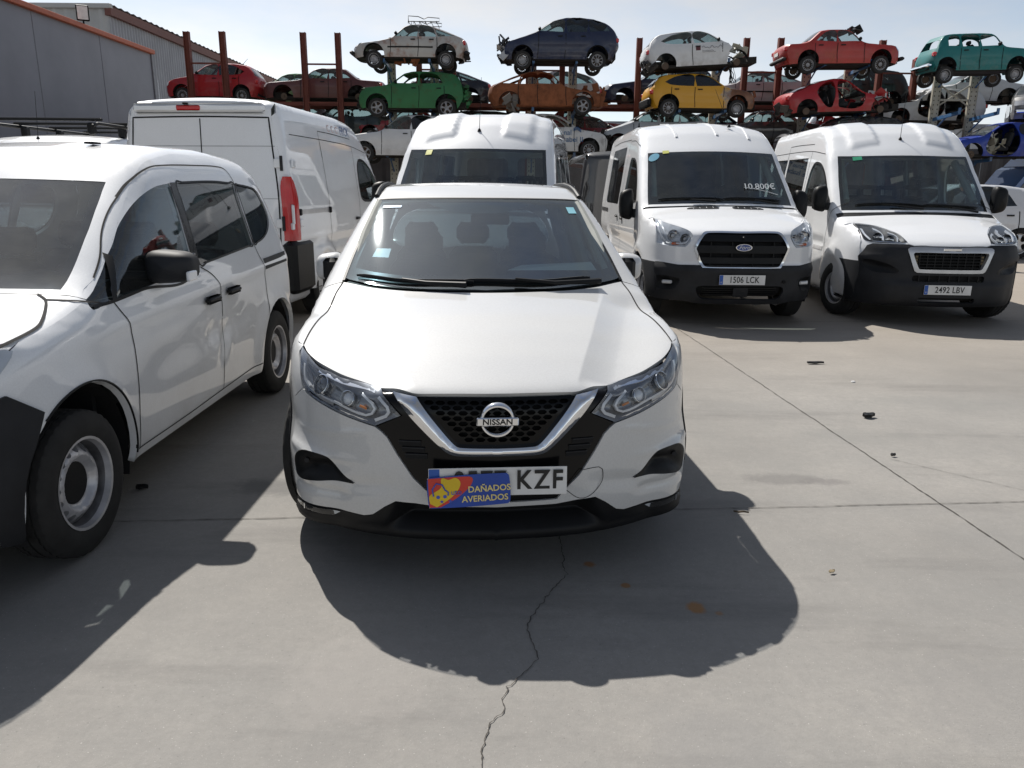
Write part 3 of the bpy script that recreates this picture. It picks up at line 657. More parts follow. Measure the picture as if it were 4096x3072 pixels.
def build_hero():
    root = empty('parked_car', (-.0535, 2.77, 0), .0762, 'pearl white crossover facing forward in front, with a yellow, red and blue plate card', 'car')
    B = Body(QF, root, .03); S = lambda pts: [tuple(p) for p in pts]
    top = lambda x, y: QF.solve('top', np.array([x]), np.array([y]), .6)[0]
    # hood
    hf = [(0, .050), (.127, .055), (.255, .064), (.325, .076), (.395, .120), (.455, .158), (.524, .205), (.604, .250), (.66, .295), (.71, .345), (.741, .386), (.780, .455), (.806, .525, 1)]
    hs_ = [(.803, .70), (.785, .95), (.752, 1.20), (.733, 1.285, 1)]
    hr = [(.55, 1.155), (.3, 1.045), (0, 1.0)]
    hood = B.panel('hood', 'top', cr(sym(hf + hs_ + hr), True, .02), WHITE_HERO, res=.02, flange=.02, inner=.6, lines=[[(sx * (float(np.interp(y, [.08, .5, 1.2], [.31, .44, .63])) + d_), y) for y in np.linspace(.13, 1.10, 60)] for sx in (1, -1) for d_ in (-.006, .006)])
    B.strip('hood_gap', 'top', [(.809, .53), (.806, .70), (.788, .95), (.755, 1.20), (.736, 1.285)], .006, GAP, off=.002, mirror=True, inner=.6)
    # headlights
    hl = [(.447, .810, 1), (.524, .821), (.605, .832), (.658, .846), (.71, .857), (.741, .871), (.812, .903, 1), (.804, .85), (.79, .79), (.764, .755), (.664, .726), (.574, .702), (.468, .680, 1), (.368, .727, 1)]
    HL = cr(hl, True, .012)
    for sx in (1, -1):
        lamp = bpy.data.objects.new('headlight', None); link(lamp, root)
        B.panel('housing', 'front', HL, M_plain('lamp_bezel', (.17, .18, .20), .20, .6, coat=1.0), off=-.001, res=.012, parent=lamp, disp=dish('front', HL, -.024, .04), sign=sx)
        B.panel('lens_cover', 'front', HL, LENS, off=.003, res=.015, parent=lamp, sign=sx)
        for (x, z, r_, nm) in ((.695, .806, .036, 'projector'), (.580, .772, .028, 'reflector')):
            p = B.on('front', x, z, -.012); nv = QF.normal(QF.solve('front', np.array([x]), np.array([z])))[0]; rq = Vector((0, -1, 0)).rotation_difference(Vector((sx * nv[0], nv[1], nv[2]))).to_euler()
            o1 = MB().lathe([(-.011, r_ * 1.12), (-.012, r_ * 1.05), (.0, r_ * 1.0), (.004, r_ * .95)], 24, 'y').build(nm + '_bezel', CHROME, lamp, True)
            o2 = MB().lathe([(-.009, 0.001), (-.008, r_ * .5), (-.003, r_ * .85), (.004, r_ * .97)], 24, 'y').build(nm + '_lens', M_plain('lens_dark_glass', (.10, .11, .13), .04, coat=1.0) if nm == 'projector' else CLEARLAMP, lamp, True)
            for q in (o1, o2): q.location = (sx * p[0], p[1], p[2]); q.rotation_euler = rq
        for nm, pts, w, m in (('chrome_strip', [(.47, .806), (.53, .814), (.605, .824), (.66, .838), (.71, .850)], .010, CHROME),
                           ('light_guide', [(.520, .795), (.470, .745), (.505, .716), (.62, .745), (.735, .772), (.775, .80), (.785, .86)], .009, CLEARLAMP),
                           ('light_guide', [(.455, .790), (.415, .735), (.47, .700)], .012, CLEARLAMP), ('inner_strip', [(.64, .74), (.70, .755), (.75, .785)], .012, SILVER),
                           ('lower_chrome', [(.50, .694), (.58, .712), (.67, .734), (.755, .762)], .006, CHROME)):
            o = B.strip(nm, 'front', pts, w, m, off=-.004, parent=lamp, th=.014)
            if sx < 0:
                m_ = mirrored(o, nm); m_.parent = lamp; bpy.data.objects.remove(o)
        am = B.on('front', .52, .745, -.012); MB().box((sx * am[0], am[1], am[2]), (.03, .008, .008), Matrix.Rotation(-sx * .45, 3, 'Y')).build('turn_bulb', M_plain('amber', (.55, .16, .02), .3), lamp)
    # chrome V
    co = [(.396, .806), (.311, .706), (.205, .601), (.171, .581), (.112, .576), (0, .577)]; ci = [(0, .608), (.143, .611), (.164, .622), (.212, .677), (.305, .794)]
    rp = lambda L: [(-p[0],) + tuple(p[1:]) for p in L]
    full_o = cr([(p[0], p[1]) for p in co] + rp(co[:-1])[::-1], False, .012); full_i = cr([(p[0], p[1]) for p in ci[::-1]] + rp(ci[1:]), False, .012)
    V = np.concatenate([full_o, full_i[::-1]])
    B.panel('chrome_trim', 'front', V, CHROME, off=.010, res=.012, flange=.03, disp=lambda P: .014 * np.minimum(1, pdist(P[:, (0, 2)], V) / .02))
    # black surround with plate recess
    bo = [(.402, .809), (.444, .807), (.362, .727), (.463, .677), (.443, .661), (.421, .639), (.383, .571), (.323, .478), (.268, .422), (.236, .3815), (.12, .379), (0, .3785)]
    so = np.array([(p[0], p[1]) for p in bo] + rp(bo[:-1])[::-1]); SUR = np.concatenate([so, full_o[::-1] * np.array([1, 1])])
    B.panel('grille_surround', 'front', SUR, GLOSSBLACK, off=-.006, res=.02, flange=.03)
    for k, (x0, z0, x1, z1) in enumerate([(.292, .618, .378, .617), (.278, .592, .366, .592), (.268, .566, .354, .566)]):
        o, o2 = B.strip('vent_slot', 'front', [(x0 + (k * .0), z0), (x1, z1)], .016, GAP, off=-.004, mirror=True, th=.006)
        B.strip('vent_fin', 'front', [(x0, z0 + .011), (x1, z1 + .011)], .004, PLASTIC_GREY, off=.002, mirror=True, th=.008)
    # honeycomb grille
    gi = np.concatenate([full_i[::-1] * 1.0, np.array([(.31, .800), (.2, .801), (0, .802), (-.2, .801), (-.31, .800)])])
    gi = np.concatenate([full_i[::-1], np.array([(x, .804) for x in np.linspace(.29, -.29, 24)])]) if full_i[::-1][-1][0] > 0 else np.concatenate([full_i[::-1], np.array([(x, .804) for x in np.linspace(-.29, .29, 24)])])
    B.panel('grille_back', 'front', gi, GAP, off=-.05, res=.05)
    hx = []; a, b = .026, .0135
    for r_ in range(16):
        for c_ in range(-13, 14):
            cx = (c_ + (.5 if r_ % 2 else 0)) * 2 * a * 1.02 * .82; cz = .615 + r_ * b * 1.55
            h = np.array([(cx - a * .75, cz), (cx - a * .38, cz + b * .66), (cx + a * .38, cz + b * .66), (cx + a * .75, cz), (cx + a * .38, cz - b * .66), (cx - a * .38, cz - b * .66)])
            if inpoly(h, gi).all() and pdist(h, gi).min() > .006: hx.append(h)
    B.panel('grille_mesh', 'front', gi, GLOSSBLACK, holes=hx, off=-.014, res=.03, flange=.016)
    # bumper with fog pockets
    fog = cr([(.567, .420, 1), (.611, .456), (.65, .498), (.672, .519), (.76, .522), (.80, .51), (.828, .488), (.840, .46), (.840, .412), (.826, .388), (.74, .400), (.645, .417)], True, .012)
    bp = [(0, .3755), (.12, .376), (.2385, .379), (.271, .420), (.326, .476), (.386, .570), (.424, .637), (.446, .658), (.47, .675), (.574, .697), (.664, .721), (.764, .750), (.786, .763, 1), (.85, .69, 1), (.852, .6), (.853, .45), (.850, .33), (.846, .285, 1), (.80, .284), (.642, .288), (.532, .285), (.495, .297), (.443, .341), (.398, .371), (.319, .369), (.237, .359), (0, .3565)]
    bp = [p if len(p) > 2 else (p[0], p[1], 1) for p in bp]
    cdisp = lambda P: .008 * np.exp(-((P[:, 2] - .535 + .02 * np.abs(P[:, 0])) / .016) ** 2) * sstep(.5, .64, np.abs(P[:, 0])) - .012 * np.exp(-((P[:, 2] - .44 + .15 * (np.abs(P[:, 0]) - .4)) / .03) ** 2) * sstep(.33, .5, np.abs(P[:, 0])) * (1 - sstep(.56, .62, np.abs(P[:, 0]))) - .014 * np.exp(-((P[:, 2] - .365) / .018) ** 2) * sstep(.55, .65, np.abs(P[:, 0]))
    cd0 = cdisp; cdisp = lambda P: cd0(P) + .006 * np.exp(-((P[:, 2] - (.655 - .16 * (np.abs(P[:, 0]) - .47))) / .010) ** 2) * sstep(.46, .54, np.abs(P[:, 0])) * (1 - sstep(.76, .84, np.abs(P[:, 0])))
    full = np.array([(p[0], p[1]) for p in bp] + [(-p[0], p[1]) for p in reversed(bp)])
    keep = [0]
    for i in range(1, len(full)):
        if np.linalg.norm(full[i] - full[keep[-1]]) > 1e-5 and not (i == len(full) - 1 and np.linalg.norm(full[i] - full[0]) < 1e-5): keep.append(i)
    # the centre strip is a narrow tongue: build the halves separately
    half = np.array([(p[0], p[1]) for p in bp])
    fb, fb2 = B.panel('front_bumper', 'front', half, WHITE_HERO, holes=[fog], res=.014, flange=.025, disp=cdisp, mirror=True)
    B.panel('fog_pocket', 'front', fog, PLASTIC, off=-.002, res=.014, disp=dish('front', fog, -.05, .06), mirror=True)
    ps = B.on('front', .79, .475, -.02)
    for sx in (1, -1): MB().lathe([(-.004, .001), (-.004, .010), (.01, .011)], 14, 'y', (sx * ps[0], ps[1], ps[2])).build('parking_sensor', PLASTIC_GREY, root, True)
    B.strip('tow_cover_seam', 'front', [(.270, .424), (.326, .497, 1), (.405, .502), (.421, .49), (.422, .437), (.378, .384), (.33, .375), (.275, .415)], .0028, GAP, off=.001, step=.02)
    # lower black apron and lip
    low = [(0, .354), (.237, .357), (.319, .366), (.398, .368), (.443, .338), (.495, .294), (.532, .282), (.642, .285), (.80, .281), (.846, .282), (.846, .215), (.80, .195), (.6, .186), (.3, .183), (0, .183)]
    def ldisp(P):
        ax = np.abs(P[:, 0]); z = P[:, 2]
        rec = -.09 * sstep(.235, .255, z) * (1 - sstep(.345, .365, z)) * (1 - sstep(.33 + .2 * (.36 - z), .40 + .5 * (.36 - z), ax))
        return rec + .022 * np.exp(-((z - .212) / .014) ** 2) + .01 * sstep(.5, .62, ax) * np.exp(-((z - .24) / .02) ** 2)
    B.panel('lower_apron', 'front', np.array([(p[0], p[1]) for p in low]), PLASTIC, res=.014, disp=ldisp, flange=.03, mirror=True)
    drl = cr([(.632, .279, 1), (.80, .279, 1), (.838, .262), (.835, .25), (.78, .248), (.66, .258, 1)], True, .02)
    for sx in (1, -1):
        d = bpy.data.objects.new('fog_lamp', None); link(d, root)
        B.panel('lamp_bowl', 'front', drl, CLEARLAMP, off=.004, res=.014, parent=d, disp=dish('front', drl, -.02, .02), sign=sx)
        B.panel('lamp_glass', 'front', drl, LENS, off=.007, res=.02, parent=d, sign=sx)
        p = B.on('front', .80, .265, .0)
        for k in range(3): bx('reflector_fin', (sx * (p[0] - .03 * k), p[1] - .006 - .03 * k * .7, p[2] - .003), (.004, .012, .022), CHROME, d)
    # emblem
    em = bpy.data.objects.new('emblem', None); link(em, root); em.location = (0, .006, .714); em.rotation_euler = (.06, 0, 0)
    MB().lathe([(.012, .050), (-.004, .051), (-.011, .057), (-.011, .063), (-.004, .069), (.012, .070)], 48, 'y').build('ring', CHROME, em, True)
    MB().box((0, -.010, 0), (.160, .016, .034), None, .004).build('bar', CHROME, em, True)
    text('wordmark', 'NISSAN', .0310, INK, em, (0, -.0190, 0), (math.pi / 2, 0, 0), sx=1.10, bold=.0008)
    # plate + card
    plate(root, (.001, -.030, .482), 0, -.05, None, .53, .112)
    text('plate_letters', 'KZF', .112, INK, root, (.160, -.0345, .483), (math.pi / 2 + .05, 0, 0), sx=.84, bold=.0022, space=1.16)
    text('plate_digits', '0577', .112, INK, root, (-.07, -.0345, .483), (math.pi / 2 + .05, 0, 0), sx=.84, bold=.0022, space=1.10)
    # side shell: fenders, doors, pillars
    def zt(x, y): return float(top(x, y)[2])
    edge = [(.803, .53), (.807, .70), (.789, .95), (.757, 1.20), (.742, 1.29), (.725, 1.40), (.678, 1.70), (.640, 1.92), (.622, 2.05), (.60, 2.2), (.588, 2.5), (.585, 3.0), (.58, 3.5), (.56, 3.85), (.54, 4.0)]
    SH = Shell(B, .45, 3.95, .3, nz=.66); E_ = crv([(e[1], e[0]) for e in edge], .0); ys = np.linspace(.53, 4.0, 90); xo = np.maximum(SH.X(ys), E_(ys) + .004); xo[0] = E_(.53) + .002
    upper = [(float(y), zt(float(x), float(y))) for x, y in zip(xo, ys)]
    for nm, ya, yb in (('fender', .53, 1.287), ('roof_pillar', 1.293, 4.0)):
        yy = np.linspace(ya, yb, 30 if nm == 'fender' else 60); inn_ = E_(yy); ou = np.maximum(np.interp(yy, ys, xo), inn_ + .004)
        B.panel(nm, 'top', np.array(list(zip(inn_, yy)) + list(zip(ou, yy))[::-1]), WHITE_HERO, res=.02, inner=.6, mirror=True)
    fy = lambda x, z: float(QF.solve('front', np.array([x]), np.array([z]))[0, 1])
    arch = lambda yc, r, a0, a1, n=22: [(yc + r * math.cos(a), .345 + r * math.sin(a)) for a in np.linspace(a0, a1, n)]
    lowr = [(fy(.846, .285), .285)]
    lowr = [(.50, .30)] + arch(.91, .40, math.pi - .1, .12)[0:] + [(1.33, .23), (2.2, .22), (3.13, .23)] + arch(3.556, .40, math.pi - .12, .1) + [(4.0, .32), (4.18, .36)]
    fr_ = [(fy(.848, z), z) for z in np.linspace(.69, .33, 8)]
    hlp = [(fy(.812, .903) - .0, .903), (fy(.805, .85), .85), (fy(.792, .785), .785), (fy(.787, .765), .765)]
    rear_ = [(4.22, .6), (4.2, .9), (4.13, 1.2)]
    outline = np.array(upper[::-1] + hlp + fr_ + lowr + rear_)
    win = [cr([(1.78, 1.09, 1), (2.02, 1.29), (2.28, 1.43), (2.50, 1.47, 1), (2.52, 1.08, 1)], True, .04), cr([(2.62, 1.08, 1), (2.60, 1.47, 1), (3.0, 1.47), (3.25, 1.44, 1), (3.42, 1.14, 1)], True, .04), cr([(3.50, 1.17, 1), (3.34, 1.42, 1), (3.6, 1.37), (3.82, 1.24, 1)], True, .04)]
    for sx in (1, -1):
        B.panel('body_side', 'side', outline, WHITE_HERO, holes=win, res=.035, flange=.03, sign=sx)
        for w_ in win: B.panel('side_window', 'side', w_, GLASS if w_ is win[0] else GLASS_TINT, off=-.004, res=.08, sign=sx)
        for ln in ([(1.36, 1.06), (1.40, .8), (1.38, .45), (1.36, .26)], [(2.55, 1.05), (2.56, .6), (2.53, .26)]):
            o = B.strip('door_gap', 'side', ln, .006, GAP, off=.002)
            if sx < 0: mirrored(o); bpy.data.objects.remove(o)
        for yc, nm in ((.91, 'arch_cladding'), (3.556, 'arch_cladding')):
            o = B.strip(nm, 'side', arch(yc, .415, math.pi - .05, .05, 14), .045, PLASTIC, off=.006, th=.02)
            if sx < 0: mirrored(o); bpy.data.objects.remove(o)
    # roof, windscreen, tail
    B.panel('roof', 'top', cr(sym([(0, 1.938, 1), (.3, 1.972), (.618, 2.075, 1), (.598, 2.2), (.585, 2.5), (.582, 3.0), (.577, 3.5), (.557, 3.85), (.537, 4.0, 1), (0, 4.03, 1)]), True, .04), WHITE_HERO, res=.04, inner=1.0)
    ws = [(0, 1.03, 1), (.3, 1.078), (.55, 1.19), (.66, 1.26), (.722, 1.315), (.728, 1.35), (.700, 1.50), (.655, 1.76), (.622, 1.97), (.606, 2.04), (.58, 2.045), (.3, 1.958), (0, 1.927)]
    WS = cr(sym(ws), True, .03)
    B.panel('windshield', 'top', WS, GLASS_WS, off=.002, res=.04, inner=.9)
    band = np.concatenate([cr([(p[0], p[1]) for p in [(-.735, 1.33), (-.55, 1.19), (-.3, 1.078), (0, 1.03), (.3, 1.078), (.55, 1.19), (.735, 1.33)]], False, .03), cr([(.69, 1.40), (.55, 1.30), (.3, 1.19), (0, 1.145), (-.3, 1.19), (-.55, 1.30), (-.69, 1.40)], False, .03)])
    B.panel('frit_band', 'top', band, GLOSSBLACK, off=-.004, res=.04, inner=.9)
    fs, _ = B.strip('frit_side', 'top', [(.715, 1.34), (.70, 1.46), (.655, 1.72), (.618, 1.95), (.600, 2.04)], .05, GLOSSBLACK, off=-.004, mirror=True, inner=.9)
    B.strip('frit_top', 'top', [(-.60, 2.035), (-.3, 1.948), (0, 1.917), (.3, 1.948), (.60, 2.035)], .05, GLOSSBLACK, off=-.004, inner=.9)
    B.panel('sensor_cover', 'top', cr([(-.30, 1.93), (.30, 1.93), (.22, 1.84), (.14, 1.79), (0, 1.775), (-.14, 1.79), (-.22, 1.84)], True, .03), M_plain('frit_dots', (.035, .033, .036), .6), off=-.006, res=.04, inner=.9)
    B.strip('windshield_seal', 'top', [(-.735, 1.30), (-.708, 1.50), (-.662, 1.76), (-.628, 1.97), (-.606, 2.055, 1), (-.3, 1.966), (0, 1.934), (.3, 1.966), (.606, 2.055, 1), (.628, 1.97), (.662, 1.76), (.708, 1.50), (.735, 1.30)], .014, PLASTIC, off=.004, th=.01, inner=.9)
    B.panel('cowl', 'top', cr([(-.728, 1.295, 1), (-.55, 1.162), (-.3, 1.052), (0, 1.005), (.3, 1.052), (.55, 1.162), (.728, 1.295, 1), (.70, 1.31, 1), (.55, 1.20), (.3, 1.09), (0, 1.045), (-.3, 1.09), (-.55, 1.20), (-.70, 1.31, 1)], True, .03), PLASTIC, off=-.012, res=.04, inner=.8)
    tail = [(0, 4.0, 1)]
    B.panel('tailgate', 'rear', cr(sym([(0, .30, 1), (.80, .36, 1), (.86, .7), (.80, 1.0), (.62, 1.40, 1), (0, 1.46, 1)]), True, .06), WHITE_HERO, holes=[cr(sym([(0, 1.05, 1), (.66, 1.06), (.56, 1.34), (0, 1.40)]), True, .05)], res=.07, inner=2.6)
    B.panel('rear_window', 'rear', cr(sym([(0, 1.05, 1), (.66, 1.06), (.56, 1.34), (0, 1.40)]), True, .05), M_glass('hero_rear_glass', (.16, .19, .19), 1.5, .04), res=.1, off=-.003, inner=2.6)
    for sx in (1, -1):
        pts = []
        for y in np.linspace(2.12, 3.8, 14):
            p = top(sx * float(np.interp(y, [2.12, 2.4, 3.8], [.618, .60, .575])), y); up = .010 * math.sin(math.pi * (y - 2.12) / 1.68) ** .35 if 2.12 < y < 3.8 else 0
            pts.append((p[0] + sx * .008, p[1], p[2] + up + .004))
        MB().tube(pts, .015, 8).build('roof_rail', PLASTIC, root, True)
        mirror_unit(B, root, (.872, 1.73, 1.118), (.155, .15, .16), WHITE_HERO, PLASTIC, None, sx); MB().box((sx * .850, 1.735, 1.035), (.12, .12, .13), None, .03).build('mirror_foot', PLASTIC, root, True); MB().box((sx * .845, 1.664, 1.112), (.105, .05, .13), None, .022).build('mirror_inner', PLASTIC, root, True)
        add_wheel(root, sx * .795, .91, .345, .215, .235, 'alloy_5', -.20, fine=True)
        add_wheel(root, sx * .785, 3.556, .345, .215, .235, 'alloy_5')
    # underbody and wheel wells
    m = MB(); m.box((0, 2.2, .26), (1.4, 3.9, .12)); m.box((0, .55, .45), (1.3, .5, .3)); m.build('underbody', UNDER, root)
    for sx in (1, -1):
        for yc in (.91, 3.556): MB().lathe([(0, .40), (sx * .30, .41)], 20, 'x', (sx * .56, yc, .345), a0=-.2, a1=math.pi + .2).build('wheel_well', GAP, root)
    # cabin
    dashboard(root, 1.62, 1.02, 1.30)
    steering(root, (.36, 1.93, 1.00)); seat(root, .37, 2.42, .38, txt='sparco'); seat(root, -.37, 2.42, .38, txt='sparco')
    for x in (-.42, 0, .42): seat(root, x, 3.3, .40, w=.42)
    MB().box((0, 2.4, .42), (1.5, 2.9, .04)).build('cabin_floor', DARK, root)
    for sx in (1, -1):
        MB().box((sx * .79, 2.5, .74), (.03, 1.9, .48)).build('door_trim', M_plain('door_card', (.07, .072, .072), .8), root)
        MB().tube([(sx * .70, 1.42, 1.11), (sx * .655, 1.72, 1.30), (sx * .60, 2.04, 1.465)], [.035, .032, .03], 8).build('pillar_trim', CREAM, root, True)
        MB().tube([(sx * .735, 2.55, 1.05), (sx * .60, 2.58, 1.50)], .05, 8).build('centre_pillar', CREAM, root, True)
    P = B.f.solve('top', *np.meshgrid(np.linspace(-.55, .55, 9), np.linspace(2.0, 3.9, 12)), 1.0) if False else None
    B.panel('headliner', 'top', cr(sym([(0, 1.99, 1), (.55, 2.09, 1), (.54, 3.9, 1), (0, 3.95, 1)]), True, .1), TRIM, off=-.035, res=.12, inner=1.0)
    bx('rear_view_mirror', (0.06, 1.90, 1.385), (.23, .03, .065), PLASTIC, root, .012)
    bx('firewall', (0, 1.30, .80), (1.36, .03, .5), GAP, root)
    # wipers, stickers, paper
    wiper(B, [(-.66, 1.30), (-.40, 1.165), (-.06, 1.10)], arm=[(-.10, 1.035), (-.30, 1.09), (-.42, 1.155)])
    wiper(B, [(-.12, 1.115), (.25, 1.125), (.55, 1.235)], arm=[(.60, 1.19), (.35, 1.10), (.15, 1.105)])
    B.panel('blue_sticker', 'top', lin([(-.575, 1.93), (-.465, 1.895), (-.46, 1.915), (-.572, 1.955)]), M_plain('sticker_blue', (.05, .30, .60), .5), off=.005, res=.1, inner=.9)
    B.panel('inspection_sticker', 'top', lin([(.525, 1.86), (.575, 1.88), (.565, 1.945), (.515, 1.925)]), M_plain('sticker_pale', (.25, .55, .65), .5), off=.005, res=.1, inner=.9)
    B.panel('toll_tag', 'top', lin([(-.60, 1.46), (-.51, 1.42), (-.50, 1.50), (-.58, 1.53)]), M_plain('sticker_silver', (.45, .52, .55), .3), off=-.004, res=.1, inner=.9)
    P = B.f.solve('top', np.array([.12, .62, .60, .2]), np.array([1.28, 1.40, 1.47, 1.335]), .9) - np.array([0, 0, .035])
    MB().add(P, [(0, 1, 2, 3)]).build('paper_sheet', M_plain('paper', (.72, .74, .72), .8), root)
    return B

def build_card():
    """yellow / red / blue yard card wedged over the left half of the plate"""
    X, Y, yaw = -.0535, 2.77, .0762
    r = empty('yard_card', (0, 0, 0), 0, 'blue, red and yellow card reading DAÑADOS AVERIADOS over the front number plate', 'sign')
    ca, sa = math.cos(yaw), math.sin(yaw)
    lx, ly, lz = -.111, -.044, .452
    r.location = (X + lx * ca - ly * sa, Y + lx * sa + ly * ca, lz); r.rotation_euler = (-.05, -.052, yaw)
    blue = M_plain('card_blue', (.012, .06, .36), .4); red = M_plain('card_red', (.62, .045, .025), .4); yel = M_plain('card_yellow', (.75, .52, .015), .4); cream = M_plain('card_letter', (.80, .66, .25), .5)
    w, h = .312, .122
    ol = cr([(-w / 2 + .01, -h / 2), (w / 2 - .012, -h / 2), (w / 2, -h / 2 + .012), (w / 2, h / 2 - .012), (w / 2 - .012, h / 2), (-w / 2 + .01, h / 2), (-w / 2, h / 2 - .012), (-w / 2, -h / 2 + .012)], True, .008)
    def flat(pts, y, mat, nm):
        v2, f2, _ = triang(pts, [], .05)
        fs = [tuple(f) if np.cross(v2[f[1]] - v2[f[0]], v2[f[2]] - v2[f[0]]) > 0 else tuple(reversed(f)) for f in f2]
        return mesh_obj(nm, np.stack([v2[:, 0], np.full(len(v2), y), v2[:, 1]], -1), fs, mat, r, None, False)
    MB().box((0, .002, 0), (w - .004, .003, h - .004)).build('card_backing', PLATEW, r)
    flat(ol, 0, blue, 'blue_field')
    flat(cr([(-w / 2 + .003, -h / 2 + .004, 1), (-.110, -h / 2 + .003, 1), (-.055, -.03), (.0, .012), (.018, .045), (.005, h / 2 - .004), (-w / 2 + .004, h / 2 - .003, 1)], True, .01), -.0010, red, 'red_field')
    flat(cr([(-w / 2 + .006, -h / 2 + .02, 1), (-.125, -h / 2 + .004, 1), (-.06, -.015), (-.03, .03), (-.045, h / 2 - .006), (-.075, h / 2 - .012), (-.1, h / 2 - .004), (-.105, .02), (-.15, -.01)], True, .01), -.0018, yel, 'yellow_field')
    text('top_line', 'DAÑADOS', .034, cream, r, (.078, -.0016, .004), (math.pi / 2, 0, 0), bold=.0006, sx=.98)
    text('bottom_line', 'AVERIADOS', .034, cream, r, (.060, -.0016, -.034), (math.pi / 2, 0, 0), bold=.0006, sx=.98)
    ink = M_plain('card_ink', (.06, .10, .45), .5)
    MB().tube([(-.135, -.003, -.012), (-.138, -.003, .015), (-.122, -.003, .038), (-.100, -.003, .032), (-.090, -.003, .01), (-.078, -.003, .0), (-.080, -.003, -.012)], .003, 6).build('logo_line', ink, r, True)
    text('logo_letters', 'uto', .030, ink, r, (-.048, -.0030, -.002), (math.pi / 2, 0, 0))
    for x, z in ((-.118, -.017), (-.092, -.016)): MB().lathe([(-.003, .0001), (-.003, .007)], 14, 'y', (x, 0, z)).build('logo_dot', ink, r)
    for x in (-.105, -.072):
        st = [((.009 if i % 2 == 0 else .0035) * math.cos(math.pi / 2 + i * math.pi / 5) + x, (.009 if i % 2 == 0 else .0035) * math.sin(math.pi / 2 + i * math.pi / 5) - .036) for i in range(10)]
        flat(np.array(st), -.0026, ink, 'logo_star')
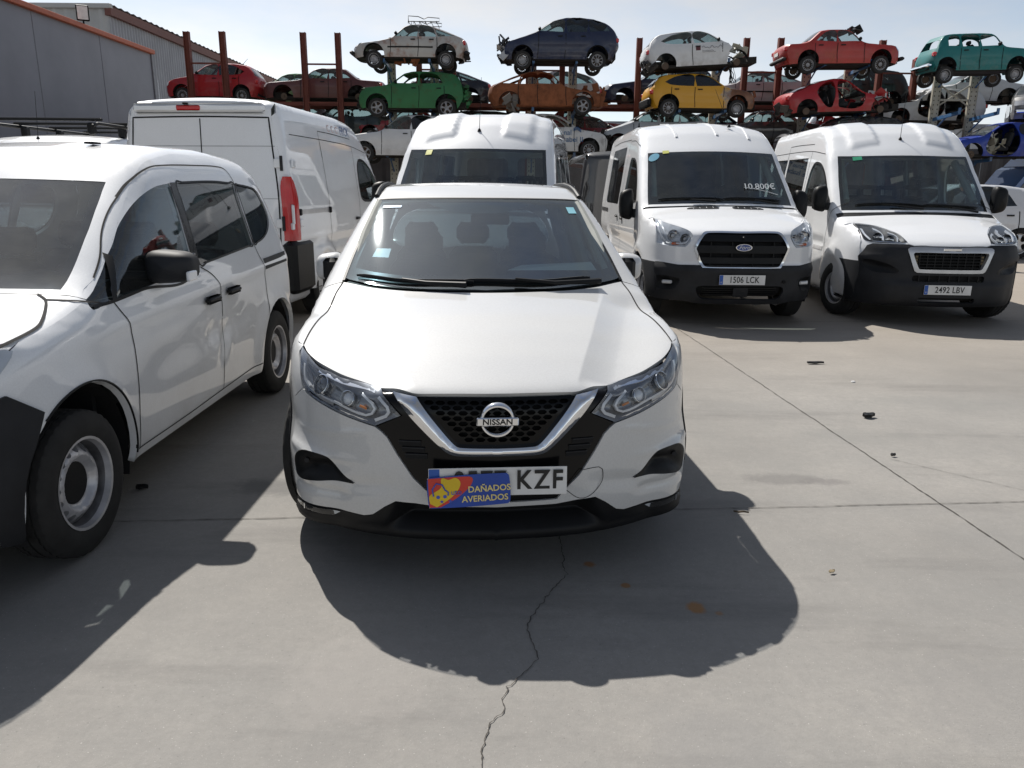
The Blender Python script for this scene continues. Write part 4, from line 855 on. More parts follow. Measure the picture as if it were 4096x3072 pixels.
# ------------------------------------------------------------------ common body shell
class Shell:
    def __init__(s, B, y0, y5, zlow, nz=.64, nf=.70, brow=None):
        s.brow = brow; s.nf = nf; s.B = B; f = B.f; s.f = f; s.y0, s.y5, s.zlow = y0, y5, zlow
        s.ys = np.linspace(y0 - .05, y5 + .05, 70); xs = np.linspace(.2, 1.25, 70); best = []
        XX, YY = np.meshgrid(xs, s.ys); P = f.solve('top', XX.ravel(), YY.ravel(), .45); N = np.abs(f.normal(P)[:, 0]).reshape(XX.shape); Z = P[:, 2].reshape(XX.shape)
        for i in range(len(s.ys)):
            k = np.argmax((N[i] > nz) | (Z[i] < .5)); best.append(xs[max(k - 1, 0)] if k > 0 else xs[-1])
        b = np.array(best); b = np.convolve(np.pad(b, 2, 'edge'), np.ones(5) / 5, 'valid'); s.b = b
        s.X = lambda y: np.interp(y, s.ys, b)
    def bnd(s, y0, m=0., n=17, sh=None):
        sh = float(s.f.shift(np.array([y0]))[0]) if sh is None else sh; X = float(s.X(y0)) - m
        for _ in range(6): X = float(s.X(y0 + sh * X * X)) - m
        return [(x, y0 + sh * x * x) for x in np.linspace(-X, X, n)]
    def seg(s, y0, y1, m=0., sh0=None, sh1=None):
        a = s.edge_line('f') if y0 == s.y0 else s.bnd(y0, m, sh=sh0); b = s.edge_line('r') if y1 == s.y5 else s.bnd(y1, m, sh=sh1); R_ = [(float(s.X(y)) - m, y) for y in np.linspace(a[-1][1], b[-1][1], 12)[1:-1]]
        return np.array(a + R_ + b[::-1] + [(-x, y) for x, y in R_[::-1]])
    def edge_line(s, which, n=21):
        """leading / trailing edge of the upper surface, following the plan of the nose or tail"""
        if which == 'f' and s.brow:
            b = np.array(s.brow); P = s.f.solve('front', b[:, 0], b[:, 1]); r = [(float(p[0]), float(p[1])) for p in P]; return [(-x, y) for x, y in r[::-1] if x > 1e-6] + r
        f = s.f; xs = np.linspace(0, 1.15, 90); pl = f.planf if which == 'f' else f.planr
        pv = pl(xs) if callable(pl) else pl[0] * (xs / pl[2]) ** pl[1]
        ys = s.y0 + pv if which == 'f' else s.y5 - pv
        P = f.solve('top', xs, ys, .45); N = f.normal(P); bad = (np.abs(N[:, 0]) > (s.nf - .06 if which == 'f' else .60)) | (P[:, 2] < .52)
        k = np.argmax(bad); k = (k - 1) if bad.any() and k > 0 else len(xs) - 1; Xc = xs[max(k, 4)]
        x = np.linspace(-Xc, Xc, n); return [(float(a), float(np.interp(abs(a), xs, ys))) for a in x]
    def ftop(s, sh=None):
        if s.brow:
            b = np.array([(-x, z) for x, z in s.brow[::-1] if x > 1e-6] + list(s.brow)); return s.f.solve('front', b[:, 0], b[:, 1])
        a = np.array(s.edge_line('f')); return s.f.solve('top', a[:, 0], a[:, 1], .45)
    def rtop(s, sh=None):
        a = np.array(s.edge_line('r')); return s.f.solve('top', a[:, 0], a[:, 1], .45)
    def endx(s, axis, zc, xc, n=16):
        zs = np.linspace(s.zlow, zc, n); xs = np.linspace(.3, 1.15, 60); XX, ZZ = np.meshgrid(xs, zs)
        P = s.f.solve(axis, XX.ravel(), ZZ.ravel()); N = np.abs(s.f.normal(P)[:, 0]).reshape(XX.shape); out = []
        for i in range(n):
            k = np.argmax(N[i] > (s.nf if axis == 'front' else .68)); out.append(xs[max(k - 1, 0)] if k > 0 else .8)
        out = np.array(out); t = sstep(.6, 1., (zs - s.zlow) / (zc - s.zlow)); return zs, out * (1 - t) + xc * t
    def front(s):
        P = s.ftop(); zs, xf = s.endx('front', P[-1, 2], P[-1, 0])
        s.fz, s.fx = zs, xf; return np.array([(p[0], p[2]) for p in P] + [(x, z) for x, z in zip(xf[::-1][1:], zs[::-1][1:])] + [(-x, z) for x, z in zip(xf[:-1], zs[:-1])])
    def rear(s):
        P = s.rtop(); zs, xf = s.endx('rear', P[-1, 2], P[-1, 0])
        s.rz, s.rx = zs, xf; return np.array([(p[0], p[2]) for p in P] + [(x, z) for x, z in zip(xf[::-1][1:], zs[::-1][1:])] + [(-x, z) for x, z in zip(xf[:-1], zs[:-1])])
    def side(s, arches, sill, y_f=None, y_r=None):
        f = s.f; s.front(); s.rear()
        e0 = s.edge_line('f')[-1]; e1 = s.edge_line('r')[-1]; yy = np.linspace(e0[1], e1[1], 60); xx = s.X(yy); xx[0] = e0[0]; xx[-1] = e1[0]; P = f.solve('top', xx, yy, .45)
        up = [(float(p[1]), float(p[2])) for p in P]
        F_ = f.solve('front', s.fx, s.fz); R_ = f.solve('rear', s.rx, s.rz)
        fr = [(float(p[1]), float(p[2])) for p in F_[::-1]][1:]; rr = [(float(p[1]), float(p[2])) for p in R_][:-1]
        low = []
        for (yc, zc, r) in arches:
            a0 = math.asin(min(.99, max(-.99, (zc - sill) / r)))
            low += [(yc + r * math.cos(a), zc + r * math.sin(a)) for a in np.linspace(math.pi + a0, -a0, 20)]
        low = [p for p in low if fr[-1][0] + .02 < p[0] < rr[0][0] - .02]
        return np.array(up[::-1] + fr + low + rr)
def windscreen(B, S, y0, y1, glass, m=.06, mat=WHITE_VAN, seal=PLASTIC, frit=.07, names=('windshield_frame', 'windshield'), inner=.45, res=None, rr=.05):
    fr = S.seg(y0, y1); gl = S.seg(y0 + .03, y1 - .03, m)
    B.panel(names[0], 'top', fr, mat, holes=[gl], res=res, inner=inner)
    if glass is not None: B.panel(names[1], 'top', gl, glass, off=-.002, res=(res or B.res) * 1.5, inner=inner)
    if frit:
        g2 = S.seg(y0 + .03 + frit, y1 - .03 - frit * .35, m + frit * .45)
        B.panel('frit_band', 'top', gl, GLOSSBLACK, holes=[g2], off=-.006, res=res, inner=inner)
    return gl
def wells(root, ys, zc, r, x, d=.3):
    for sx in (1, -1):
        for yc in ys: MB().lathe([(0, r), (sx * d, r + .005)], 18, 'x', (sx * (x - d), yc, zc), a0=-.35, a1=math.pi + .35).build('wheel_well', GAP, root)
def side_both(B, fn):
    for sx in (1, -1): fn(sx)
def strip2(B, name, pts, w, mat, sx, **k):
    o = B.strip(name, 'side', pts, w, mat, **k)
    if sx < 0:
        m = mirrored(o, name); m.parent = o.parent; bpy.data.objects.remove(o); return m
    return o
def cabin(root, yd, zd, w, rows, zseat, floor=(.4, 1., 4.), hole=False, steer_x=.42, mat=SEATM):
    dashboard(root, yd, zd, w, mat=M_plain('van_dash_grey', (.11, .115, .12), .75)); steering(root, (steer_x, yd + .36, zd + .02), .9)
    for y, xs in rows:
        for x in xs: seat(root, x, y, zseat, mat, hole)
    bx('cabin_floor', (0, (floor[1] + floor[2]) / 2, floor[0]), (w * 1.08, floor[2] - floor[1], .04), DARK, root)
def antenna(root, base, tip, r=.004):
    o = bpy.data.objects.new('antenna', None); link(o, root)
    MB().tube([base, tip], [r, r * .6], 6).build('rod', PLASTIC, o, True); MB().lathe([(-.01, .025), (.012, .02), (.03, .008)], 12, 'z', base).build('foot', PLASTIC, o, True)
def roundrect(cx, cz, w, h, r, n=5):
    P = []
    for (sx, sz, a0) in ((1, 1, 0), (-1, 1, 90), (-1, -1, 180), (1, -1, 270)):
        for i in range(n + 1):
            a = R(a0 + 90 * i / n); P.append((cx + sx * (w / 2 - r) + r * math.cos(a), cz + sz * (h / 2 - r) + r * math.sin(a)))
    return np.array(P)
def script_badge(parent, loc, w=.19, h=.08):
    o = bpy.data.objects.new('oval_badge', None); link(o, parent); o.location = loc
    g = MB(); n = 28
    el = lambda a, k, y: (w / 2 * k * math.cos(a), y, h / 2 * k * math.sin(a)); an = [2 * math.pi * i / n for i in range(n)]
    def oval(k0, y0, k1, y1, mat, nm):
        P = [el(a, k0, y0) for a in an] + [el(a, k1, y1) for a in an] + [(0, y1, 0)]
        Fc = [(i, (i + 1) % n, n + (i + 1) % n, n + i) for i in range(n)] + [(n + i, n + (i + 1) % n, 2 * n) for i in range(n)]
        MB().add(P, Fc).build(nm, mat, o, True)
    oval(1.0, .01, .97, -.006, CHROME, 'badge_rim'); oval(.86, -.0062, .85, -.0085, M_plain('badge_blue', (.01, .05, .25), .2, coat=1.0), 'badge_field')
    text('wordmark', 'Ford', .062, PLATEW, o, (0, -.0095, 0), (math.pi / 2, 0, 0), shear=.45)

def bumper_wrap(B, S, ztop, zlow, arch, mat=PLASTIC_GREY, off=.006):
    """black bumper end running round the corner to the wheel arch"""
    zs = np.linspace(ztop, zlow, 9); xf = np.interp(zs, S.fz, S.fx) - .012; P = B.f.solve('front', xf, zs); yc, zc, r = arch
    a1 = math.pi - math.asin(min(.98, (ztop - zc) / r)); a2 = math.pi + math.asin(min(.98, (zc - zlow) / r))
    ar = [(yc + r * math.cos(a), zc + r * math.sin(a)) for a in np.linspace(a1, a2, 12)]
    B.panel('bumper_end', 'side', np.array([(float(p[1]), float(p[2])) for p in P[::-1]] + ar), mat, off=off, res=.05, flange=.03, mirror=True)

# ------------------------------------------------------------------ van with chrome-framed grille and price on the glass
def van_doors(B, root, seams, handles, mat=GAP, w=.008, skip=()):
    for sx in (1, -1):
        for q in seams: strip2(B, 'door_gap', q, w, mat, sx, off=.003)
        for (y, z) in handles:
            p = B.on('side', y, z, .018); MB().box((sx * p[0], p[1], p[2]), (.03, .15, .035), None, .012).build('door_handle', PLASTIC, root, True)
def build_transit():
    root = empty('parked_van', (2.60, 8.72, 0), 0, 'white minibus van with black framed grille and 10.800€ written on its windscreen', 'van')
    B = Body(T_F, root, .05); S = Shell(B, .12, 5.30, .30, nf=.90, brow=[(0, 1.095), (.2, 1.096), (.40, 1.097), (.50, 1.103), (.57, 1.116), (.647, 1.136), (.794, 1.181), (.905, 1.225)]); W = WHITE_VAN
    fr = S.front(); half = lambda o: o
    grille = cr(sym([(0, 1.088, 1), (.40, 1.088), (.455, 1.06), (.535, .92), (.528, .88), (.45, .70), (.41, .683), (0, .683, 1)]), True, .03)
    hl = cr([(.905, 1.215, 1), (.794, 1.172), (.647, 1.126), (.575, 1.09), (.555, 1.04), (.60, .95), (.634, .918, 1), (.74, .922), (.86, .932), (.925, .952, 1), (.922, 1.08)], True, .03)
    # body colour nose above the bumper
    xs_ = [(x, z) for x, z in zip(S.fx[::-1], S.fz[::-1]) if z > .735]
    top = [(p[0], p[2]) for p in S.ftop()]; tp = [p for p in top if p[0] >= 0]
    nose = np.array(tp + xs_[1:] + [(1.0 if False else xs_[-1][0], .735), (.85, .735), (.70, .718), (.53, .722), (0, .722)]); nose = np.concatenate([nose, (nose * np.array([-1, 1]))[::-1][1:-1]])
    B.panel('front_panel', 'front', dens(nose, .08), W, holes=[grille, hl, hl * np.array([-1, 1])], res=.035, flange=.03)
    bmp = [(0, .718), (.53, .718), (.70, .714), (.85, .731)] + [(x, min(z, .731)) for x, z in zip(S.fx[::-1], S.fz[::-1]) if z < .74]
    bmp = np.array(bmp + [(0, .30)]); bmp = np.concatenate([bmp, (bmp * np.array([-1, 1]))[::-1][1:-1]])
    intake = cr(sym([(0, .488, 1), (.44, .488), (.50, .46), (.46, .37), (.40, .345), (0, .345, 1)]), True, .04)
    fogs = cr([(.905, .575), (.69, .565), (.68, .53), (.73, .44), (.89, .425), (.92, .5)], True, .03)
    B.panel('bumper', 'front', bmp, PLASTIC_GREY, holes=[intake, fogs, fogs * np.array([-1, 1])], res=.035, flange=.03, disp=lambda P: .02 * np.exp(-((P[:, 2] - .66) / .06) ** 2) + .03 * sstep(.5, .36, P[:, 2]) * (1 - sstep(.45, .65, np.abs(P[:, 0]))))
    B.panel('intake_back', 'front', intake, GAP, off=-.06, res=.1); bumper_wrap(B, S, .728, .31, (1.02, .38, .425))
    for k in range(4): B.strip('intake_bar', 'front', [(-.43, .375 + .028 * k), (0, .375 + .028 * k), (.43, .375 + .028 * k)], .012, PLASTIC, off=-.03, th=.02)
    B.panel('intake_sensor', 'front', lin([(-.08, .36), (.09, .36), (.09, .47), (-.08, .47)]), PLASTIC_GREY, off=-.012, res=.1)
    for sx in (1, -1):
        B.panel('fog_recess', 'front', fogs, PLASTIC, off=-.002, res=.03, disp=dish('front', fogs, -.05, .06), sign=sx)
        p = B.on('front', .815, .508, -.025); d = bpy.data.objects.new('fog_lamp', None); link(d, root); MB().box((sx * p[0], p[1], p[2]), (.12, .03, .045), Matrix.Rotation(sx * .35, 3, 'Z'), .012).build('lamp_glass', CLEARLAMP, d, True)
        lamp = bpy.data.objects.new('headlight', None); link(lamp, root)
        B.panel('housing', 'front', hl, CLEARLAMP, off=-.003, res=.03, parent=lamp, disp=dish('front', hl, -.06, .06), sign=sx); B.panel('lens_cover', 'front', hl, LENS, off=.002, res=.05, parent=lamp, sign=sx)
        for (x, z, r_) in ((.775, 1.055, .062), (.645, 1.02, .052)):
            p = B.on('front', x, z, -.045); MB().lathe([(-.03, r_ * 1.15), (0, r_), (.02, r_ * .5), (.022, .001)], 20, 'y', (sx * p[0], p[1], p[2])).build('reflector', CHROME, lamp, True)
            MB().lathe([(-.02, .001), (-.015, r_ * .3), (.01, r_ * .36)], 14, 'y', (sx * p[0], p[1], p[2])).build('bulb_cover', SILVER, lamp, True)
        p = B.on('front', .74, .955, -.02); MB().box((sx * p[0], p[1], p[2]), (.10, .02, .03), None, .008).build('turn_lamp', M_plain('amber_lamp', (.50, .10, .03), .3), lamp)
        for pts in ([(.905, 1.19), (.895, 1.08), (.85, .985), (.64, .965), (.59, 1.03)], [(.855, 1.16), (.845, 1.08), (.80, 1.0)]):
            o = B.strip('light_guide', 'front', pts, .014, CLEARLAMP, off=-.012, th=.02, parent=lamp)
            if sx < 0: m_ = mirrored(o); m_.parent = lamp; bpy.data.objects.remove(o)
    # grille
    gr = bpy.data.objects.new('grille', None); link(gr, root)
    B.panel('grille_back', 'front', grille, GAP, off=-.055, res=.12, parent=gr)
    ring = dens(grille, .05); cen = grille.mean(0); inn = (grille - cen) * np.array([.955, .91]) + cen
    B.panel('chrome_frame', 'front', grille * np.array([1, 1]) + 0, CHROME, holes=[inn], off=.014, res=.03, flange=.05, parent=gr)
    for zb_, hh in ((1.025, .075), (.90, .085), (.775, .07)):
        hw = float(np.interp(zb_, [.69, .91, 1.08], [.42, .515, .43]))
        B.strip('grille_bar', 'front', [(-hw, zb_), (-hw * .5, zb_), (0, zb_), (hw * .5, zb_), (hw, zb_)], hh, PLASTIC, off=.004, th=.03, parent=gr)
    for zb_ in (.962, .838, .725):
        for xx in (-.36, -.12, .12, .36): p = B.on('front', xx, zb_, -.02); bx('grille_web', tuple(p), (.012, .03, .05), PLASTIC, gr)
    script_badge(root, (0, .005, .925)); MB().lathe([(-.006, .001), (-.006, .012), (.01, .016)], 12, 'y', (0, .03, 1.03)).build('front_camera', PLASTIC, root, True)
    plate(root, (0, -.028, .565), 0, 0, '1506 LCK')
    for k in range(1): MB().lathe([(-.004, .001), (-.004, .016), (.005, .02)], 14, 'y', (.50, .03, .54)).build('parking_sensor', GAP, root, True)
    # hood, windscreen, roof
    B.panel('hood', 'top', S.seg(.12, .94), W, res=.05, flange=.02, inner=.6)
    for sx in (1, -1):
        v = cr([(.10 * sx, .86), (.47 * sx, .905), (.44 * sx, .95), (.09 * sx, .925)], True, .05); B.panel('hood_vent', 'top', v, PLASTIC, off=.004, res=.08, inner=.6)
        for k in range(4): B.panel('vent_web', 'top', lin([(sx * (.15 + .08 * k), .88), (sx * (.156 + .08 * k), .88), (sx * (.156 + .08 * k), .925), (sx * (.15 + .08 * k), .925)]), W, off=.008, res=.1, inner=.6)
    windscreen(B, S, .97, 1.74, GLASS_VAN, .07, W, frit=.10, inner=.7)
    B.panel('roof', 'top', S.seg(1.725, 5.30), W, off=-.0012, res=.06, inner=.7)
    for xx in (-.42, .12, .55): B.strip('roof_rib', 'top', [(xx, 2.05), (xx * 1.02, 2.4), (xx * 1.02, 3.2)], .03, W, off=.010, th=.012, inner=1.)
    antenna(root, (.34, 2.3, 2.385), (.20, 2.62, 2.90)); MB().lathe([(0, .03), (.05, .012), (.09, .006)], 10, 'z', (-.72, 3.4, 2.42)).build('roof_aerial_stub', PLASTIC, root, True)
    # sides
    out = S.side([(1.02, .38, .42), (4.32, .38, .42)], .33)
    w_door = cr([(1.55, 1.41, 1), (1.72, 1.64), (2.0, 1.86), (2.25, 1.945), (2.62, 1.955, 1), (2.72, 1.40, 1), (1.9, 1.37)], True, .05)
    w_side = roundrect(3.98, 1.74, 1.5, .83, .08); w_rear = roundrect(4.95, 1.74, .5, .83, .07)
    for sx in (1, -1):
        B.panel('body_side', 'side', out, W, holes=[w_door, w_side], res=.06, flange=.03, sign=sx)
        B.panel('door_window', 'side', w_door, GLASS, off=-.006, res=.1, sign=sx); B.panel('side_window', 'side', w_side, GLASS_TINT, off=-.004, res=.1, sign=sx)
        strip2(B, 'window_seal', [tuple(p) for p in w_door[::3]], .03, PLASTIC, sx, off=.003, closed=True)
        strip2(B, 'slide_rail', [(4.4, 1.21), (5.25, 1.21)], .06, PLASTIC_GREY, sx, off=.006, th=.02)
        mirror_unit(B, root, (1.13, 1.50, 1.36), (.18, .16, .38), PLASTIC, PLASTIC, .12, sx)
        add_wheel(root, sx * .87, 1.02, .35, .235, .22, 'steel', .06); add_wheel(root, sx * .87, 4.32, .35, .235, .22, 'steel')
    van_doors(B, root, [[(1.42, 1.36), (1.44, .9), (1.42, .4)], [(2.95, 2.25), (2.96, 1.2), (2.93, .36)], [(4.85, 2.2), (4.87, 1.2), (4.84, .4)], [(2.97, 2.24), (4.0, 2.26), (4.84, 2.24)], [(2.1, 2.12), (2.5, 2.2), (2.9, 2.22)]], [(2.70, 1.135), (3.22, 1.15)])
    B.panel('rear_doors', 'rear', S.rear(), W, res=.12, inner=3.); wells(root, (1.02, 4.32), .38, .42, .98)
    bx('underbody', (0, 2.9, .42), (1.7, 4.9, .16), UNDER, root)
    MB().tube([(.15, .5, .30), (.32, .45, .22), (.50, .52, .25), (.62, .60, .20)], .018, 6).build('hanging_pipe', M_plain('pipe_metal', (.35, .34, .33), .4, .8), root, True)
    cabin(root, 1.50, 1.30, 1.72, ((2.35, (-.5, -.05, .52)), (3.4, (-.5, 0, .5))), .72, (.62, 1.2, 5.2))
    B.panel('headliner', 'top', S.seg(1.85, 5.2, .08), CREAM, off=-.05, res=.2, inner=1.)
    bx('bulkhead', (0, 4.7, 1.5), (1.6, .03, 1.6), DARK, root)
    for sx in (1, -1): MB().tube([(sx * .80, 1.36, 1.42), (sx * .74, 2.02, 1.97)], .045, 8).build('pillar_trim', CREAM, root, True)
    wiper(B, [(-.78, 1.19), (-.4, 1.10), (0, 1.045)], arm=[(-.10, 1.0), (-.4, 1.06)]); wiper(B, [(.0, 1.055), (.4, 1.10), (.75, 1.17)], arm=[(.7, 1.09), (.4, 1.06)])
    # price and stickers on the glass
    chalk = M_plain('chalk_white', (.75, .77, .77), .8)
    P = lambda x, y: B.f.solve('top', np.array([x]), np.array([y]), .7)[0]
    a = P(.50, 1.285); t = text('price_writing', '10.800€', .135, chalk, root, tuple(a + np.array([0, -.012, .006])), (R(44), 0, R(14)), shear=.2)
    MB().tube([tuple(P(x, 1.215 + .05 * x) + np.array([0, -.01, .008])) for x in (.30, .45, .6, .74)], .004, 5).build('price_underline', chalk, root)
    B.panel('round_sticker', 'top', np.array([(-.755 + .07 * math.cos(k), 1.775 + .05 * math.sin(k)) for k in np.linspace(0, 2 * math.pi, 19)[:-1]]), M_plain('sticker_cyan', (.03, .26, .40), .5), off=.006, res=.1, inner=.7)
    B.panel('yellow_sticker', 'top', lin([(-.64, 1.78), (-.56, 1.765), (-.56, 1.81), (-.64, 1.83)]), M_plain('sticker_yellow', (.55, .55, .10), .5), off=.006, res=.1, inner=.7)
build_transit()

# ------------------------------------------------------------------ high-roof vans of one family
HLD = cr([(.868, 1.160, 1), (.757, 1.153), (.656, 1.134), (.56, 1.092), (.505, 1.06), (.462, .985, 1), (.545, .972), (.627, .970), (.74, .968), (.812, .972), (.875, 1.0)], True, .03)
def van_family(name, loc, rz, label, form=D_F, W=WHITE_VAN, front='full', side_glass=True, group=None, tint=GLASS_TINT, roofbulge=True):
    root = empty(name, loc, rz, label, 'van', group); B = Body(form, root, .05); S = Shell(B, .05, 5.20, .24, nf=.90, brow=[(0, .944), (.2, .945), (.40, .946), (.455, .962), (.50, 1.065), (.556, 1.098), (.652, 1.141), (.755, 1.160), (.87, 1.167)] if front == 'full' else None)
    grille_o = cr(sym([(0, .922, 1), (.42, .922), (.468, .905), (.455, .85), (.385, .66), (.36, .645), (0, .64, 1)]), True, .03)
    grille_i = cr(sym([(0, .868, 1), (.40, .868), (.412, .85), (.345, .69), (.33, .682), (0, .680, 1)]), True, .03)
    if front == 'full':
        tp = [(p[0], p[2]) for p in S.ftop() if p[0] >= 0]; xs_ = [(x, z) for x, z in zip(S.fx[::-1], S.fz[::-1])] if hasattr(S, 'fx') else None
        S.front(); xs_ = list(zip(S.fx[::-1], S.fz[::-1])); hi = [p for p in xs_ if p[1] > .80]; lo = [p for p in xs_ if p[1] <= .80]
        up = np.array([(.905, 1.16), (.885, 1.165), (.868, 1.165)]) if False else None
        bump = [(0, .938), (.40, .940), (.462, .958), (.62, .957), (.80, .955), (.85, .93)] + [(x, z) for x, z in lo] + [(0, .24)]
        bump = np.array(bump); bump = np.concatenate([bump, (bump * np.array([-1, 1]))[::-1][1:-1]])
        pocket = cr([(.86, .765), (.70, .745), (.60, .70), (.54, .64), (.66, .625), (.80, .635), (.87, .70)], True, .03); slot = roundrect(0, .575, .80, .07, .03); low = roundrect(0, .335, .62, .055, .02); tow = roundrect(.78, .40, .22, .12, .05)
        B.panel('bumper', 'front', bump, PLASTIC_GREY, holes=[grille_o, pocket, pocket * np.array([-1, 1]), slot, low], res=.035, flange=.03, disp=lambda P: .03 * sstep(.56, .50, P[:, 2]) * sstep(.24, .30, P[:, 2]) * (1 - sstep(.55, .8, np.abs(P[:, 0]))) + .02 * np.exp(-((P[:, 2] - .80) / .05) ** 2) * sstep(.5, .7, np.abs(P[:, 0])))
        for o_, nm in ((slot, 'slot_back'), (low, 'intake_back')): B.panel(nm, 'front', o_, GAP, off=-.04, res=.15)
        for k in range(7): p = B.on('front', -.33 + .11 * k, .575, -.012); bx('slot_web', tuple(p), (.012, .02, .07), PLASTIC, root)
        bumper_wrap(B, S, .74, .26, (.95, .37, .425))
        gr = bpy.data.objects.new('grille', None); link(gr, root)
        B.panel('grille_frame', 'front', grille_o, M_plain('satin_silver', (.55, .56, .58), .3, .6), holes=[grille_i], off=.016, res=.03, flange=.05, parent=gr)
        B.panel('grille_back', 'front', grille_i, GAP, off=-.07, res=.15, parent=gr)
        for k in range(5): zz = .705 + .034 * k; hw = float(np.interp(zz, [.68, .87], [.335, .40])); B.strip('grille_slat', 'front', [(-hw, zz), (0, zz), (hw, zz)], .011, PLASTIC, off=-.015, th=.03, parent=gr)
        for k in range(-4, 5): p = B.on('front', .085 * k, .775, -.035); bx('grille_web', tuple(p), (.010, .03, .18), PLASTIC, gr)
        for xx in (-.37, .37): p = B.on('front', xx, .79, -.045); bx('grille_clip', tuple(p), (.03, .02, .10), M_plain('clip_brass', (.25, .19, .10), .5), gr)
        bd = B.on('front', 0, .900, .018); MB().box(tuple(bd), (.20, .012, .034), None, .005).build('maker_badge', CHROME, gr, True)
        plate(root, (-.015, -.036, .452), 0, 0, '2492 LBV')
        for sx in (1, -1):
            B.panel('bumper_pocket', 'front', pocket, PLASTIC, off=-.002, res=.04, disp=dish('front', pocket, -.06, .07), sign=sx)
            lamp = bpy.data.objects.new('headlight', None); link(lamp, root)
            B.panel('housing', 'front', HLD, PLASTIC, off=-.002, res=.03, parent=lamp, disp=dish('front', HLD, -.05, .05), sign=sx); B.panel('lens_cover', 'front', HLD, LENS, off=.003, res=.05, parent=lamp, sign=sx)
            for (x, z, r_) in ((.735, 1.055, .05), (.62, 1.035, .042)):
                p = B.on('front', x, z, -.04); MB().lathe([(-.028, r_ * 1.15), (0, r_), (.02, r_ * .5), (.022, .001)], 20, 'y', (sx * p[0], p[1], p[2])).build('reflector', CHROME, lamp, True)
            for pts, m, w_ in (([(.56, .99), (.535, 1.05), (.60, 1.085)], CLEARLAMP, .012), ([(.70, 1.0), (.675, 1.09), (.72, 1.12)], CLEARLAMP, .02), ([(.50, .985), (.64, .985), (.80, .985)], CHROME, .008), ([(.82, 1.0), (.85, 1.06), (.84, 1.12)], CLEARLAMP, .02)):
                o = B.strip('light_guide', 'front', pts, w_, m, off=-.012, th=.02, parent=lamp)
                if sx < 0: m_ = mirrored(o); m_.parent = lamp; bpy.data.objects.remove(o)
            o = HLD * 1.0
        # body colour round the lamps, between hood and bumper
        fo = [(p[0], p[2]) for p in S.ftop() if p[0] >= 0] + [p for p in xs_[1:] if p[1] > .76]; fo = np.array(fo + [(.5, .80), (0, .80)]); fo = np.concatenate([fo, (fo * np.array([-1, 1]))[::-1][1:-1]])
        B.panel('front_panel', 'front', fo, W, holes=[HLD, HLD * np.array([-1, 1]), grille_o], off=-.006, res=.05)
        B.panel('hood', 'top', S.seg(S.y0, .92), W, res=.05, flange=.02, inner=.6)
    else:
        B.panel('front_panel', 'front', S.front(), W, res=.08); B.panel('hood', 'top', S.seg(.05, .92), W, res=.08, inner=.6)
    B.panel('cowl', 'top', S.seg(.925, .985), PLASTIC, off=-.005, res=.08, inner=.6)
    windscreen(B, S, .985, 1.72, GLASS_VAN, .07, W, frit=.09, inner=.7)
    B.panel('roof', 'top', S.seg(1.705, 5.20), W, off=-.0012, res=.05 if roofbulge else .09, inner=.7)
    zr = float(B.f.solve('top', np.array([0.]), np.array([1.98]), .7)[0, 2]); antenna(root, (0, 1.98, zr), (.02, 2.02, zr + .62))
    out = S.side([(.95, .37, .42), (4.40, .37, .42)], .30)
    w_door = cr([(1.46, 1.40, 1), (1.66, 1.57), (1.90, 1.76), (2.15, 1.885), (2.42, 1.925), (2.60, 1.86), (2.66, 1.45), (2.58, 1.37), (2.0, 1.355)], True, .05)
    holes = [w_door]; glass = []
    if side_glass: glass = [lin([(2.84, 1.34), (4.02, 1.34), (4.02, 2.02), (2.90, 2.01)]), lin([(4.12, 1.34), (5.05, 1.34), (5.0, 2.03), (4.12, 2.02)])]
    seams = [[(1.28, 1.40), (1.40, .9), (1.36, .4)], [(2.76, 2.10), (2.78, 1.2), (2.76, .33)], [(4.10, 2.12), (4.11, 1.2), (4.08, .34)], [(2.76, 2.20), (3.6, 2.22), (4.10, 2.22)], [(2.1, 2.04), (2.76, 2.10), (3.6, 2.12), (5.1, 2.12)], [(4.10, 2.22), (4.11, 1.9)]]
    for sx in (1, -1):
        B.panel('body_side', 'side', out, W, holes=holes + glass, res=.06, flange=.03, sign=sx)
        B.panel('door_window', 'side', w_door, GLASS, off=-.006, res=.1, sign=sx)
        strip2(B, 'window_seal', [tuple(p) for p in w_door[::3]], .035, PLASTIC, sx, off=.003, closed=True)
        for q in glass: B.panel('side_window', 'side', q, tint, off=-.003, res=.12, sign=sx)
        mirror_unit(B, root, (1.125, 1.42, 1.45), (.18, .15, .33), PLASTIC, PLASTIC, .16, sx)
        strip2(B, 'slide_rail', [(4.14, 1.27), (5.18, 1.27)], .05, SILVER, sx, off=.005, th=.03); 
        for yy in (4.13, 5.19): p = B.on('side', yy, 1.27, .005); bx('rail_end', (sx * p[0], p[1], p[2]), (.05, .05, .075), PLASTIC, root, .01)
        strip2(B, 'side_strip', [(1.5, .80), (2.75, .80)], .05, M_plain('strip_grey', (.45, .45, .46), .6), sx, off=.004, th=.01)
        add_wheel(root, sx * .88, .95, .345, .225, .20, 'steel', .30 if front == 'full' else 0, fine=(front == 'full')); add_wheel(root, sx * .88, 4.40, .345, .225, .20, 'steel')
    van_doors(B, root, seams, [(2.62, 1.10), (2.95, 1.12)])
    wells(root, (.95, 4.40), .37, .42, .99); bx('underbody', (0, 2.8, .40), (1.6, 4.8, .18), UNDER, root)
    return root, B, S
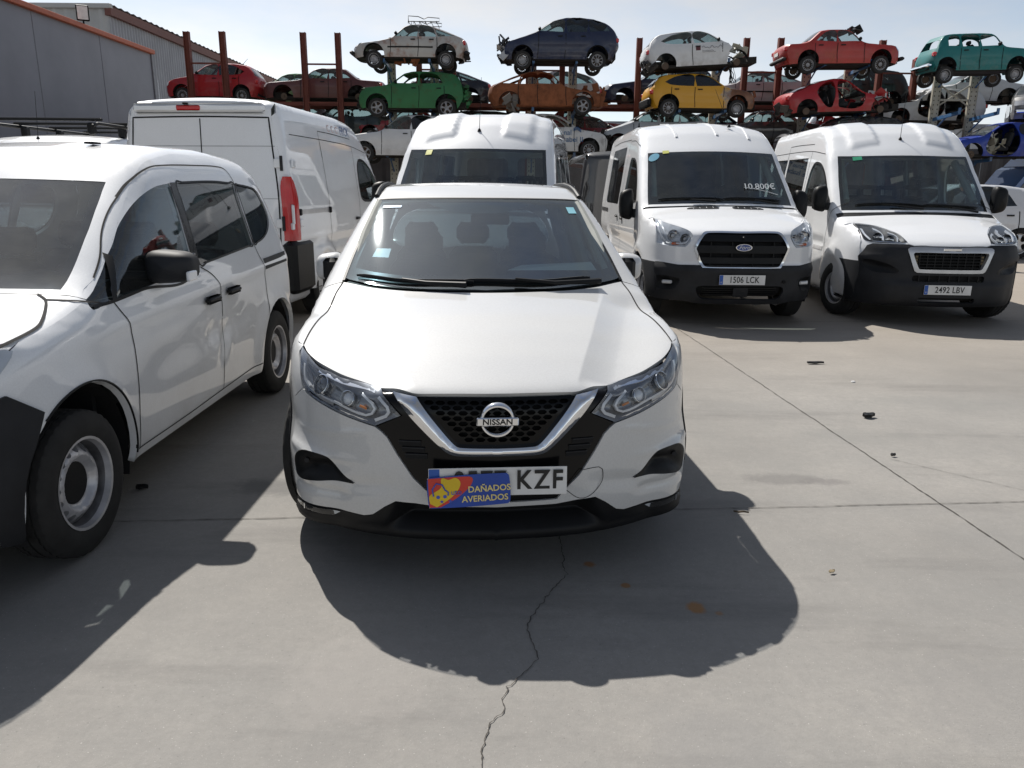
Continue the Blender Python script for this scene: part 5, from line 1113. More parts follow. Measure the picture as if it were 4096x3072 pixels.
def boxer():
    root, B, S = van_family('parked_van', (5.03, 8.85, 0), -.09, 'white high-roof minibus with black bumper and silver grille frame, rightmost of the front vans')
    B.panel('rear_doors', 'rear', S.rear(), WHITE_VAN, holes=[roundrect(-.42, 1.75, .62, .55, .06), roundrect(.42, 1.75, .62, .55, .06)], res=.12, inner=3.)
    cabin(root, 1.46, 1.24, 1.72, ((2.25, (-.55, -.10, .50)), (3.2, (-.5, 0, .5)), (4.1, (-.5, .0, .5))), .72, (.62, 1.15, 5.1), True)
    B.panel('headliner', 'top', S.seg(1.85, 5.1, .08), CREAM, off=-.05, res=.2, inner=1.)
    for sx in (1, -1): MB().tube([(sx * .80, 1.40, 1.42), (sx * .74, 1.98, 1.93)], .045, 8).build('pillar_trim', CREAM, root, True)
    wiper(B, [(-.74, 1.22), (-.35, 1.12), (.05, 1.055)], arm=[(.02, 1.0), (-.35, 1.08)]); wiper(B, [(.0, 1.065), (.4, 1.11), (.75, 1.20)], arm=[(.72, 1.10), (.4, 1.07)])
    B.panel('green_sticker', 'top', lin([(-.66, 1.74), (-.55, 1.715), (-.55, 1.76), (-.66, 1.785)]), M_plain('sticker_green', (.02, .30, .16), .5), off=.006, res=.1, inner=.7)
    bx('yellow_paper', (-.62, 1.36, 1.34), (.30, .14, .006), M_plain('paper_yellow', (.60, .48, .12), .7), root); bx('white_paper', (.08, 1.40, 1.325), (.30, .16, .006), M_plain('paper', (.72, .74, .72), .8), root)
boxer()
def van_mid():
    root, B, S = van_family('parked_van', (-.66, 7.86, 0), -.12, 'white high-roof van with yellow windscreen sticker, parked right behind the crossover', front='plain')
    B.panel('rear_doors', 'rear', S.rear(), WHITE_VAN, holes=[roundrect(-.42, 1.72, .68, .60, .08), roundrect(.42, 1.72, .68, .60, .08)], res=.12, inner=3.)
    cabin(root, 1.46, 1.24, 1.72, ((2.25, (-.55, -.10, .50)), (3.2, (-.5, .5)), (4.1, (-.5, .0, .5))), .80, (.62, 1.15, 5.1), True)
    B.panel('headliner', 'top', S.seg(1.85, 5.1, .08), CREAM, off=-.05, res=.2, inner=1.)
    B.panel('yellow_sticker', 'top', lin([(-.62, 1.72), (-.54, 1.70), (-.53, 1.755), (-.61, 1.775)]), M_plain('sticker_yellow', (.55, .55, .10), .5), off=.006, res=.1, inner=.7)
    antenna(root, (-.02, -.05, 1.3), (-.02, -.05, 1.3001)) if False else None
van_mid()
def van_rear():
    yaw = .09; xr, yr = -3.46, 8.78; L = 5.42
    root, B, S = van_family('parked_van', (xr + L * math.sin(yaw), yr + L * math.cos(yaw), 0), math.pi - yaw, 'white windowless panel van seen from behind, with a tall red tail lamp', front='plain', side_glass=False)
    out = S.rear(); W = WHITE_VAN
    B.panel('rear_doors', 'rear', out, W, res=.08, inner=3.)
    bx('load_partition', (0, 2.75, 1.4), (1.75, .03, 1.7), DARK, root)
    for x in (0.,): B.strip('door_gap', 'rear', [(x, .55), (x, 1.4), (x, 2.27)], .012, GAP, off=.003, inner=3.)
    B.strip('door_gap', 'rear', [(-.84, .55), (-.85, 1.4), (-.80, 2.0), (-.775, 2.28, 1), (0, 2.29), (.775, 2.28, 1), (.80, 2.0), (.85, 1.4), (.84, .55)], .016, GAP, off=.003, inner=3.)
    for z in (1.98,): B.strip('panel_crease', 'rear', [(-.83, z), (0, z), (.83, z)], .010, M_plain('crease_grey', (.42, .43, .45), .6), off=.002, inner=3.)
    B.strip('panel_crease', 'rear', [(-.85, 1.42), (0, 1.42), (.85, 1.42)], .010, MATS['crease_grey'], off=.002, inner=3.)
    # roof lip and high brake lamp
    P = B.on('rear', 0, 2.36, .02, 3.); MB().box((0, P[1] - .005, P[2] + .015), (1.50, .07, .10), None, .03).build('roof_lip', W, root, True)
    MB().box((.10, P[1] + .035, P[2] + .015), (.27, .03, .055), None, .02).build('brake_lamp', REDLAMP, root, True); MB().box((.13, P[1] + .03, P[2] + .062), (.06, .03, .022), None, .006).build('rear_camera', PLASTIC, root)
    for sx in (1, -1):
        lamp = bpy.data.objects.new('tail_lamp', None); link(lamp, root)
        zs = np.linspace(.96, 1.66, 15); V = []; n = 9
        for z in zs:
            k = math.sqrt(max(.06, 1 - max(0., (z - 1.40) / .27) ** 2)); yr_ = float(B.f.solve('rear', np.array([.86]), np.array([z]), 3.)[0, 1]); xs_ = float(B.f.solve('side', np.array([5.12]), np.array([z]))[0, 0])
            xi = xs_ - .12 * (.35 + .65 * k); yo = yr_ - .15 * k
            for i in range(n):
                a = i / (n - 1) * math.pi / 2; V.append((sx * (xi + (xs_ + .014 - xi) * math.sin(a) ** .75), yo + (yr_ + .018 - yo) * math.cos(a) ** .75, z))
        Fc = [(i * n + j, i * n + j + 1, (i + 1) * n + j + 1, (i + 1) * n + j) for i in range(len(zs) - 1) for j in range(n - 1)]
        MB().add(V, Fc).build('red_lens', REDLAMP, lamp, True)
        p = V[4 * n + 4]; MB().box((p[0] + sx * .004, p[1] + .004, 1.25), (.03, .06, .22), Matrix.Rotation(sx * -.6, 3, 'Z'), .01).build('clear_lens', CLEARLAMP, lamp, True); MB().box((p[0] - sx * .012, p[1] + .012, 1.12), (.03, .09, .08), Matrix.Rotation(sx * -.9, 3, 'Z'), .01).build('reverse_lens', CLEARLAMP, lamp, True)
        for z in (1.80, 1.15):
            h = bpy.data.objects.new('door_hinge', None); link(h, root); q = B.on('rear', .86, z, .012, 3.); q2 = B.on('side', 5.18, z, .012)
            MB().box((sx * q[0], q[1], z), (.10, .025, .10), None, .008).build('hinge_leaf', W, h); MB().box((sx * q2[0], q2[1], z), (.025, .10, .09), None, .008).build('hinge_leaf', W, h); MB().tube([(sx * .90, q[1] + .01, z - .08), (sx * .90, q[1] + .01, z + .08)], .018, 8).build('hinge_pin', PLASTIC_GREY, h, True)
    MB().box((0, 5.40, .62), (1.90, .22, .36), None, .06).build('rear_bumper', PLASTIC, root, True)
    for sx in (1, -1): MB().box((sx * .955, 5.14, .66), (.17, .62, .60), None, .05).build('bumper_corner', PLASTIC, root, True)
    # lettering high on the side
    p = B.on('side', 3.1, 2.30, .006); tx = M_plain('faded_blue_print', (.10, .14, .26), .7)
    text('side_lettering', 'FRCK', .17, tx, root, (-p[0] - .0, 2.95, 2.28), (R(82), 0, -math.pi / 2)); 
    for k in range(3): text('side_symbol', 'C', .13, M_plain('faded_red_print', (.55, .40, .38), .8), root, (-p[0], 3.30 + .17 * k, 2.28), (R(82), 0, -math.pi / 2))
van_rear()
def van_rack():
    root, B, S = van_family('parked_van', (-6.55, 9.05, 0), 0, 'low-roof white van with a black roof rack, mostly hidden behind the small van', form=D1_F, front='plain', roofbulge=False)
    B.panel('rear_doors', 'rear', S.rear(), WHITE_VAN, res=.15, inner=3.); cabin(root, 1.46, 1.24, 1.72, ((2.25, (-.55, .50)),), .80, (.62, 1.15, 5.1), True)
    rk = bpy.data.objects.new('roof_rack', None); link(rk, root)
    for x in (-.78, .78): MB().tube([(x, 1.95, 2.33), (x, 2.1, 2.37), (x, 4.9, 2.38)], .025, 8).build('rack_rail', PLASTIC, rk, True)
    for y in (2.05, 2.9, 3.8, 4.8):
        MB().box((0, y, 2.42), (1.75, .05, .04), None, .008).build('rack_bar', PLASTIC, rk)
        for x in (-.72, .72): MB().box((x, y, 2.30), (.09, .12, .16), None, .02).build('rack_foot', PLASTIC, rk)
van_rack()
def van_black():
    root, B, S = van_family('parked_van', (2.05, 20.5, 0), math.pi + .04, 'black panel van standing far back between two white vans', form=D1_F, W=M_paint('black_paint', (.012, .013, .016), .2), front='plain', side_glass=False, roofbulge=False)
    B.panel('rear_doors', 'rear', S.rear(), MATS['black_paint'], res=.12, inner=3.)
van_black()
# ------------------------------------------------------------------ small white van on the left
HERO = build_hero()
build_card()
def build_small_van():
    root = empty('parked_van', (-2.76, 3.10, 0), -.0085, 'small white passenger van with black bumper and dented doors, nearest on the left', 'van')
    B = Body(K_F, root, .04); W = WHITE_VAN
    S = Shell(B, -.76, 2.98, .24, nf=.88, brow=[(0, .93), (.3, .93), (.52, .93), (.66, .945), (.78, .97), (.86, .985)])
    bl = [(.855, .83), (.845, .60), (.85, .40), (.85, .30)]
    fo = S.front(); B.panel('front_panel', 'front', fo, W, res=.05, off=-.004)
    hl = cr([(.86, .965), (.70, .925), (.58, .895), (.60, .85), (.72, .80), (.83, .80), (.87, .87)], True, .02)
    for sx in (1, -1):
        lamp = bpy.data.objects.new('headlight', None); link(lamp, root)
        B.panel('housing', 'front', hl, CLEARLAMP, off=.004, res=.02, parent=lamp, disp=dish('front', hl, -.012, .03), sign=sx); B.panel('lens_cover', 'front', hl, LENS, off=.012, res=.03, flange=.015, parent=lamp, sign=sx)
    fb = cr(sym([(0, .80, 1), (.58, .80), (.70, .775), (.838, .79, 1), (.84, .60, 1), (.85, .40), (.85, .27, 1), (0, .25, 1)]), True, .04)
    B.panel('bumper', 'front', fb, PLASTIC_GREY, res=.04, off=.010, flange=.02)
    bs = np.array([(p[0], p[1]) for p in [(-.80, .80), (-.40, .815), (-.36, .807), (-.222, .70), (-.160, .634)]])
    yb = lambda z: float(B.f.solve('front', np.array([.835]), np.array([z]))[0, 1])
    arc = [(.04 + .415 * math.cos(a), .335 + .415 * math.sin(a)) for a in np.linspace(R(134), R(196), 8)]
    corner = np.array([(yb(.79), .79), (-.37, .810), (-.222, .705), (-.250 + .0, .655)] + [p for p in arc[1:]] + [(yb(.24), .24), (yb(.4), .4), (yb(.6), .6)])
    B.panel('bumper_corner', 'side', corner, PLASTIC_GREY, res=.04, off=.010, flange=.02, mirror=True)
    B.panel('hood', 'top', S.seg(S.y0, .055), W, res=.04, flange=.02, inner=.6)
    B.strip('hood_gap', 'top', [(.70, .205), (.751, .173), (.785, .117), (.83, .011), (.85, -.062), (.85, -.214), (.835, -.36)], .012, GAP, off=.004, inner=.6, mirror=True)
    windscreen(B, S, .06, .90, M_glass('dusty_windshield', (.36, .43, .45), 2.0, .20, dr=(.0, .9)), .105, W, frit=.09, inner=.7)
    B.panel('roof', 'top', S.seg(.885, 2.98), W, off=-.0012, res=.05, inner=.7)
    tl = (1.0, 1)
    out = S.side([(.04, .335, .415), (2.74, .335, .40)], .25)
    belt = lambda y: np.interp(y, [.25, 1.46, 2.45], [1.042, 1.108, 1.158])
    w1 = cr([(.262, 1.048), (.45, 1.160), (.65, 1.275), (.81, 1.38), (1.03, 1.488), (1.25, 1.553), (1.47, 1.578, 1), (1.36, 1.103, 1), (.70, 1.066), (.40, 1.047)], True, .04)
    w2 = cr([(1.555, 1.580, 1), (2.11, 1.590), (2.485, 1.578, 1), (2.447, 1.47), (2.43, 1.160, 1), (1.46, 1.112, 1)], True, .05)
    w3 = cr([(2.507, 1.573, 1), (2.75, 1.555), (2.90, 1.525), (2.945, 1.45), (2.952, 1.34), (2.86, 1.25), (2.684, 1.19), (2.46, 1.160, 1)], True, .04)
    band = cr([(1.475, 1.580, 1), (1.55, 1.582, 1), (1.455, 1.110, 1), (1.365, 1.104, 1)], True, .05)
    def dent(P):
        y, z = P[:, 1], P[:, 2]; d = 0
        for (a, b, r1, r2, k) in ((1.50, .685, .085, .045, -.024), (1.73, .66, .06, .045, -.020), (1.66, .585, .045, .06, -.020), (1.43, .65, .035, .04, .010), (1.60, .745, .07, .022, .008), (1.58, .62, .03, .035, .010), (1.75, .57, .03, .05, .009), (1.62, .52, .04, .03, -.012)):
            d = d + k * np.exp(-((y - a) / r1) ** 2 - ((z - b - .3 * (y - a)) / r2) ** 2)
        return d
    for sx in (1, -1):
        B.panel('body_side', 'side', out, W, holes=[w1, w2, w3], res=.028 if sx > 0 else .06, flange=.03, sign=sx, disp=dent if sx > 0 else None)
        B.panel('front_door_window', 'side', w1, M_glass('van_door_glass', (.40, .48, .50), 1.75, .04, gl=(.92, .97, 1.0)) if sx > 0 else GLASS_TINT, off=-.004, res=.08, sign=sx); B.panel('rear_door_window', 'side', w2, M_glass('smoked_glass', (.30, .33, .33), 1.5, .04) if sx > 0 else GLASS_TINT, off=-.004, res=.08, sign=sx); B.panel('quarter_window', 'side', w3, GLASS_TINT, off=-.004, res=.08, sign=sx)
        B.panel('door_pillar', 'side', band, GLOSSBLACK, off=.003, res=.08, sign=sx)
        strip2(B, 'window_seal', [(1.46, 1.56), (1.355, 1.10), (.70, 1.063), (.40, 1.044), (.28, 1.042)], .014, PLASTIC, sx, off=.003)
        for w_ in (w2, w3): strip2(B, 'window_seal', [tuple(p) for p in w_[::2]], .012, PLASTIC, sx, off=.003, closed=True)
        strip2(B, 'window_divider', [(.44, 1.05), (.60, 1.245)], .03, PLASTIC, sx, off=.003)
        for q in ([(.43, 1.04), (.50, .93), (.53, .80), (.535, .60), (.515, .30)], [(1.45, 1.10), (1.60, 1.03), (1.655, .95), (1.66, .65), (1.63, .31)], [(2.50, 1.60), (2.46, 1.43), (2.45, 1.15), (2.51, 1.0), (2.515, .82), (2.47, .62)],
                  [(.95, 1.505), (1.08, 1.575), (1.25, 1.64), (1.43, 1.672), (2.01, 1.688), (2.38, 1.686), (2.47, 1.66), (2.50, 1.59)], [(.50, .300), (1.1, .300), (1.63, .310), (2.32, .320)], [(.172, 1.088), (.30, 1.06), (.36, 1.045)]):
            strip2(B, 'door_gap', q, .007, GAP, sx, off=.0025)
        o = B.strip('door_gap', 'top', [(.828, .43), (.80, .557), (.752, .684), (.729, .773), (.716, .866), (.712, .965)], .008, GAP, off=.003, inner=.7)
        if sx < 0: mirrored(o); bpy.data.objects.remove(o)
        strip2(B, 'slide_rail', [(2.53, 1.012), (3.06, 1.026)], .075, PLASTIC_GREY, sx, off=.005, th=.015)
        for y, z in ((1.485, .905), (1.83, .917)):
            h = bpy.data.objects.new('door_handle', None); link(h, root); p = B.on('side', y, z, .024)
            MB().box((sx * p[0], p[1], p[2]), (.035, .20, .042), None, .016).build('grip', PLASTIC, h, True); MB().lathe([(0, .05), (-.008, .04)], 16, 'x', (sx * (p[0] - .02), p[1], p[2] + .01)).build('recess', W, h, True)
        # arch liners
        arcp = lambda c, r, a0, a1: [(c + r * math.cos(a), .335 + r * math.sin(a)) for a in np.linspace(a0, a1, 12)]
        strip2(B, 'arch_edge', arcp(.04, .419, R(128), R(-5)), .007, PLASTIC, sx, off=.008, th=.012)
        m = mirror_unit(B, root, (.99, .86, 1.16), (.25, .15, .165), PLASTIC_GREY, PLASTIC_GREY, .16, sx)
        add_wheel(root, sx * .835, 0, .32, .205, .198, 'steel', 0 if sx < 0 else -.02, fine=True); add_wheel(root, sx * .835, 2.716, .32, .205, .198, 'steel', fine=sx > 0)
        q = MB(); v = B.f.solve('side', np.array([1.0]), np.array([1.10]))
    wells(root, (.04, 2.74), .335, .415, .88, .34)
    B.panel('tailgate', 'rear', S.rear(), W, holes=[cr(sym([(0, 1.10, 1), (.66, 1.10), (.56, 1.52), (0, 1.54, 1)]), True, .06)], res=.08, inner=2.)
    B.panel('rear_window', 'rear', cr(sym([(0, 1.10, 1), (.66, 1.10), (.56, 1.52), (0, 1.54, 1)]), True, .06), GLASS_TINT, off=-.003, res=.15, inner=2.)
    bx('underbody', (0, 1.2, .32), (1.5, 3.8, .14), UNDER, root); bx('firewall', (0, .35, .75), (1.6, .03, .55), GAP, root)
    cabin(root, .72, 1.05, 1.42, ((1.38, (-.38, .38)), (2.2, (-.45, 0, .45))), .42, (.42, .4, 3.1))
    B.panel('headliner', 'top', S.seg(1.15, 2.9, .07), CREAM, off=-.04, res=.15, inner=1.)
    for sx in (1, -1): MB().box((sx * .84, 1.6, .80), (.03, 2.4, .5)).build('door_trim', MATS['door_card'], root)
    p = B.on('side', 3.0, .74, .002); bx('roof_nub', (.30, 1.55, 1.80), (.05, .09, .012), PLASTIC_GREY, root)
    # lamp on the mirror
    bx('mirror_indicator', (1.108, .84, 1.12), (.02, .10, .05), CLEARLAMP, root, .006)
build_small_van()
# ------------------------------------------------------------------ stacked cars: shapes
def at(px, py, Y):
    """point at distance Y seen at (px, py) of the 2212 x 1659 view of the photograph"""
    a0 = (px / 2212 * 4096 - 2048) / 3060; b0 = (py / 2212 * 4096 - 1536) / 3060; c, s_ = math.cos(_ro), math.sin(_ro)
    a = a0 * c + b0 * s_; b = -a0 * s_ + b0 * c; wy = math.cos(_pt) - b * math.sin(_pt); wz = -math.sin(_pt) - b * math.cos(_pt)
    return Vector((a * Y / wy, Y, CAM_H + wz * Y / wy))
SHAPES = {
 'hatch': dict(top=[(-.05, .40), (0, .47), (.03, .535), (.12, .60), (.24, .655), (.28, .69), (.43, .935), (.50, .985), (.60, 1.0), (.75, .985), (.88, .94), (.95, .86), (1.05, .70)], segs=(.045, .27, .43, .90, None, .90), wheels=(.20, .82),
    win=([(.345, .68), (.45, .895), (.575, .93), (.575, .665)], [(.60, .665), (.60, .93), (.74, .915), (.86, .76), (.80, .69)]), doors=(.33, .59, .80), rear=[(.15, .96), (.4, 1.0), (.6, .99), (.75, .955), (.95, .88)], bl=[(.12, .66), (.12, .88)]),
 'sedan': dict(top=[(-.05, .50), (0, .55), (.02, .585), (.15, .625), (.28, .66), (.31, .68), (.42, .95), (.47, .995), (.62, 1.0), (.69, .965), (.80, .71), (.83, .68), (.97, .645), (1.05, .60)], segs=(.03, .30, .425, .685, .80, .975), wheels=(.185, .79),
    win=([(.355, .68), (.435, .91), (.545, .94), (.545, .675)], [(.565, .675), (.565, .94), (.645, .92), (.735, .70)]), doors=(.33, .555, .74), rear=[(.15, .97), (.4, 1.0), (.6, .995), (.75, .98)], bl=None),
 'fast': dict(top=[(-.05, .36), (0, .43), (.05, .51), (.2, .575), (.32, .645), (.44, .93), (.50, .985), (.58, 1.0), (.68, .965), (.8, .85), (.94, .68), (1.05, .58)], segs=(.05, .31, .44, .70, .95, .955), wheels=(.19, .81),
    win=([(.365, .665), (.455, .90), (.565, .93), (.565, .66)], [(.585, .66), (.585, .935), (.69, .905), (.73, .66)], [(.745, .66), (.715, .87), (.89, .68)]), doors=(.335, .575, .735), rear=[(.15, .96), (.4, 1.0), (.6, .985), (.7, .96)], bl=None),
 'mpv': dict(top=[(-.05, .32), (0, .42), (.06, .505), (.2, .62), (.29, .715), (.42, .915), (.54, .995), (.66, 1.0), (.78, .965), (.90, .87), (.97, .72), (1.05, .55)], segs=(.06, .29, .43, .88, None, .88), wheels=(.19, .81),
    win=([(.31, .695), (.42, .87), (.53, .925), (.53, .675)], [(.56, .675), (.56, .935), (.72, .935), (.72, .675)], [(.745, .675), (.745, .93), (.86, .86), (.91, .70)]), doors=(.32, .545, .735), rear=[(.15, .95), (.4, 1.0), (.6, .99), (.75, .96), (.95, .87)], bl=[(.12, .62), (.12, .86)]),
 'suv': dict(top=[(-.05, .48), (0, .54), (.03, .60), (.24, .675), (.29, .705), (.42, .94), (.5, .99), (.6, 1.0), (.75, .985), (.88, .94), (.95, .86), (1.05, .64)], segs=(.04, .28, .42, .90, None, .90), wheels=(.20, .81),
    win=([(.345, .70), (.44, .895), (.555, .93), (.555, .69)], [(.585, .69), (.585, .93), (.72, .91), (.78, .71)]), doors=(.33, .57, .79), rear=[(.2, .96), (.4, 1.0), (.6, .985), (.75, .955), (.95, .89)], bl=[(.12, .70), (.12, .90)]),
 'wagon': dict(top=[(-.05, .44), (0, .51), (.03, .56), (.15, .61), (.27, .66), (.30, .685), (.42, .93), (.48, .985), (.58, 1.0), (.8, .985), (.92, .94), (.97, .86), (1.05, .66)], segs=(.04, .29, .42, .93, None, .93), wheels=(.19, .79),
    win=([(.345, .685), (.44, .90), (.545, .935), (.545, .675)], [(.565, .675), (.565, .935), (.705, .93), (.715, .675)], [(.735, .675), (.725, .93), (.88, .91), (.93, .72)]), doors=(.325, .555, .72), rear=[(.15, .965), (.4, 1.0), (.6, .99), (.75, .965), (.95, .91)], bl=[(.12, .68), (.12, .9)]),
 'boxy': dict(top=[(-.05, .50), (0, .57), (.02, .61), (.12, .645), (.26, .68), (.285, .705), (.36, .94), (.40, .985), (.5, 1.0), (.8, .99), (.90, .955), (.94, .87), (1.05, .50)], segs=(.03, .275, .37, .905, None, .905), wheels=(.17, .84),
    win=([(.335, .69), (.385, .91), (.52, .935), (.52, .675)], [(.545, .675), (.545, .935), (.70, .935), (.70, .675)], [(.735, .69), (.735, .925), (.82, .91), (.835, .69)]), doors=(.32, .53, .715), rear=[(.2, .97), (.35, .99), (.5, .98), (.75, .93), (.95, .885)], bl=[(.12, .66), (.12, .89)]),
 'coupe': dict(top=[(-.05, .34), (0, .42), (.05, .50), (.2, .60), (.3, .665), (.45, .94), (.52, 1.0), (.6, .99), (.72, .88), (.86, .74), (.97, .68), (1.05, .55)], segs=(.04, .29, .45, .62, .84, .97), wheels=(.18, .80),
    win=([(.36, .69), (.465, .92), (.58, .945), (.64, .70)],), doors=(.33, .65), rear=[(.15, .97), (.4, 1.0), (.6, .99), (.75, .97)], bl=None),
}
def car_form(sh, L, H, W, gc=.17):
    d = SHAPES[sh]; top = crv([(t * L, h * H) for t, h in d['top']], .035)
    fr = crv([(gc - .02, .10), (gc + .08, .03), (.30 * H, 0), (.40 * H, .0), (.50 * H, .04), (.62 * H, .18)], .03); rear = crv([(max(z * H, gc), t * L) for z, t in d['rear']], .04)
    hw = W / 2; side = crv([(gc, .92 * hw), (.30 * H, .985 * hw), (.45 * H, hw), (.60 * H, .975 * hw), (.68 * H, .94 * hw), (.92 * H, .74 * hw), (1.02 * H, .66 * hw)], .04)
    wy = [t * L for t in d['wheels']]
    return Form(top, fr, rear, side, gc - .01, .032, (.30, 4, hw), (.20, 4, hw), crv([(0, .05), (.25 * L, .10), (.30 * L, .22), (.45 * L, .22), (.6 * L, .0), (.75 * L, -.10), (L, -.12)], .1), crv([(0, .06), (.28 * L, .07), (.34 * L, .03), (.6 * L, .07), (L, .05)], .1), None, None, lambda y, z: flare(y, z, wy, .30, .38, .02) - .018 * np.exp(-((z - .36 * H) / .10) ** 2))
def M_front_burnt(name, col, L, frac=.30):
    if name in MATS: return MATS[name]
    t = NT(name); tc = t.n('ShaderNodeTexCoord'); t.tc = tc; sp = t.n('ShaderNodeSeparateXYZ'); t.l(tc.outputs['Object'], sp.inputs[0])
    e = t.math('ADD', sp.outputs['Y'], t.math('MULTIPLY', t.noise(2.5, 6, .7), .9)); f = t.ramp(t.math('DIVIDE', e, L), frac + .08, frac + .115, (1, 1, 1, 1), (0, 0, 0, 1)); rim = t.ramp(t.math('DIVIDE', e, L), frac + .10, frac + .135, (1, 1, 1, 1), (0, 0, 0, 1))
    rust = t.mix(t.ramp(t.noise(6, 6), .3, .7), c4((.10, .04, .018)), c4((.22, .085, .03))); c = t.mix(rim, c4(col), c4((.30, .29, .27))); c = t.mix(f, c, rust); t.bsdf(c, .5, 0, .3); MATS[name] = t.m; return t.m
BURNT = M_worn('burnt_rust', (.27, .088, .032), .5, (.085, .033, .017), .8, 0, 3.0)
GLASS_W = M_glass('wreck_glass', (.45, .54, .54), 1.5, .16)
WRIM = M_plain('dull_rim', (.26, .26, .27), .5, .5, var=.4, vscale=5)
def dents(seed, amp):
    rn = np.random.RandomState(seed); K = rn.uniform(-5, 5, (5, 3)); ph = rn.uniform(0, 6, 5); C0 = [(rn.uniform(-.8, .8), rn.uniform(.2, 4), rn.uniform(.4, 1.3), rn.uniform(.12, .3), rn.uniform(-.05, .01)) for _ in range(9)]
    def f(P):
        d = amp * np.sin(P @ K.T + ph).mean(1)
        for (x, y, z, r, a) in C0: d = d + a * np.exp(-(((P[:, 0] - x) / .5) ** 2 + ((P[:, 1] - y) / r) ** 2 + ((P[:, 2] - z) / r) ** 2))
        return d
    return f
_dn = [0]
def stacked_car(name, label, sh, L, H, W, mat, loc, face='left', skip=(), wheel='alloy_5', wr=.30, drop=.05, glass=GLASS_W, trim=None, cat='car', group='cars stacked on the racks', roll=0., yawj=0., lamps=True, bumper=None, tint=None, dooropen=None, res=.10, seats=True, rear_lamps=REDLAMP, handles=True, twodoor=False, wx=None):
    d = SHAPES[sh]; rz = {'left': -math.pi / 2, 'right': math.pi / 2, 'cam': 0, 'away': math.pi}[face] + yawj
    f = car_form(sh, L, H, W); root = bpy.data.objects.new(name, None); root.empty_display_size = .2; C.objects.link(root); tag(root, label, cat, group)
    c, s_ = math.cos(rz), math.sin(rz); root.location = (loc[0] + s_ * L / 2, loc[1] - c * L / 2, loc[2]); root.rotation_euler = (roll, 0, rz)
    B = Body(f, root, res); _dn[0] += 1; B.dent = dents(_dn[0], .010) if name == 'stacked_car' else None; g = d['segs']; S = Shell(B, g[0] * L, g[5] * L, .20); sk = set(skip); glm = glass
    wy = [t * L for t in d['wheels']]; arches = [(wy[0], .30, wr + .075), (wy[1], .30, wr + .075)]
    if 'hood' not in sk: B.panel('hood', 'top', S.seg(g[0] * L, g[1] * L - .01), mat, inner=.4)
    windscreen(B, S, g[1] * L, g[2] * L, None if 'windshield' in sk else glm, .06, mat, frit=0, inner=.4)
    if 'roof' not in sk: B.panel('roof', 'top', S.seg(g[2] * L, g[3] * L), mat, inner=.4)
    if g[4]:
        windscreen(B, S, g[3] * L, g[4] * L, None if 'rear_window' in sk else glm, .07, mat, frit=0, names=('rear_frame', 'rear_window'), inner=.4)
        if g[5] - g[4] > .02 and 'boot_lid' not in sk: B.panel('boot_lid', 'top', S.seg(g[4] * L, g[5] * L), mat, inner=.4)
        if 'rear_panel' not in sk: B.panel('rear_panel', 'rear', S.rear(), mat)
    else:
        hw = W / 2; z0, z1 = d['bl'][0][1] * H, d['bl'][1][1] * H
        xx = lambda z: float(f.side(np.array([z]))[0]) - .14
        bw = lin([(-xx(z0), z0), (xx(z0), z0), (xx(z1) - .03, z1), (-xx(z1) + .03, z1)])
        if 'rear_panel' not in sk:
            B.panel('tailgate', 'rear', S.rear(), mat, holes=[bw])
            if 'rear_window' not in sk: B.panel('rear_window', 'rear', bw, glm, off=-.004, res=.2)
    out = S.side(arches, .22); S.front()
    if 'front_panel' not in sk:
        B.panel('front_panel', 'front', S.front(), mat)
        gz = .42 * H if sh not in ('sedan', 'boxy') else .47 * H
        B.panel('grille', 'front', roundrect(0, gz, W * .48, .12 * H, .04), GLOSSBLACK, off=.006, res=.2)
        if lamps:
            for sx in (1, -1): B.panel('headlight', 'front', roundrect(W * .37, gz + .03 * H, W * .17, .10 * H, .04), CLEARLAMP, off=.008, res=.1, sign=sx)
    if 'front_fender' in sk:   # cut the nose off
        cut = (d['wheels'][0] * L + .26); out = np.array([(max(y, cut + .05 * math.sin(z * 23)), z) for y, z in out]); keep = [0]
        for i in range(1, len(out)):
            if np.linalg.norm(out[i] - out[keep[-1]]) > .02: keep.append(i)
        out = out[keep]
    wins = [cr([(t * L, h * H) + ((1,) if i in (0, 3) or len(w) == 3 else ()) for i, (t, h) in enumerate(w)], True, .07) for w in d['win']]
    holes = wins; 
    if dooropen: holes = [cr([(t * L, h * H) for t, h in q], True, .06) for q in dooropen]
    for sx in (1, -1):
        hs = [h for h in holes]
        B.panel('body_side', 'side', out, mat, holes=hs, flange=.04, sign=sx, fholes='holes' if not dooropen else True)
        if not dooropen and 'side_glass' not in sk:
            for k, w_ in enumerate(wins): B.panel('side_window', 'side', w_, (tint if (tint and k > 0) else glm), off=-.006, res=.15, sign=sx)
        if not dooropen:
            for t in d['doors'] if not twodoor else (d['doors'][0], d['doors'][1]): strip2(B, 'door_gap', [(t * L, .64 * H), (t * L + .01, .45 * H), (t * L - .03, .24)], .022, GAP, sx, off=.004)
            if handles:
                for t in d['doors'][1:3 if not twodoor else 2]: p = B.on('side', (t - .045) * L, .585 * H, .012); bx('door_handle', (sx * p[0], p[1], p[2]), (.03, .16, .035), PLASTIC, root)
        if trim is not None: strip2(B, 'side_trim', [((d['wheels'][0] + .12) * L, .40 * H), (.5 * L, .405 * H), ((d['wheels'][1] - .11) * L, .40 * H)], .05, trim, sx, off=.008, th=.012)
        if 'rear_panel' not in sk and rear_lamps is not None:
            p = B.f.solve('rear', np.array([W * .40]), np.array([.52 * H]))[0]; MB().box((sx * p[0], p[1] - .02, p[2]), (.16, .14, .15), None, .03).build('tail_lamp', rear_lamps, root, True)
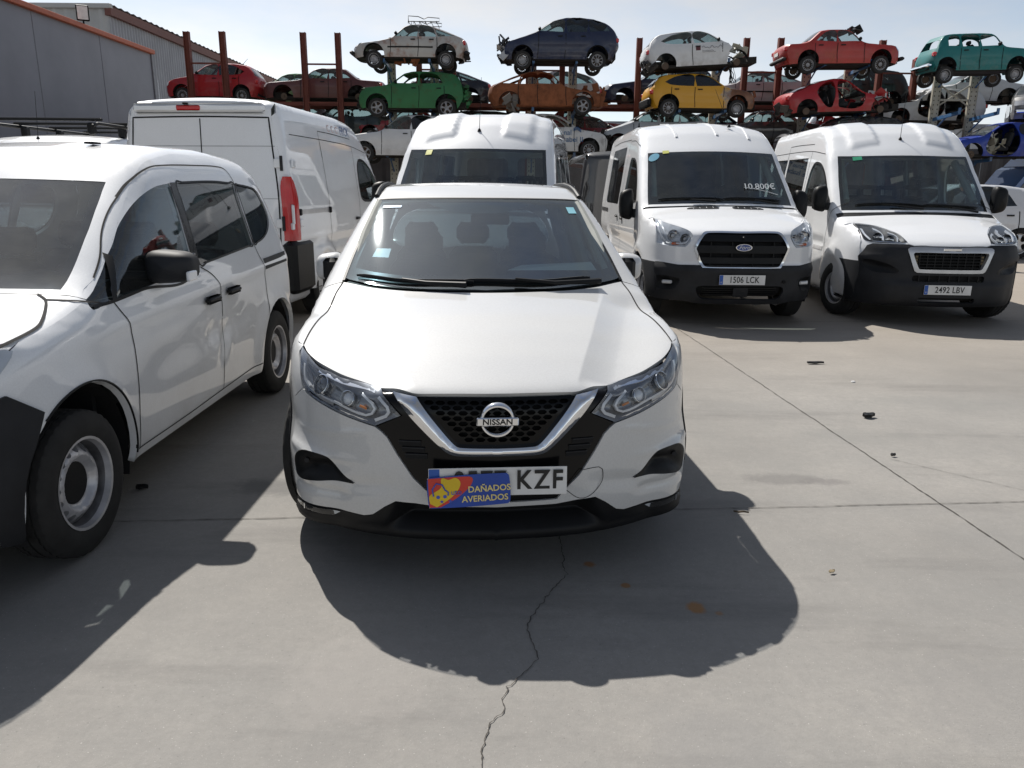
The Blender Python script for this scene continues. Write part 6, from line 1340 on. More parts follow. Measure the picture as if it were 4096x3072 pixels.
        if 'mirror' not in sk: q = B.on('side', d['win'][0][0][0] * L + .10, .70 * H, .07); MB().box((sx * q[0], q[1], q[2]), (.17, .10, .12), None, .035).build('wing_mirror', PLASTIC, root, True)
    bm = bumper if bumper is not None else mat
    if 'front_bumper' not in sk and 'front_panel' not in sk and bumper is not None: MB().box((0, -.02, .27 * H), (W * .86, .16, .12), None, .04).build('front_bumper', bumper, root, True)
    if bumper is not None and 'rear_panel' not in sk: MB().box((0, L * .985, .28 * H), (W * .88, .16, .12), None, .04).build('rear_bumper', bumper, root, True)
    ub = UNDER if 'rusty' not in sk else BURNT
    m = MB(); m.box((0, L * .5, .24), (W * .80, L * .60, .10)); m.box((0, L * .10, .34), (W * .55, L * .18, .22)); m.box((0, L * .88, .36), (W * .6, L * .18, .18)); m.tube([(.3, L * .25, .17), (.3, L * .9, .18)], .04, 6); m.build('underbody', ub, root)
    for sx in (1, -1):
        for k, yc in enumerate(wy):
            MB().lathe([(0, wr + .075), (sx * .24, wr + .08)], 14, 'x', (sx * (W / 2 - .30), yc, .30), a0=-.1, a1=math.pi + .1).build('wheel_well', GAP, root)
            if ('front_wheels' in sk and k == 0) or ('rear_wheels' in sk and k == 1) or 'wheels' in sk:
                MB().lathe([(-.03, .001), (-.03, .12), (.02, .13), (.02, .04), (.06, .035), (.06, .001)], 16, 'x', (sx * (W / 2 - .16), yc, .27)).build('brake_hub', M_plain('brake_rust', (.10, .07, .05), .7, .3), root, True); continue
            wo = add_wheel(root, sx * (W / 2 - .11), yc, wr, .19, wr * .64, (wx or {}).get(k, wheel), 0, drop=drop)
            for q in wo.children:
                if q.name.split('.')[0] in ('rim', 'hub_cap') and name == 'stacked_car': q.material_slots[0].link = 'OBJECT'; q.material_slots[0].material = WRIM
    if seats and 'seats' not in sk:
        m = MB(); zf = .24 * H + .05
        for x in (-W * .21, W * .21): m.box((x, L * .50, zf + .10), (.46, .48, .16), None, .04); m.box((x, L * .57, zf + .42), (.46, .14, .56), Matrix.Rotation(-.25, 3, 'X'), .05); m.box((x, L * .595, zf + .76), (.24, .09, .14), None, .03)
        m.build('front_seats', SEATM, root, True); m = MB(); m.box((0, L * .72, zf + .12), (W * .72, .44, .16), None, .04); m.box((0, L * .775, zf + .38), (W * .72, .14, .5), Matrix.Rotation(-.25, 3, 'X'), .05); m.build('rear_bench', SEATM, root, True)
        MB().box((0, L * .345, .60 * H), (W * .78, .30, .14), None, .04).build('dashboard', DARK, root, True); MB().tube([(W * .2 + .17 * math.cos(a), L * .41, .62 * H + .17 * math.sin(a)) for a in np.linspace(0, 2 * math.pi, 17)], .016, 6, False).build('steering_wheel', DARK, root, True)
    return root, B, S
def debris(parent, c, n, r, mat, seed, name='torn_metal'):
    rnd = random.Random(seed); m = MB()
    for _ in range(n):
        p = Vector(c) + Vector((rnd.uniform(-r[0], r[0]), rnd.uniform(-r[1], r[1]), rnd.uniform(-r[2], r[2]))); rot = Matrix.Rotation(rnd.uniform(0, 6), 3, 'X') @ Matrix.Rotation(rnd.uniform(0, 6), 3, 'Y')
        m.box(p, (rnd.uniform(.05, .3), rnd.uniform(.05, .35), rnd.uniform(.01, .05)), rot)
    o = m.build(name, mat, parent); o['kind'] = 'stuff'; return o
def cables(parent, p0, n, ln, seed, name='dangling_cables'):
    rnd = random.Random(seed); m = MB()
    for _ in range(n):
        pts = [Vector(p0)]; 
        for k in range(5): pts.append(pts[-1] + Vector((rnd.uniform(-.08, .08), rnd.uniform(-.08, .08), -ln / 5)))
        m.tube(pts, rnd.uniform(.008, .02), 5)
    o = m.build(name, PLASTIC, parent, True); o['kind'] = 'stuff'; return o
# ------------------------------------------------------------------ stacked cars: the rows
YN, YF = 30.0, 33.6
def put(x0, x1, roof, Y, H): a = at((x0 + x1) / 2, roof, Y); return (a.x, Y, a.z - H)
def span(x0, x1, Y): return (at(x1, 200, Y) - at(x0, 200, Y)).x
def rack_cars():
    P = lambda n, c, d=.3, **k: M_paint(n, c, min(.75, d + .30), (.20, .18, .15), rough=k.get('rough', .58), coat=k.get('coat', .45)); W_ = M_worn
    sil = W_('weathered_silver', (.46, .45, .43), .30); navy = P('navy_paint', (.010, .018, .055), .2); navy2 = P('dark_navy_paint', (.010, .013, .028), .3); wh = P('dusty_white_paint', (.66, .67, .68), .35)
    red = W_('faded_red', (.42, .035, .028), .10, (.20, .05, .02)); teal = P('teal_paint', (.012, .165, .165), .3, rough=.55, coat=.3); grn = W_('matt_green', (.030, .170, .060), .16, (.05, .045, .02), .65, 0); yel = M_front_burnt('yellow_burnt_front', (.60, .30, .012), 4.05)
    redm = P('bright_red_paint', (.36, .012, .018), .15); mar = W_('faded_maroon', (.115, .032, .030), .18, (.10, .04, .025)); sag = P('silver_mauve_paint', (.42, .39, .40), .2); drk = P('dark_green_paint', (.016, .022, .022), .3); s2 = P('silver_paint', (.50, .50, .50), .2); blk = P('black_wreck_paint', (.014, .015, .018), .3); blue = P('royal_blue_paint', (.006, .035, .30), .2); rw = W_('scorched_white', (.62, .62, .61), .22, (.06, .05, .045)); sm = P('pale_blue_silver_paint', (.40, .43, .47), .2); lg = P('light_green_paint', (.16, .34, .15), .2); dt = P('dark_teal_paint', (.02, .035, .04), .3); wine = P('wine_paint', (.12, .012, .018), .2); dr = P('dull_red_paint', (.30, .022, .030), .3)
    rub = PLASTIC; A = dict
    # upper tier of the near rack
    r, B, S = stacked_car('stacked_car', 'weathered silver fastback with a roof rack, top tier', 'fast', 4.12, 1.36, 1.61, sil, put(776, 1003, 57, YN, 1.36), 'left', wheel='steel', wr=.30, drop=.16, trim=rub, bumper=PLASTIC_GREY)
    rk = bpy.data.objects.new('roof_rack', None); link(rk, r)
    for x in (-.45, .45): MB().tube([(x, 2.0, 1.44), (x, 2.0, 1.62), (x, 2.35, 1.60), (x, 2.55, 1.52), (x, 2.7, 1.58), (x, 3.1, 1.55), (x, 3.1, 1.44), (x, 2.0, 1.44)], .014, 6).build('rack_side', PLASTIC, rk, True)
    for y in (2.0, 2.2, 2.4, 2.6, 2.8, 3.0): MB().tube([(-.5, y, 1.36), (-.5, y, 1.44), (.5, y, 1.44), (.5, y, 1.36)], .012, 6).build('rack_bar', PLASTIC, rk, True)
    debris(r, (.3, 1.9, .10), 8, (.3, .35, .08), BURNT, 3, 'hanging_rust'); debris(r, (0, 3.95, .30), 8, (.6, .15, .08), UNDER, 4, 'hanging_rust')
    r, B, S = stacked_car('stacked_car', 'dark blue people carrier with smashed nose, top tier', 'mpv', 4.28, 1.66, 1.75, navy, put(1092, 1325, 43, YN, 1.66), 'left', skip=('front_panel', 'windshieldx'), wheel='alloy_9', wr=.31, drop=.13, tint=GLASS_TINT, bumper=None, wx={0: 'steel'})
    debris(r, (0, .18, .62), 34, (.75, .22, .32), blk, 5, 'smashed_front'); debris(r, (.2, .12, .50), 10, (.6, .2, .25), s2, 6, 'torn_metal')
    r, B, S = stacked_car('stacked_car', 'white three-door hatchback without nose or wheels, top tier', 'hatch', 4.10, 1.44, 1.74, wh, put(1417, 1608, 62, YN, 1.44), 'right', skip=('hood', 'front_panel', 'front_fender', 'wheels'), twodoor=True, roll=-.06)
    debris(r, (0, .72, .74), 16, (.70, .35, .16), M_plain('bare_cream_metal', (.34, .33, .27), .5), 7, 'cut_inner_wing'); debris(r, (-.4, 3.9, .32), 24, (.5, .25, .18), blk, 8, 'torn_bumper'); cables(r, (-.5, .95, .35), 9, .75, 9)
    tx = M_plain('print_grey', (.30, .30, .32), .7); p = B.on('side', 1.9, .80, .008); [MB().tube([(-p[0] - .002, 2.08 - ln_ * t, z_ + a_ * math.sin(t * 23 + k) * math.cos(t * 7)) for t in np.linspace(0, 1, 40)], .009, 4).build('faded_script', tx, r) for k, (ln_, z_, a_) in enumerate(((.72, .80, .05), (.40, .69, .012), (.48, .65, .008)))]; bx('door_logo', (-p[0], 2.22, .79), (.006, .16, .16), M_plain('logo_maroon', (.10, .02, .03), .6), r)
    r, B, S = stacked_car('stacked_car', 'faded red old saloon with crumpled roof front, top tier', 'sedan', 4.26, 1.40, 1.65, red, put(1690, 1929, 66, YN, 1.40), 'right', wheel='alloy_14', wr=.30, drop=.13, bumper=PLASTIC_GREY, trim=None, skip=('windshield',), roll=-.015)
    debris(r, (-.3, 1.75, 1.36), 10, (.4, .2, .05), blk, 10, 'torn_roof_edge'); plate(r, (.0, 4.27, .62), math.pi, 0, None, .4, .12, False)
    r, B, S = stacked_car('stacked_car', 'teal old estate car with chrome bumper, top tier', 'boxy', 3.75, 1.50, 1.52, teal, put(2003, 2212, 73, YN, 1.50), 'right', skip=('side_glass', 'rear_window', 'windshield'), wheel='steel', wr=.29, drop=.22, bumper=CHROME, roll=-.02)
    # middle tier of the near rack
    r, B, S = stacked_car('stacked_car', 'matt green crossover with torn tail and no side glass, middle tier', 'suv', 4.10, 1.52, 1.79, grn, put(783, 1003, 157, YN, 1.52), 'left', skip=('front_panel', 'side_glass', 'windshield', 'rear_panel'), wheel='alloy_5', wr=.33, drop=.10)
    debris(r, (0, .2, .6), 26, (.8, .2, .3), UNDER, 11, 'stripped_front'); debris(r, (.4, 4.0, .75), 14, (.5, .1, .35), grn, 12, 'torn_tail')
    r, B, S = stacked_car('stacked_car', 'burnt-out rusty saloon shell, middle tier', 'fast', 4.25, 1.44, 1.80, BURNT, put(1068, 1290, 157, YN, 1.44), 'right', skip=('side_glass', 'windshield', 'rear_window', 'hood', 'front_panel', 'seats', 'rusty', 'mirror', 'rear_wheels'), wheel='alloy_5', wr=.32, drop=.10, rear_lamps=None, handles=False)
    debris(r, (0, .35, .62), 34, (.75, .4, .28), BURNT, 13, 'burnt_engine'); debris(r, (-.6, 3.4, .30), 18, (.3, .3, .2), M_plain('grey_ash', (.16, .15, .14), .9), 14, 'burnt_axle')
    r, B, S = stacked_car('stacked_car', 'yellow hatchback with scorched rusty front wing, middle tier', 'hatch', 4.05, 1.44, 1.74, yel, put(1410, 1612, 162, YN, 1.44), 'right', skip=('front_panel', 'mirror'), wheel='alloy_10', wr=.31, drop=.10, glass=GLASS_TINT, wx={0: 'steel'}, yawj=.06)
    MB().box((0, 4.0, .42), (1.5, .14, .28), None, .05).build('rear_bumper', PLASTIC, r, True); MB().box((0, 3.86, 1.0), (1.3, .10, .10), None, .03).build('rear_lamp_bar', GLOSSBLACK, r, True); debris(r, (0, .3, .55), 16, (.7, .25, .25), BURNT, 15, 'burnt_front')
    od = ([(.36, .28), (.345, .66), (.45, .88), (.55, .90), (.555, .40), (.54, .26)], [(.60, .30), (.59, .88), (.66, .88), (.735, .66), (.70, .45), (.64, .27)])
    r, B, S = stacked_car('stacked_car', 'bright red saloon shell with no doors, middle tier', 'fast', 4.30, 1.40, 1.80, redm, put(1698, 1925, 167, YN, 1.40), 'right', skip=('hood', 'front_panel', 'front_fender', 'wheels', 'side_glass', 'mirror'), dooropen=od, roll=-.035)
    debris(r, (0, .75, .72), 14, (.7, .3, .14), redm, 16, 'cut_inner_wing'); debris(r, (0, .7, .75), 6, (.7, .25, .12), s2, 17, 'torn_metal'); debris(r, (-.2, 4.2, .35), 18, (.7, .18, .12), blk, 18, 'torn_bumper'); debris(r, (0, 2.4, .55), 16, (.6, .9, .15), DARK, 19, 'cabin_scrap')
    # lower tier of the near rack
    stacked_car('stacked_car', 'white estate behind the van roofs, lower tier under the green crossover', 'wagon', 4.70, 1.66, 1.90, wh, put(748, 1010, 250, YN, 1.66), 'left', tint=GLASS_TINT, wr=.34, wheel='alloy_5')
    r, B, S = stacked_car('stacked_car', 'scorched white car lettered Canal de Isabel II, lower tier', 'hatch', 4.20, 1.56, 1.76, rw, put(1090, 1303, 247, YN, 1.56), 'right', skip=('hood', 'front_panel', 'side_glass', 'windshield'), wheel='alloy_10', wr=.32)
    debris(r, (0, .5, .68), 30, (.75, .45, .25), UNDER, 20, 'burnt_engine'); p = B.on('side', 1.55, .75, .01); cb = M_plain('print_blue', (.02, .10, .25), .6); text('door_lettering', 'Canal', .26, cb, r, (-p[0], 1.78, .86), (math.pi / 2, 0, -math.pi / 2)); text('door_lettering', 'de Isabel II', .26, cb, r, (-p[0], 1.62, .62), (math.pi / 2, 0, -math.pi / 2))
    for k in range(3): MB().tube([(-p[0] - .004, 1.42 - .28 * t, .92 + .04 * k + .05 * math.sin(t * 4)) for t in np.linspace(0, 1, 7)], .012, 4).build('door_logo', cb, r)
    stacked_car('stacked_car', 'pale silver people carrier nosing left behind the van with the price, lower tier', 'mpv', 4.2, 1.60, 1.75, sm, put(1312, 1500, 237, YN + 1, 1.60), 'left', wr=.31)
    stacked_car('stacked_car', 'dark estate between two white vans, lower tier', 'wagon', 4.60, 1.44, 1.78, navy2, put(1690, 1945, 252, YN, 1.44), 'left', wr=.31)
    oq = ([(.36, .30), (.35, .64), (.45, .87), (.555, .89), (.56, .30)], [(.60, .30), (.60, .89), (.70, .89), (.78, .68), (.76, .45), (.70, .30)])
    r, B, S = stacked_car('stacked_car', 'silver body shell with empty door frames beside a grey post, lower tier', 'wagon', 4.3, 1.46, 1.78, s2, put(1905, 2100, 193, YN + 2.6, 1.46), 'left', dooropen=oq, skip=('hood', 'front_panel', 'wheels', 'side_glass', 'windshield', 'mirror')); debris(r, (0, 2.2, .6), 20, (.6, 1.0, .2), DARK, 21, 'cabin_scrap')
    oo = ([(.34, .24), (.345, .66), (.45, .89), (.57, .92), (.585, .24)],)
    r, B, S = stacked_car('stacked_car', 'royal blue three-door hatchback with its door gone, lower tier', 'hatch', 4.0, 1.44, 1.70, blue, put(2045, 2262, 265, YN, 1.44), 'left', dooropen=oo, skip=('wheels', 'mirror')); B.panel('side_window', 'side', cr([(2.5, .98), (2.5, 1.33), (3.1, 1.30), (3.35, 1.04)], True, .1), GLASS_TINT, off=.01); debris(r, (.3, 1.75, .55), 14, (.4, .4, .2), M_plain('scrap_beige', (.25, .23, .18), .8), 22, 'cabin_scrap')
    stacked_car('stacked_car', 'red hatchback at the edge beside the blue one, lower tier', 'hatch', 4.0, 1.44, 1.70, redm, put(2180, 2400, 245, YN + 2.5, 1.44), 'left')
    # far rack
    r, B, S = stacked_car('stacked_car', 'shiny red small hatchback behind the two leftmost red posts', 'hatch', 3.86, 1.53, 1.68, redm, put(365, 568, 139, YF, 1.53), 'left', wheel='alloy_14', wr=.30, twodoor=False, tint=GLASS_TINT); antenna(r, (0, 3.0, 1.5), (0, 3.25, 1.75), .01)
    stacked_car('stacked_car', 'light green hatchback between the red and the maroon car', 'hatch', 4.0, 1.48, 1.70, lg, put(520, 735, 161, YF + 2.4, 1.48), 'left')
    r, B, S = stacked_car('stacked_car', 'long faded maroon saloon without wheels on the far rack', 'sedan', 4.96, 1.40, 1.80, mar, put(575, 832, 150, YF, 1.40), 'left', skip=('front_wheels', 'rear_wheels'), wr=.33); debris(r, (.2, 4.7, .25), 14, (.5, .2, .15), UNDER, 23, 'torn_bumper')
    stacked_car('stacked_car', 'dark blue saloon tail sticking out behind the green crossover', 'fast', 4.80, 1.44, 1.80, navy2, put(818, 1060, 152, YF, 1.44), 'left', skip=('rear_wheels',), wr=.32)
    stacked_car('stacked_car', 'silver people carrier behind the burnt saloon', 'mpv', 4.5, 1.66, 1.8, s2, put(1072, 1292, 156, YF, 1.66), 'left')
    r, B, S = stacked_car('stacked_car', 'dark navy estate without front wheel, behind the yellow hatchback', 'wagon', 4.65, 1.48, 1.78, navy, put(1305, 1540, 150, YF, 1.48), 'left', skip=('front_wheels',)); debris(r, (0, .2, .4), 10, (.7, .15, .15), blk, 24, 'torn_bumper')
    stacked_car('stacked_car', 'mauve silver saloon with a dark side strip, far rack', 'fast', 4.70, 1.44, 1.78, sag, put(1500, 1738, 155, YF, 1.44), 'left', trim=GAP)
    stacked_car('stacked_car', 'dark green hatchback tail behind the red shell', 'suv', 4.2, 1.56, 1.78, drk, put(1738, 1953, 152, YF, 1.56), 'left', skip=('rear_wheels',))
    r, B, S = stacked_car('stacked_car', 'silver coupe without wheels at the right end of the far rack', 'coupe', 4.45, 1.30, 1.82, s2, put(1968, 2200, 161, YF - .6, 1.30), 'left', skip=('front_wheels', 'rear_wheels'), wr=.33, rear_lamps=None); MB().box((.3, .10, .44), (.9, .12, .06), None, .02).build('loose_bumper_strip', wh, r, True)
    stacked_car('stacked_car', 'grey pickup showing its grille at the picture edge', 'suv', 4.6, 1.70, 1.80, M_paint('grey_paint', (.22, .22, .22), .3), put(2190, 2300, 178, YF - 1.5, 1.70), 'cam', wr=.34, yawj=-.5, bumper=CHROME)
    stacked_car('stacked_car', 'dark teal hatchback under the maroon saloon', 'hatch', 4.1, 1.46, 1.72, dt, put(672, 800, 229, YF + .4, 1.46), 'left', wr=.30)
    stacked_car('stacked_car', 'pale blue hatchback under the red small hatchback', 'hatch', 4.0, 1.46, 1.72, sm, put(560, 690, 226, YF + 2.8, 1.46), 'left', wr=.30)
    stacked_car('stacked_car', 'dull red car below the green crossover', 'sedan', 4.3, 1.40, 1.72, dr, put(815, 935, 234, YF + .4, 1.40), 'left')
    stacked_car('stacked_car', 'black estate below the dark blue saloon', 'wagon', 4.6, 1.50, 1.80, blk, put(930, 1075, 240, YF + .4, 1.50), 'left')
    stacked_car('stacked_car', 'dull red saloon below the burnt saloon', 'sedan', 4.4, 1.40, 1.74, dr, put(1150, 1345, 238, YF + .4, 1.40), 'right', skip=('front_wheels',))
    stacked_car('stacked_car', 'wine red hatchback behind the lettered scorched car', 'hatch', 4.2, 1.46, 1.74, wine, put(1215, 1345, 252, YN + 2.2, 1.46), 'right')
    stacked_car('stacked_car', 'dark saloon below the mauve silver saloon', 'sedan', 4.7, 1.44, 1.78, M_paint('brown_grey_paint', (.045, .042, .042), .4), put(1560, 1730, 240, YN + 2.4, 1.44), 'left')
    stacked_car('stacked_car', 'dark blue car behind the yellow hatchback wheels, lower tier', 'sedan', 4.6, 1.42, 1.76, navy, put(1440, 1600, 245, YF + .6, 1.42), 'left')
    r, B, S = stacked_car('stacked_car', 'red hatchback shell under the red body shell', 'hatch', 4.1, 1.46, 1.72, redm, put(1785, 1935, 236, YF + .2, 1.46), 'right', skip=('front_panel', 'wheels', 'side_glass'))
    stacked_car('stacked_car', 'black hatchback crushed beneath the dark green tail', 'hatch', 4.1, 1.44, 1.72, blk, put(1915, 2040, 212, YF + .6, 1.44), 'left', skip=('wheels', 'side_glass'))
rack_cars()

# ------------------------------------------------------------------ racks
RUST = M_worn('red_oxide_paint', (.17, .042, .026), .25, (.10, .03, .02), .65, 0, 4.); GALV = M_worn('galvanised_steel', (.46, .44, .37), .18, (.22, .18, .12), .55, 0, 5.); BLUEP = M_worn('blue_arm_paint', (.035, .13, .30), .14, (.10, .08, .06), .5, .2, 5.)
HOLE = M_plain('post_hole', (.02, .02, .02), .9)
def post(px0, ytop, Y, mat, w, label, name='rack_post', holes=False, group=None, arms=(), ztop=None):
    a = at(px0, ytop, Y); x = a.x; zt = a.z if ztop is None else ztop
    r = empty(name, (x, Y, 0), 0, label, 'rack post', group)
    if not holes:
        m = MB(); m.box((-w * .45, 0, zt / 2), (w * .12, w, zt)); m.box((w * .45, 0, zt / 2), (w * .12, w, zt)); m.box((0, 0, zt / 2), (w * .80, w * .16, zt)); m.build('column', mat, r)
    else:
        m = MB(); m.box((0, -.0, zt / 2), (w, .02, zt)); m.box((-w / 2, .05, zt / 2), (.02, .12, zt)); m.box((w / 2, .05, zt / 2), (.02, .12, zt)); m.build('column', mat, r)
        h = MB(); z = .4
        while z < zt - .1:
            for sx in (-.28, .28): h.box((sx * w, -.011, z), (.032, .006, .05))
            z += .16
        h.build('slot_row', HOLE, r)
    bx('base_plate', (0, 0, .02), (.4, .5, .04), mat, r)
    for (z, ln, dz) in arms:
        o = bpy.data.objects.new('arm', None); link(o, r)
        MB().box((0, -ln / 2, z + dz / 2), (.07, ln, .12), Matrix.Rotation(-math.atan2(dz, ln), 3, 'X')).build('beam', BLUEP if holes else mat, o); MB().tube([(0, -.05, z - .45), (0, -ln * .55, z + dz * .5)], .03, 6).build('brace', BLUEP if holes else mat, o, True)
        bx('tip', (0, -ln, z + dz + .06), (.09, .05, .22), BLUEP if holes else mat, o)
    return x, zt
def racks():
    zn = lambda py: at(1106, py, YN).z
    zt, zm, zl = zn(137), zn(238), zn(335)
    ords = ['first', 'second', 'third', 'fourth', 'fifth', 'sixth', 'seventh', 'eighth', 'ninth', 'tenth', 'eleventh', 'twelfth', 'thirteenth', 'fourteenth']
    near = [845, 938, 1150, 1238, 1453, 1548, 1745, 1836, 2032, 2112]; xs = []
    for k, px in enumerate(near):
        xs.append(post(px, 142, YN + 1.15, GALV, .30, 'pale slotted steel post with blue arms, %s from the left' % ords[k], holes=True, group='pale posts of the near rack', arms=((zt - .12, 1.75, .10), (zm - .12, 1.75, .10), (zl - .15, 1.75, .10)), ztop=zt + .3)[0])
    far = [(402, 68), (479, 68), (654, 70), (729, 71), (905, 78), (979, 79), (1142, 80), (1215, 80), (1382, 82), (1456, 82), (1614, 82), (1688, 82), (1908, 87), (1980, 87)]; xf = []
    for k, (px, py) in enumerate(far):
        top_hidden = px in (905, 979, 1142, 1215, 1456, 1980)
        xf.append(post(px, py if not top_hidden else 128, YF - 1.35, RUST, .21, 'red oxide steel post of the far rack, %s from the left' % ords[k], holes=False, group='red posts of the far rack'))
    def brace(name, p, q, w, mat, label, grp):
        o = tb(name, [p, q], w, mat, None, 4); tag(o, label, 'rack beam', grp); return o
    zf = lambda py: at(1106, py, YF - 1.35).z
    for k in range(0, len(xf) - 1, 2):
        for py, nm in ((142 if k < 4 else 152, 'upper'), (225, 'lower')):
            z = zf(py); bl = tag(MB().box(((xf[k][0] + xf[k + 1][0]) / 2, YF - 1.35, z), (xf[k + 1][0] - xf[k][0], .06, .06)).build('cross_beam', RUST), '%s red cross beam joining the %s pair of red posts' % (nm, ords[k // 2]), 'rack beam', 'red cross beams', 'thing')
        a = Vector((xf[k][0], YF - 1.3, zf(262))); b = Vector((xf[k + 1][0], YF - 1.3, zf(240)))
    for tier, py in (('middle', 221), ('lower', 318)):
        z = zf(py)
        for yy, nm in ((YF - .75, 'front'), (YF + .75, 'back')):
            MB_ = MB().box(((xf[0][0] + xf[-1][0]) / 2, yy, z - .06), (xf[-1][0] - xf[0][0] + 4, .12, .14)); tag(MB_.build('long_beam', RUST), '%s long red beam carrying the %s tier of the far rack' % (nm, tier), 'rack beam', 'long rack beams', 'thing')
    for k in range(0, len(xs) - 1, 2):
        for z0, z1, nm in ((zm - 1.6, zm - .3, 'lower'), (zm + .3, zt - .4, 'upper')):
            if nm == 'upper' and k != 8: continue
            for s_ in (0, 1): tag(MB().tube([(xs[k], YN + 1.2, z0 if s_ == 0 else z1), (xs[k + 1], YN + 1.2, z1 if s_ == 0 else z0)], .03, 6).build('diagonal_brace', GALV, None, True), '%s diagonal brace number %d between the %s pair of pale posts' % (nm, s_ + 1, ords[k // 2]) if False else ('%s brace %s between the %s pair of pale posts' % (nm, 'rising rightward' if s_ == 0 else 'falling rightward', ords[k // 2])), 'rack beam', 'diagonal braces', 'thing')
        tag(MB().box(((xs[k] + xs[k + 1]) / 2, YN + 1.2, zm + .6), (xs[k + 1] - xs[k], .06, .07)).build('cross_beam', GALV), 'pale cross bar joining the %s pair of pale posts' % ords[k // 2], 'rack beam', 'pale cross bars', 'thing')
racks()
# ------------------------------------------------------------------ sheds, wall and everything beyond
def gnd(px, py):
    """point of the ground seen at (px, py) of the 4096 x 3072 photograph"""
    a0 = (px - 2048) / 3060; b0 = (py - 1536) / 3060; c, s_ = math.cos(_ro), math.sin(_ro); a = a0 * c + b0 * s_; b = -a0 * s_ + b0 * c
    wy = math.cos(_pt) - b * math.sin(_pt); wz = -math.sin(_pt) - b * math.cos(_pt); t = -CAM_H / wz; return Vector((a * t, wy * t, 0))
def sheds():
    wallm = M_plain('shed_panel_grey', (.19, .195, .23), .45, var=.10, vscale=.6); orange = M_plain('orange_trim', (.42, .10, .04), .5)
    r = empty('warehouse', (-18.6, 24, 0), 0, 'grey panelled warehouse wall with an orange roof edge on the left', 'building')
    for k in range(8): bx('wall_panel', (-.12, -19.5 + 5.0 * k, 4.0), (.24, 4.965, 8.0), wallm, r, .02)
    for k in range(7): bx('panel_joint', (-.13, -17.0 + 5.0 * k, 4.0), (.2, .06, 7.9), M_plain('joint_dark', (.09, .09, .10), .8), r)
    bx('roof_trim', (.03, -2.0, 8.06), (.36, 40.2, .20), orange, r, .02); bx('end_trim', (-.1, 18.05, 4.0), (.3, .12, 8.0), M_plain('trim_grey', (.16, .16, .18), .5), r); bx('roof_deck', (-6.0, -2.0, 8.0), (11.6, 40, .2), wallm, r)
    bx('end_wall', (-6.0, 17.9, 4.0), (11.6, .2, 7.9), wallm, r)
    yy = at(184, 76, 1.0); d = Vector((yy.x, yy.y, yy.z - CAM_H)); t = -18.4 / d.x; p = Vector((0, 0, CAM_H)) + d * t
    fl = empty('floodlight', (p.x, p.y, 8.15), .5, 'small black floodlight on the orange roof edge', 'lamp')
    MB().box((0, 0, .42), (.50, .12, .62), Matrix.Rotation(.3, 3, 'X'), .03).build('lamp_housing', PLASTIC, fl); MB().box((0, -.075, .42), (.40, .02, .52), Matrix.Rotation(.3, 3, 'X')).build('lamp_glass', CLEARLAMP, fl); MB().tube([(0, 0, 0), (0, .06, .25)], .04, 6).build('bracket', PLASTIC, fl)
    # corrugated shed
    lt = M_plain('corrugated_cream', (.45, .45, .43), .5, var=.08, vscale=.8); gy = M_plain('corrugated_grey', (.32, .33, .36), .45, var=.10, vscale=.8)
    r = empty('corrugated_shed', (-22.5, 46, 0), 0, 'corrugated metal shed with a brown eave behind the grey warehouse', 'building')
    def sheet(nm, p0, p1, z0, z1, mat, pitch, dep):
        v = Vector(p1) - Vector(p0); L = v.length; u = v.normalized(); nn = Vector((u.y, -u.x, 0)); n = int(L / pitch) * 4; P = []
        for i in range(n + 1):
            q = Vector(p0) + u * (L * i / n); o = dep * (1 if i % 4 in (1, 2) else 0); q = q + nn * o; P += [(q.x, q.y, z0), (q.x, q.y, z1)]
        MB().add(P, [(2 * i, 2 * i + 2, 2 * i + 3, 2 * i + 1) for i in range(n)]).build(nm, mat, r)
    for k in range(3): sheet('front_sheet', (-11.5 + 3.85 * k, .004 * k, 0), (-11.5 + 3.85 * (k + 1), .004 * k, 0), 0, 10.9, lt, .55, .07)
    for k in range(6): sheet('side_sheet', (.004 * k, 5.5 * k, 0), (.004 * k, 5.5 * (k + 1), 0), 0, 10.7, gy, .34, .06)
    bx('eave', (.12, 16.5, 10.75), (.35, 33.4, .45), M_plain('eave_brown', (.16, .06, .045), .6), r); bx('ridge_cap', (-5.7, -.1, 11.0), (12, .3, .25), lt, r, .03)
    m = MB(); n = 90; P = []
    for i in range(n + 1): y = 33.4 * i / n - .2; z = 11.02 + (.07 if i % 2 else 0); P += [(.35, y, z), (-11.5, y, z + .1)]
    m.add(P, [(2 * i, 2 * i + 2, 2 * i + 3, 2 * i + 1) for i in range(n)]).build('roof_sheet', gy, r)
    # yard wall behind the racks
    dk = M_plain('dark_sheet', (.075, .078, .085), .6, var=.25, vscale=1.5)
    r = empty('yard_fence', (-18, 37.5, 0), 0, 'dark corrugated sheet fence behind the racks', 'fence')
    for k in range(13):
        x0 = 5.0 * k; P = []; n = 28
        for i in range(n + 1): x = x0 + 4.98 * i / n; y = .07 if i % 4 in (1, 2) else 0; P += [(x, y, 0), (x, y, 3.4 + .03 * (k % 3))]
        MB().add(P, [(2 * i, 2 * i + 2, 2 * i + 3, 2 * i + 1) for i in range(n)]).build('fence_sheet', dk, r)
        bx('fence_post', (x0, .2, 1.7), (.12, .12, 3.5), PLASTIC_GREY, r)
    bx('low_wall', (28, -.6, .55), (56, .2, 1.1), M_plain('low_wall_concrete', (.36, .34, .31), .85), r)
    g = M_plain('far_shed_roof', (.20, .22, .26), .5); r = empty('far_shed', (8, 62, 0), 0, 'low grey shed roof far behind the racks', 'building')
    for k in range(10): sheet('shed_sheet', (-40 + 8 * k, .004 * k, 0), (-40 + 8 * (k + 1), .004 * k, 0), 0, 6.2, M_plain('far_shed_wall', (.40, .42, .45), .5), .6, .06)
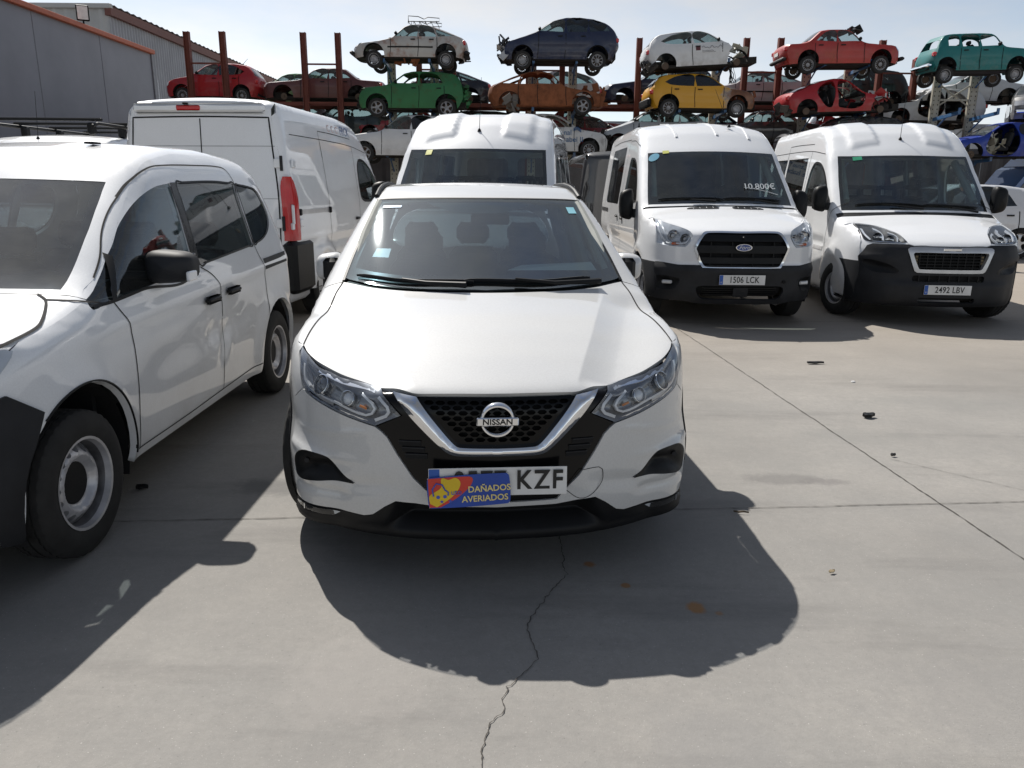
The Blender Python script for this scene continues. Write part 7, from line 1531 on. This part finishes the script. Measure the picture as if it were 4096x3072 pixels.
    bx('roof_edge', (0, .3, 6.3), (80, 1.0, .3), g, r)
    s_ = tag(bx('banner', (17.6, 36.6, 1.75), (1.3, .06, 1.1), M_plain('banner_white', (.60, .58, .55), .6)), 'small white and red banner on the fence at the right', 'sign'); bx('red_patch', (17.45, 36.56, 1.85), (.6, .03, .6), REDLAMP, s_)
sheds()
def right_side():
    w = M_paint('cool_white_paint', (.68, .69, .71), .2)
    stacked_car('parked_car', 'white crossover tail with red lamp beside the rightmost van', 'suv', 4.6, 1.72, 1.86, w, (10.35, 19.0, 0), 'left', wr=.36, drop=0, group='cars standing behind the vans', tint=GLASS_TINT, wheel='alloy_5dark' if False else 'alloy_5')
    stacked_car('parked_car', 'white crossover front wing with dark alloy wheel at the picture edge', 'suv', 4.4, 1.62, 1.84, w, (17.35, 23.4, 0), 'left', wr=.37, drop=0, group='cars standing behind the vans', tint=GLASS_TINT, bumper=PLASTIC)
    stacked_car('parked_car', 'pale hatchback seen from behind, at the right under the blue truck', 'wagon', 4.4, 1.60, 1.78, M_paint('champagne_paint', (.52, .50, .47), .25), (18.3, 28.2, 0), 'away', wr=.33, drop=0, group='cars standing behind the vans', tint=GLASS_TINT)
    # blue truck
    bl = M_paint('truck_blue', (.03, .13, .38), .3); r = empty('truck', (20.2, 31.0, 0), 0, 'blue truck cab with a sloping wind deflector at the right edge', 'truck')
    def prism(nm, pts, y0, y1, mat):
        n = len(pts); P = [(x, y0, z) for x, z in pts] + [(x, y1, z) for x, z in pts]; MB().add(P, [tuple(range(n)), tuple(range(2 * n - 1, n - 1, -1))] + [(i, n + i, n + (i + 1) % n, (i + 1) % n) for i in range(n)]).build(nm, mat, r)
    prism('cab', [(-2.0, .7), (-1.95, 1.3), (-1.35, 1.5), (-.75, 2.35), (-.55, 2.45), (1.0, 2.45), (1.0, .6), (-1.9, .6)], -1.05, 1.05, bl)
    prism('wind_deflector', [(-.55, 2.47), (.75, 3.95), (1.0, 4.0), (1.0, 2.47)], -.95, .95, bl); bx('cab_window', (.05, -1.06, 1.95), (.9, .03, .62), GLASS_TINT, r); prism('quarter_glass', [(-1.05, 1.62), (-.62, 2.22), (-.5, 2.22), (-.5, 1.62)], -1.07, -1.05, GLASS_TINT)
    bx('cargo_box', (4.2, 0, 2.35), (6.2, 2.4, 3.1), M_plain('box_grey_brown', (.16, .15, .13), .7, var=.3), r, .02); bx('chassis', (2.6, 0, .75), (9, .9, .25), UNDER, r)
    for x in (-1.2, 3.6, 6.0):
        for sx in (-1, 1): add_wheel(r, sx * .01, 0, .48, .30, .28, 'steel').location = (x, sx * .98, .48)
    for c in r.children:
        if c.name.startswith('wheel'): c.rotation_euler = (0, 0, -math.pi / 2 if c.location.y < 0 else math.pi / 2)
right_side()
def person():
    P0 = Vector((9.35, 16.4, 0)); r = empty('person', P0, math.pi / 2, 'person with short grey hair and dark clothes standing beyond the rightmost van', 'person')
    J = {'pel': (0, 0, .95), 'sp': (0, .01, 1.15), 'ch': (0, .0, 1.36), 'nk': (0, -.01, 1.50), 'hd': (0, -.02, 1.56), 'sl': (-.19, 0, 1.41), 'sr': (.19, 0, 1.41), 'el': (-.25, .03, 1.14), 'er': (.25, .03, 1.14), 'wl': (-.25, -.06, .90), 'wr': (.25, -.06, .90), 'hl': (-.10, 0, .90), 'hr': (.10, 0, .90), 'kl': (-.11, -.02, .50), 'kr': (.11, -.02, .50), 'al': (-.11, .03, .09), 'ar': (.11, .03, .09), 'tl': (-.12, -.14, .04), 'tr': (.12, -.14, .04)}
    Rr = {'pel': .15, 'sp': .14, 'ch': .16, 'nk': .065, 'hd': .06, 'sl': .085, 'sr': .085, 'el': .05, 'er': .05, 'wl': .035, 'wr': .035, 'hl': .10, 'hr': .10, 'kl': .065, 'kr': .065, 'al': .045, 'ar': .045, 'tl': .04, 'tr': .04}
    E = [('pel', 'sp'), ('sp', 'ch'), ('ch', 'nk'), ('nk', 'hd'), ('ch', 'sl'), ('ch', 'sr'), ('sl', 'el'), ('sr', 'er'), ('el', 'wl'), ('er', 'wr'), ('pel', 'hl'), ('pel', 'hr'), ('hl', 'kl'), ('hr', 'kr'), ('kl', 'al'), ('kr', 'ar'), ('al', 'tl'), ('ar', 'tr')]
    ks = list(J); me = bpy.data.meshes.new('body'); me.from_pydata([J[k] for k in ks], [(ks.index(a), ks.index(b)) for a, b in E], []); o = bpy.data.objects.new('body', me); link(o, r)
    sk = o.modifiers.new('skin', 'SKIN'); sd = me.skin_vertices[0].data
    for i, k in enumerate(ks): sd[i].radius = (Rr[k], Rr[k]); sd[i].use_root = (k == 'pel')
    o.modifiers.new('sub', 'SUBSURF').levels = 1; o.modifiers['sub'].render_levels = 1; me.materials.append(M_plain('dark_clothes', (.03, .035, .05), .9))
    skin = M_plain('skin', (.46, .26, .18), .6); n = 16; V = []; Fc = []
    for i in range(11):
        a = math.pi * i / 10
        for j in range(n):
            b = 2 * math.pi * j / n; x = .078 * math.sin(a) * math.cos(b) * (1 - .2 * max(0, math.cos(a) * -1)); y = .098 * math.sin(a) * math.sin(b) - (.014 if math.sin(b) < -.9 and 4 < i < 8 else 0); V.append((x, y - .01, 1.655 + .12 * math.cos(a)))
    for i in range(10):
        for j in range(n): Fc.append((i * n + j, i * n + (j + 1) % n, (i + 1) * n + (j + 1) % n, (i + 1) * n + j))
    MB().add(V, Fc).build('head', skin, r, True); V2 = [(v[0] * 1.08, v[1] * 1.08 + .014, 1.66 + (v[2] - 1.655) * 1.08) for v in V]
    MB().add(V2, [f for f in Fc if all(V2[q][2] > 1.70 or (V2[q][1] > .02 and V2[q][2] > 1.60) for q in f)]).build('hair', M_plain('grey_hair', (.25, .25, .25), .9), r, True)
    g = MB(); g.box((0, -.118, 1.645), (.022, .03, .035), None, .006); g.build('nose', skin, r, True); g = MB(); g.box((0, -.100, 1.600), (.045, .012, .010)); g.build('mouth', M_plain('lips', (.30, .11, .09), .6), r)
    for sx in (-1, 1):
        bx('eye', (sx * .03, -.098, 1.665), (.02, .012, .010), INK, r); bx('ear', (sx * .082, .01, 1.645), (.014, .035, .055), skin, r, .005)
        g = MB(); g.box((sx * .25, -.075, .845), (.03, .075, .09), None, .012)
        for k, ln in enumerate((.07, .08, .075, .06)): g.tube([(sx * .25, -.105 + .02 * k, .805), (sx * .245, -.107 + .02 * k, .805 - ln * .5), (sx * .235, -.11 + .02 * k, .805 - ln)], .008, 5)
        g.tube([(sx * .25, -.11, .85), (sx * .235, -.135, .82), (sx * .23, -.14, .795)], .009, 5); g.build('hand', skin, r, True)
person()
def litter():
    blk = PLASTIC; rnd = random.Random(5)
    def scrap(nm, px, py, size, mat, label, ang=0., curl=.003):
        p = gnd(px, py); n = 7; m = MB(); P = []
        for i in range(n):
            t = i / (n - 1); w = size[1] * (.35 + .65 * math.sin(math.pi * min(1, t + .12))) * rnd.uniform(.8, 1.1); z = .006 + curl * abs(math.sin(t * 5 + px)); x = (t - .5) * size[0]
            P += [(x, -w / 2, z), (x, w / 2, z + .004), (x, w / 2, z + .004 + size[2]), (x, -w / 2, z + size[2])]
        Fc = [(4 * i + k, 4 * i + 4 + k, 4 * i + 4 + (k + 1) % 4, 4 * i + (k + 1) % 4) for i in range(n - 1) for k in range(4)] + [(3, 2, 1, 0), (4 * n - 4, 4 * n - 3, 4 * n - 2, 4 * n - 1)]
        o = m.add(P, Fc).build(nm, mat); o.location = p; o.rotation_euler = (0, 0, ang); tag(o, label, 'scrap')
    scrap('plastic_strip', 3262, 1456, (.16, .035, .012), blk, 'thin dark strip lying on the concrete nearest the rightmost vans', .1)
    scrap('plastic_scrap', 3475, 1671, (.09, .05, .02), blk, 'crumpled black scrap on the concrete right of the crossover',   .3, .006)
    scrap('plastic_chip', 3572, 1827, (.03, .02, .01), blk, 'tiny black chip on the concrete beside the long joint', .2)
    scrap('twig', 2964, 2056, (.075, .006, .004), M_plain('twig_brown', (.07, .05, .03), .9), 'thin brown twig by the tip of the mirror shadow', -.1, .004)
    scrap('rubber_bit', 570, 1958, (.06, .03, .015), blk, 'dark rubber bit on the concrete beside the small van front wheel', .1)
    scrap('leaf', 3327, 2294, (.03, .014, .004), M_plain('dry_leaf', (.30, .24, .15), .9), 'pale dry leaf on the open concrete at the right', .4)
    p = gnd(3412, 1529); o = MB().lathe([(.0, .016), (.006, .017), (.010, .014), (.010, .001)], 16, 'z').build('bottle_cap', M_plain('cap_white', (.62, .62, .62), .5), None, True); o.location = p; tag(o, 'white bottle cap on the concrete between strip and black scrap', 'cap')
litter()
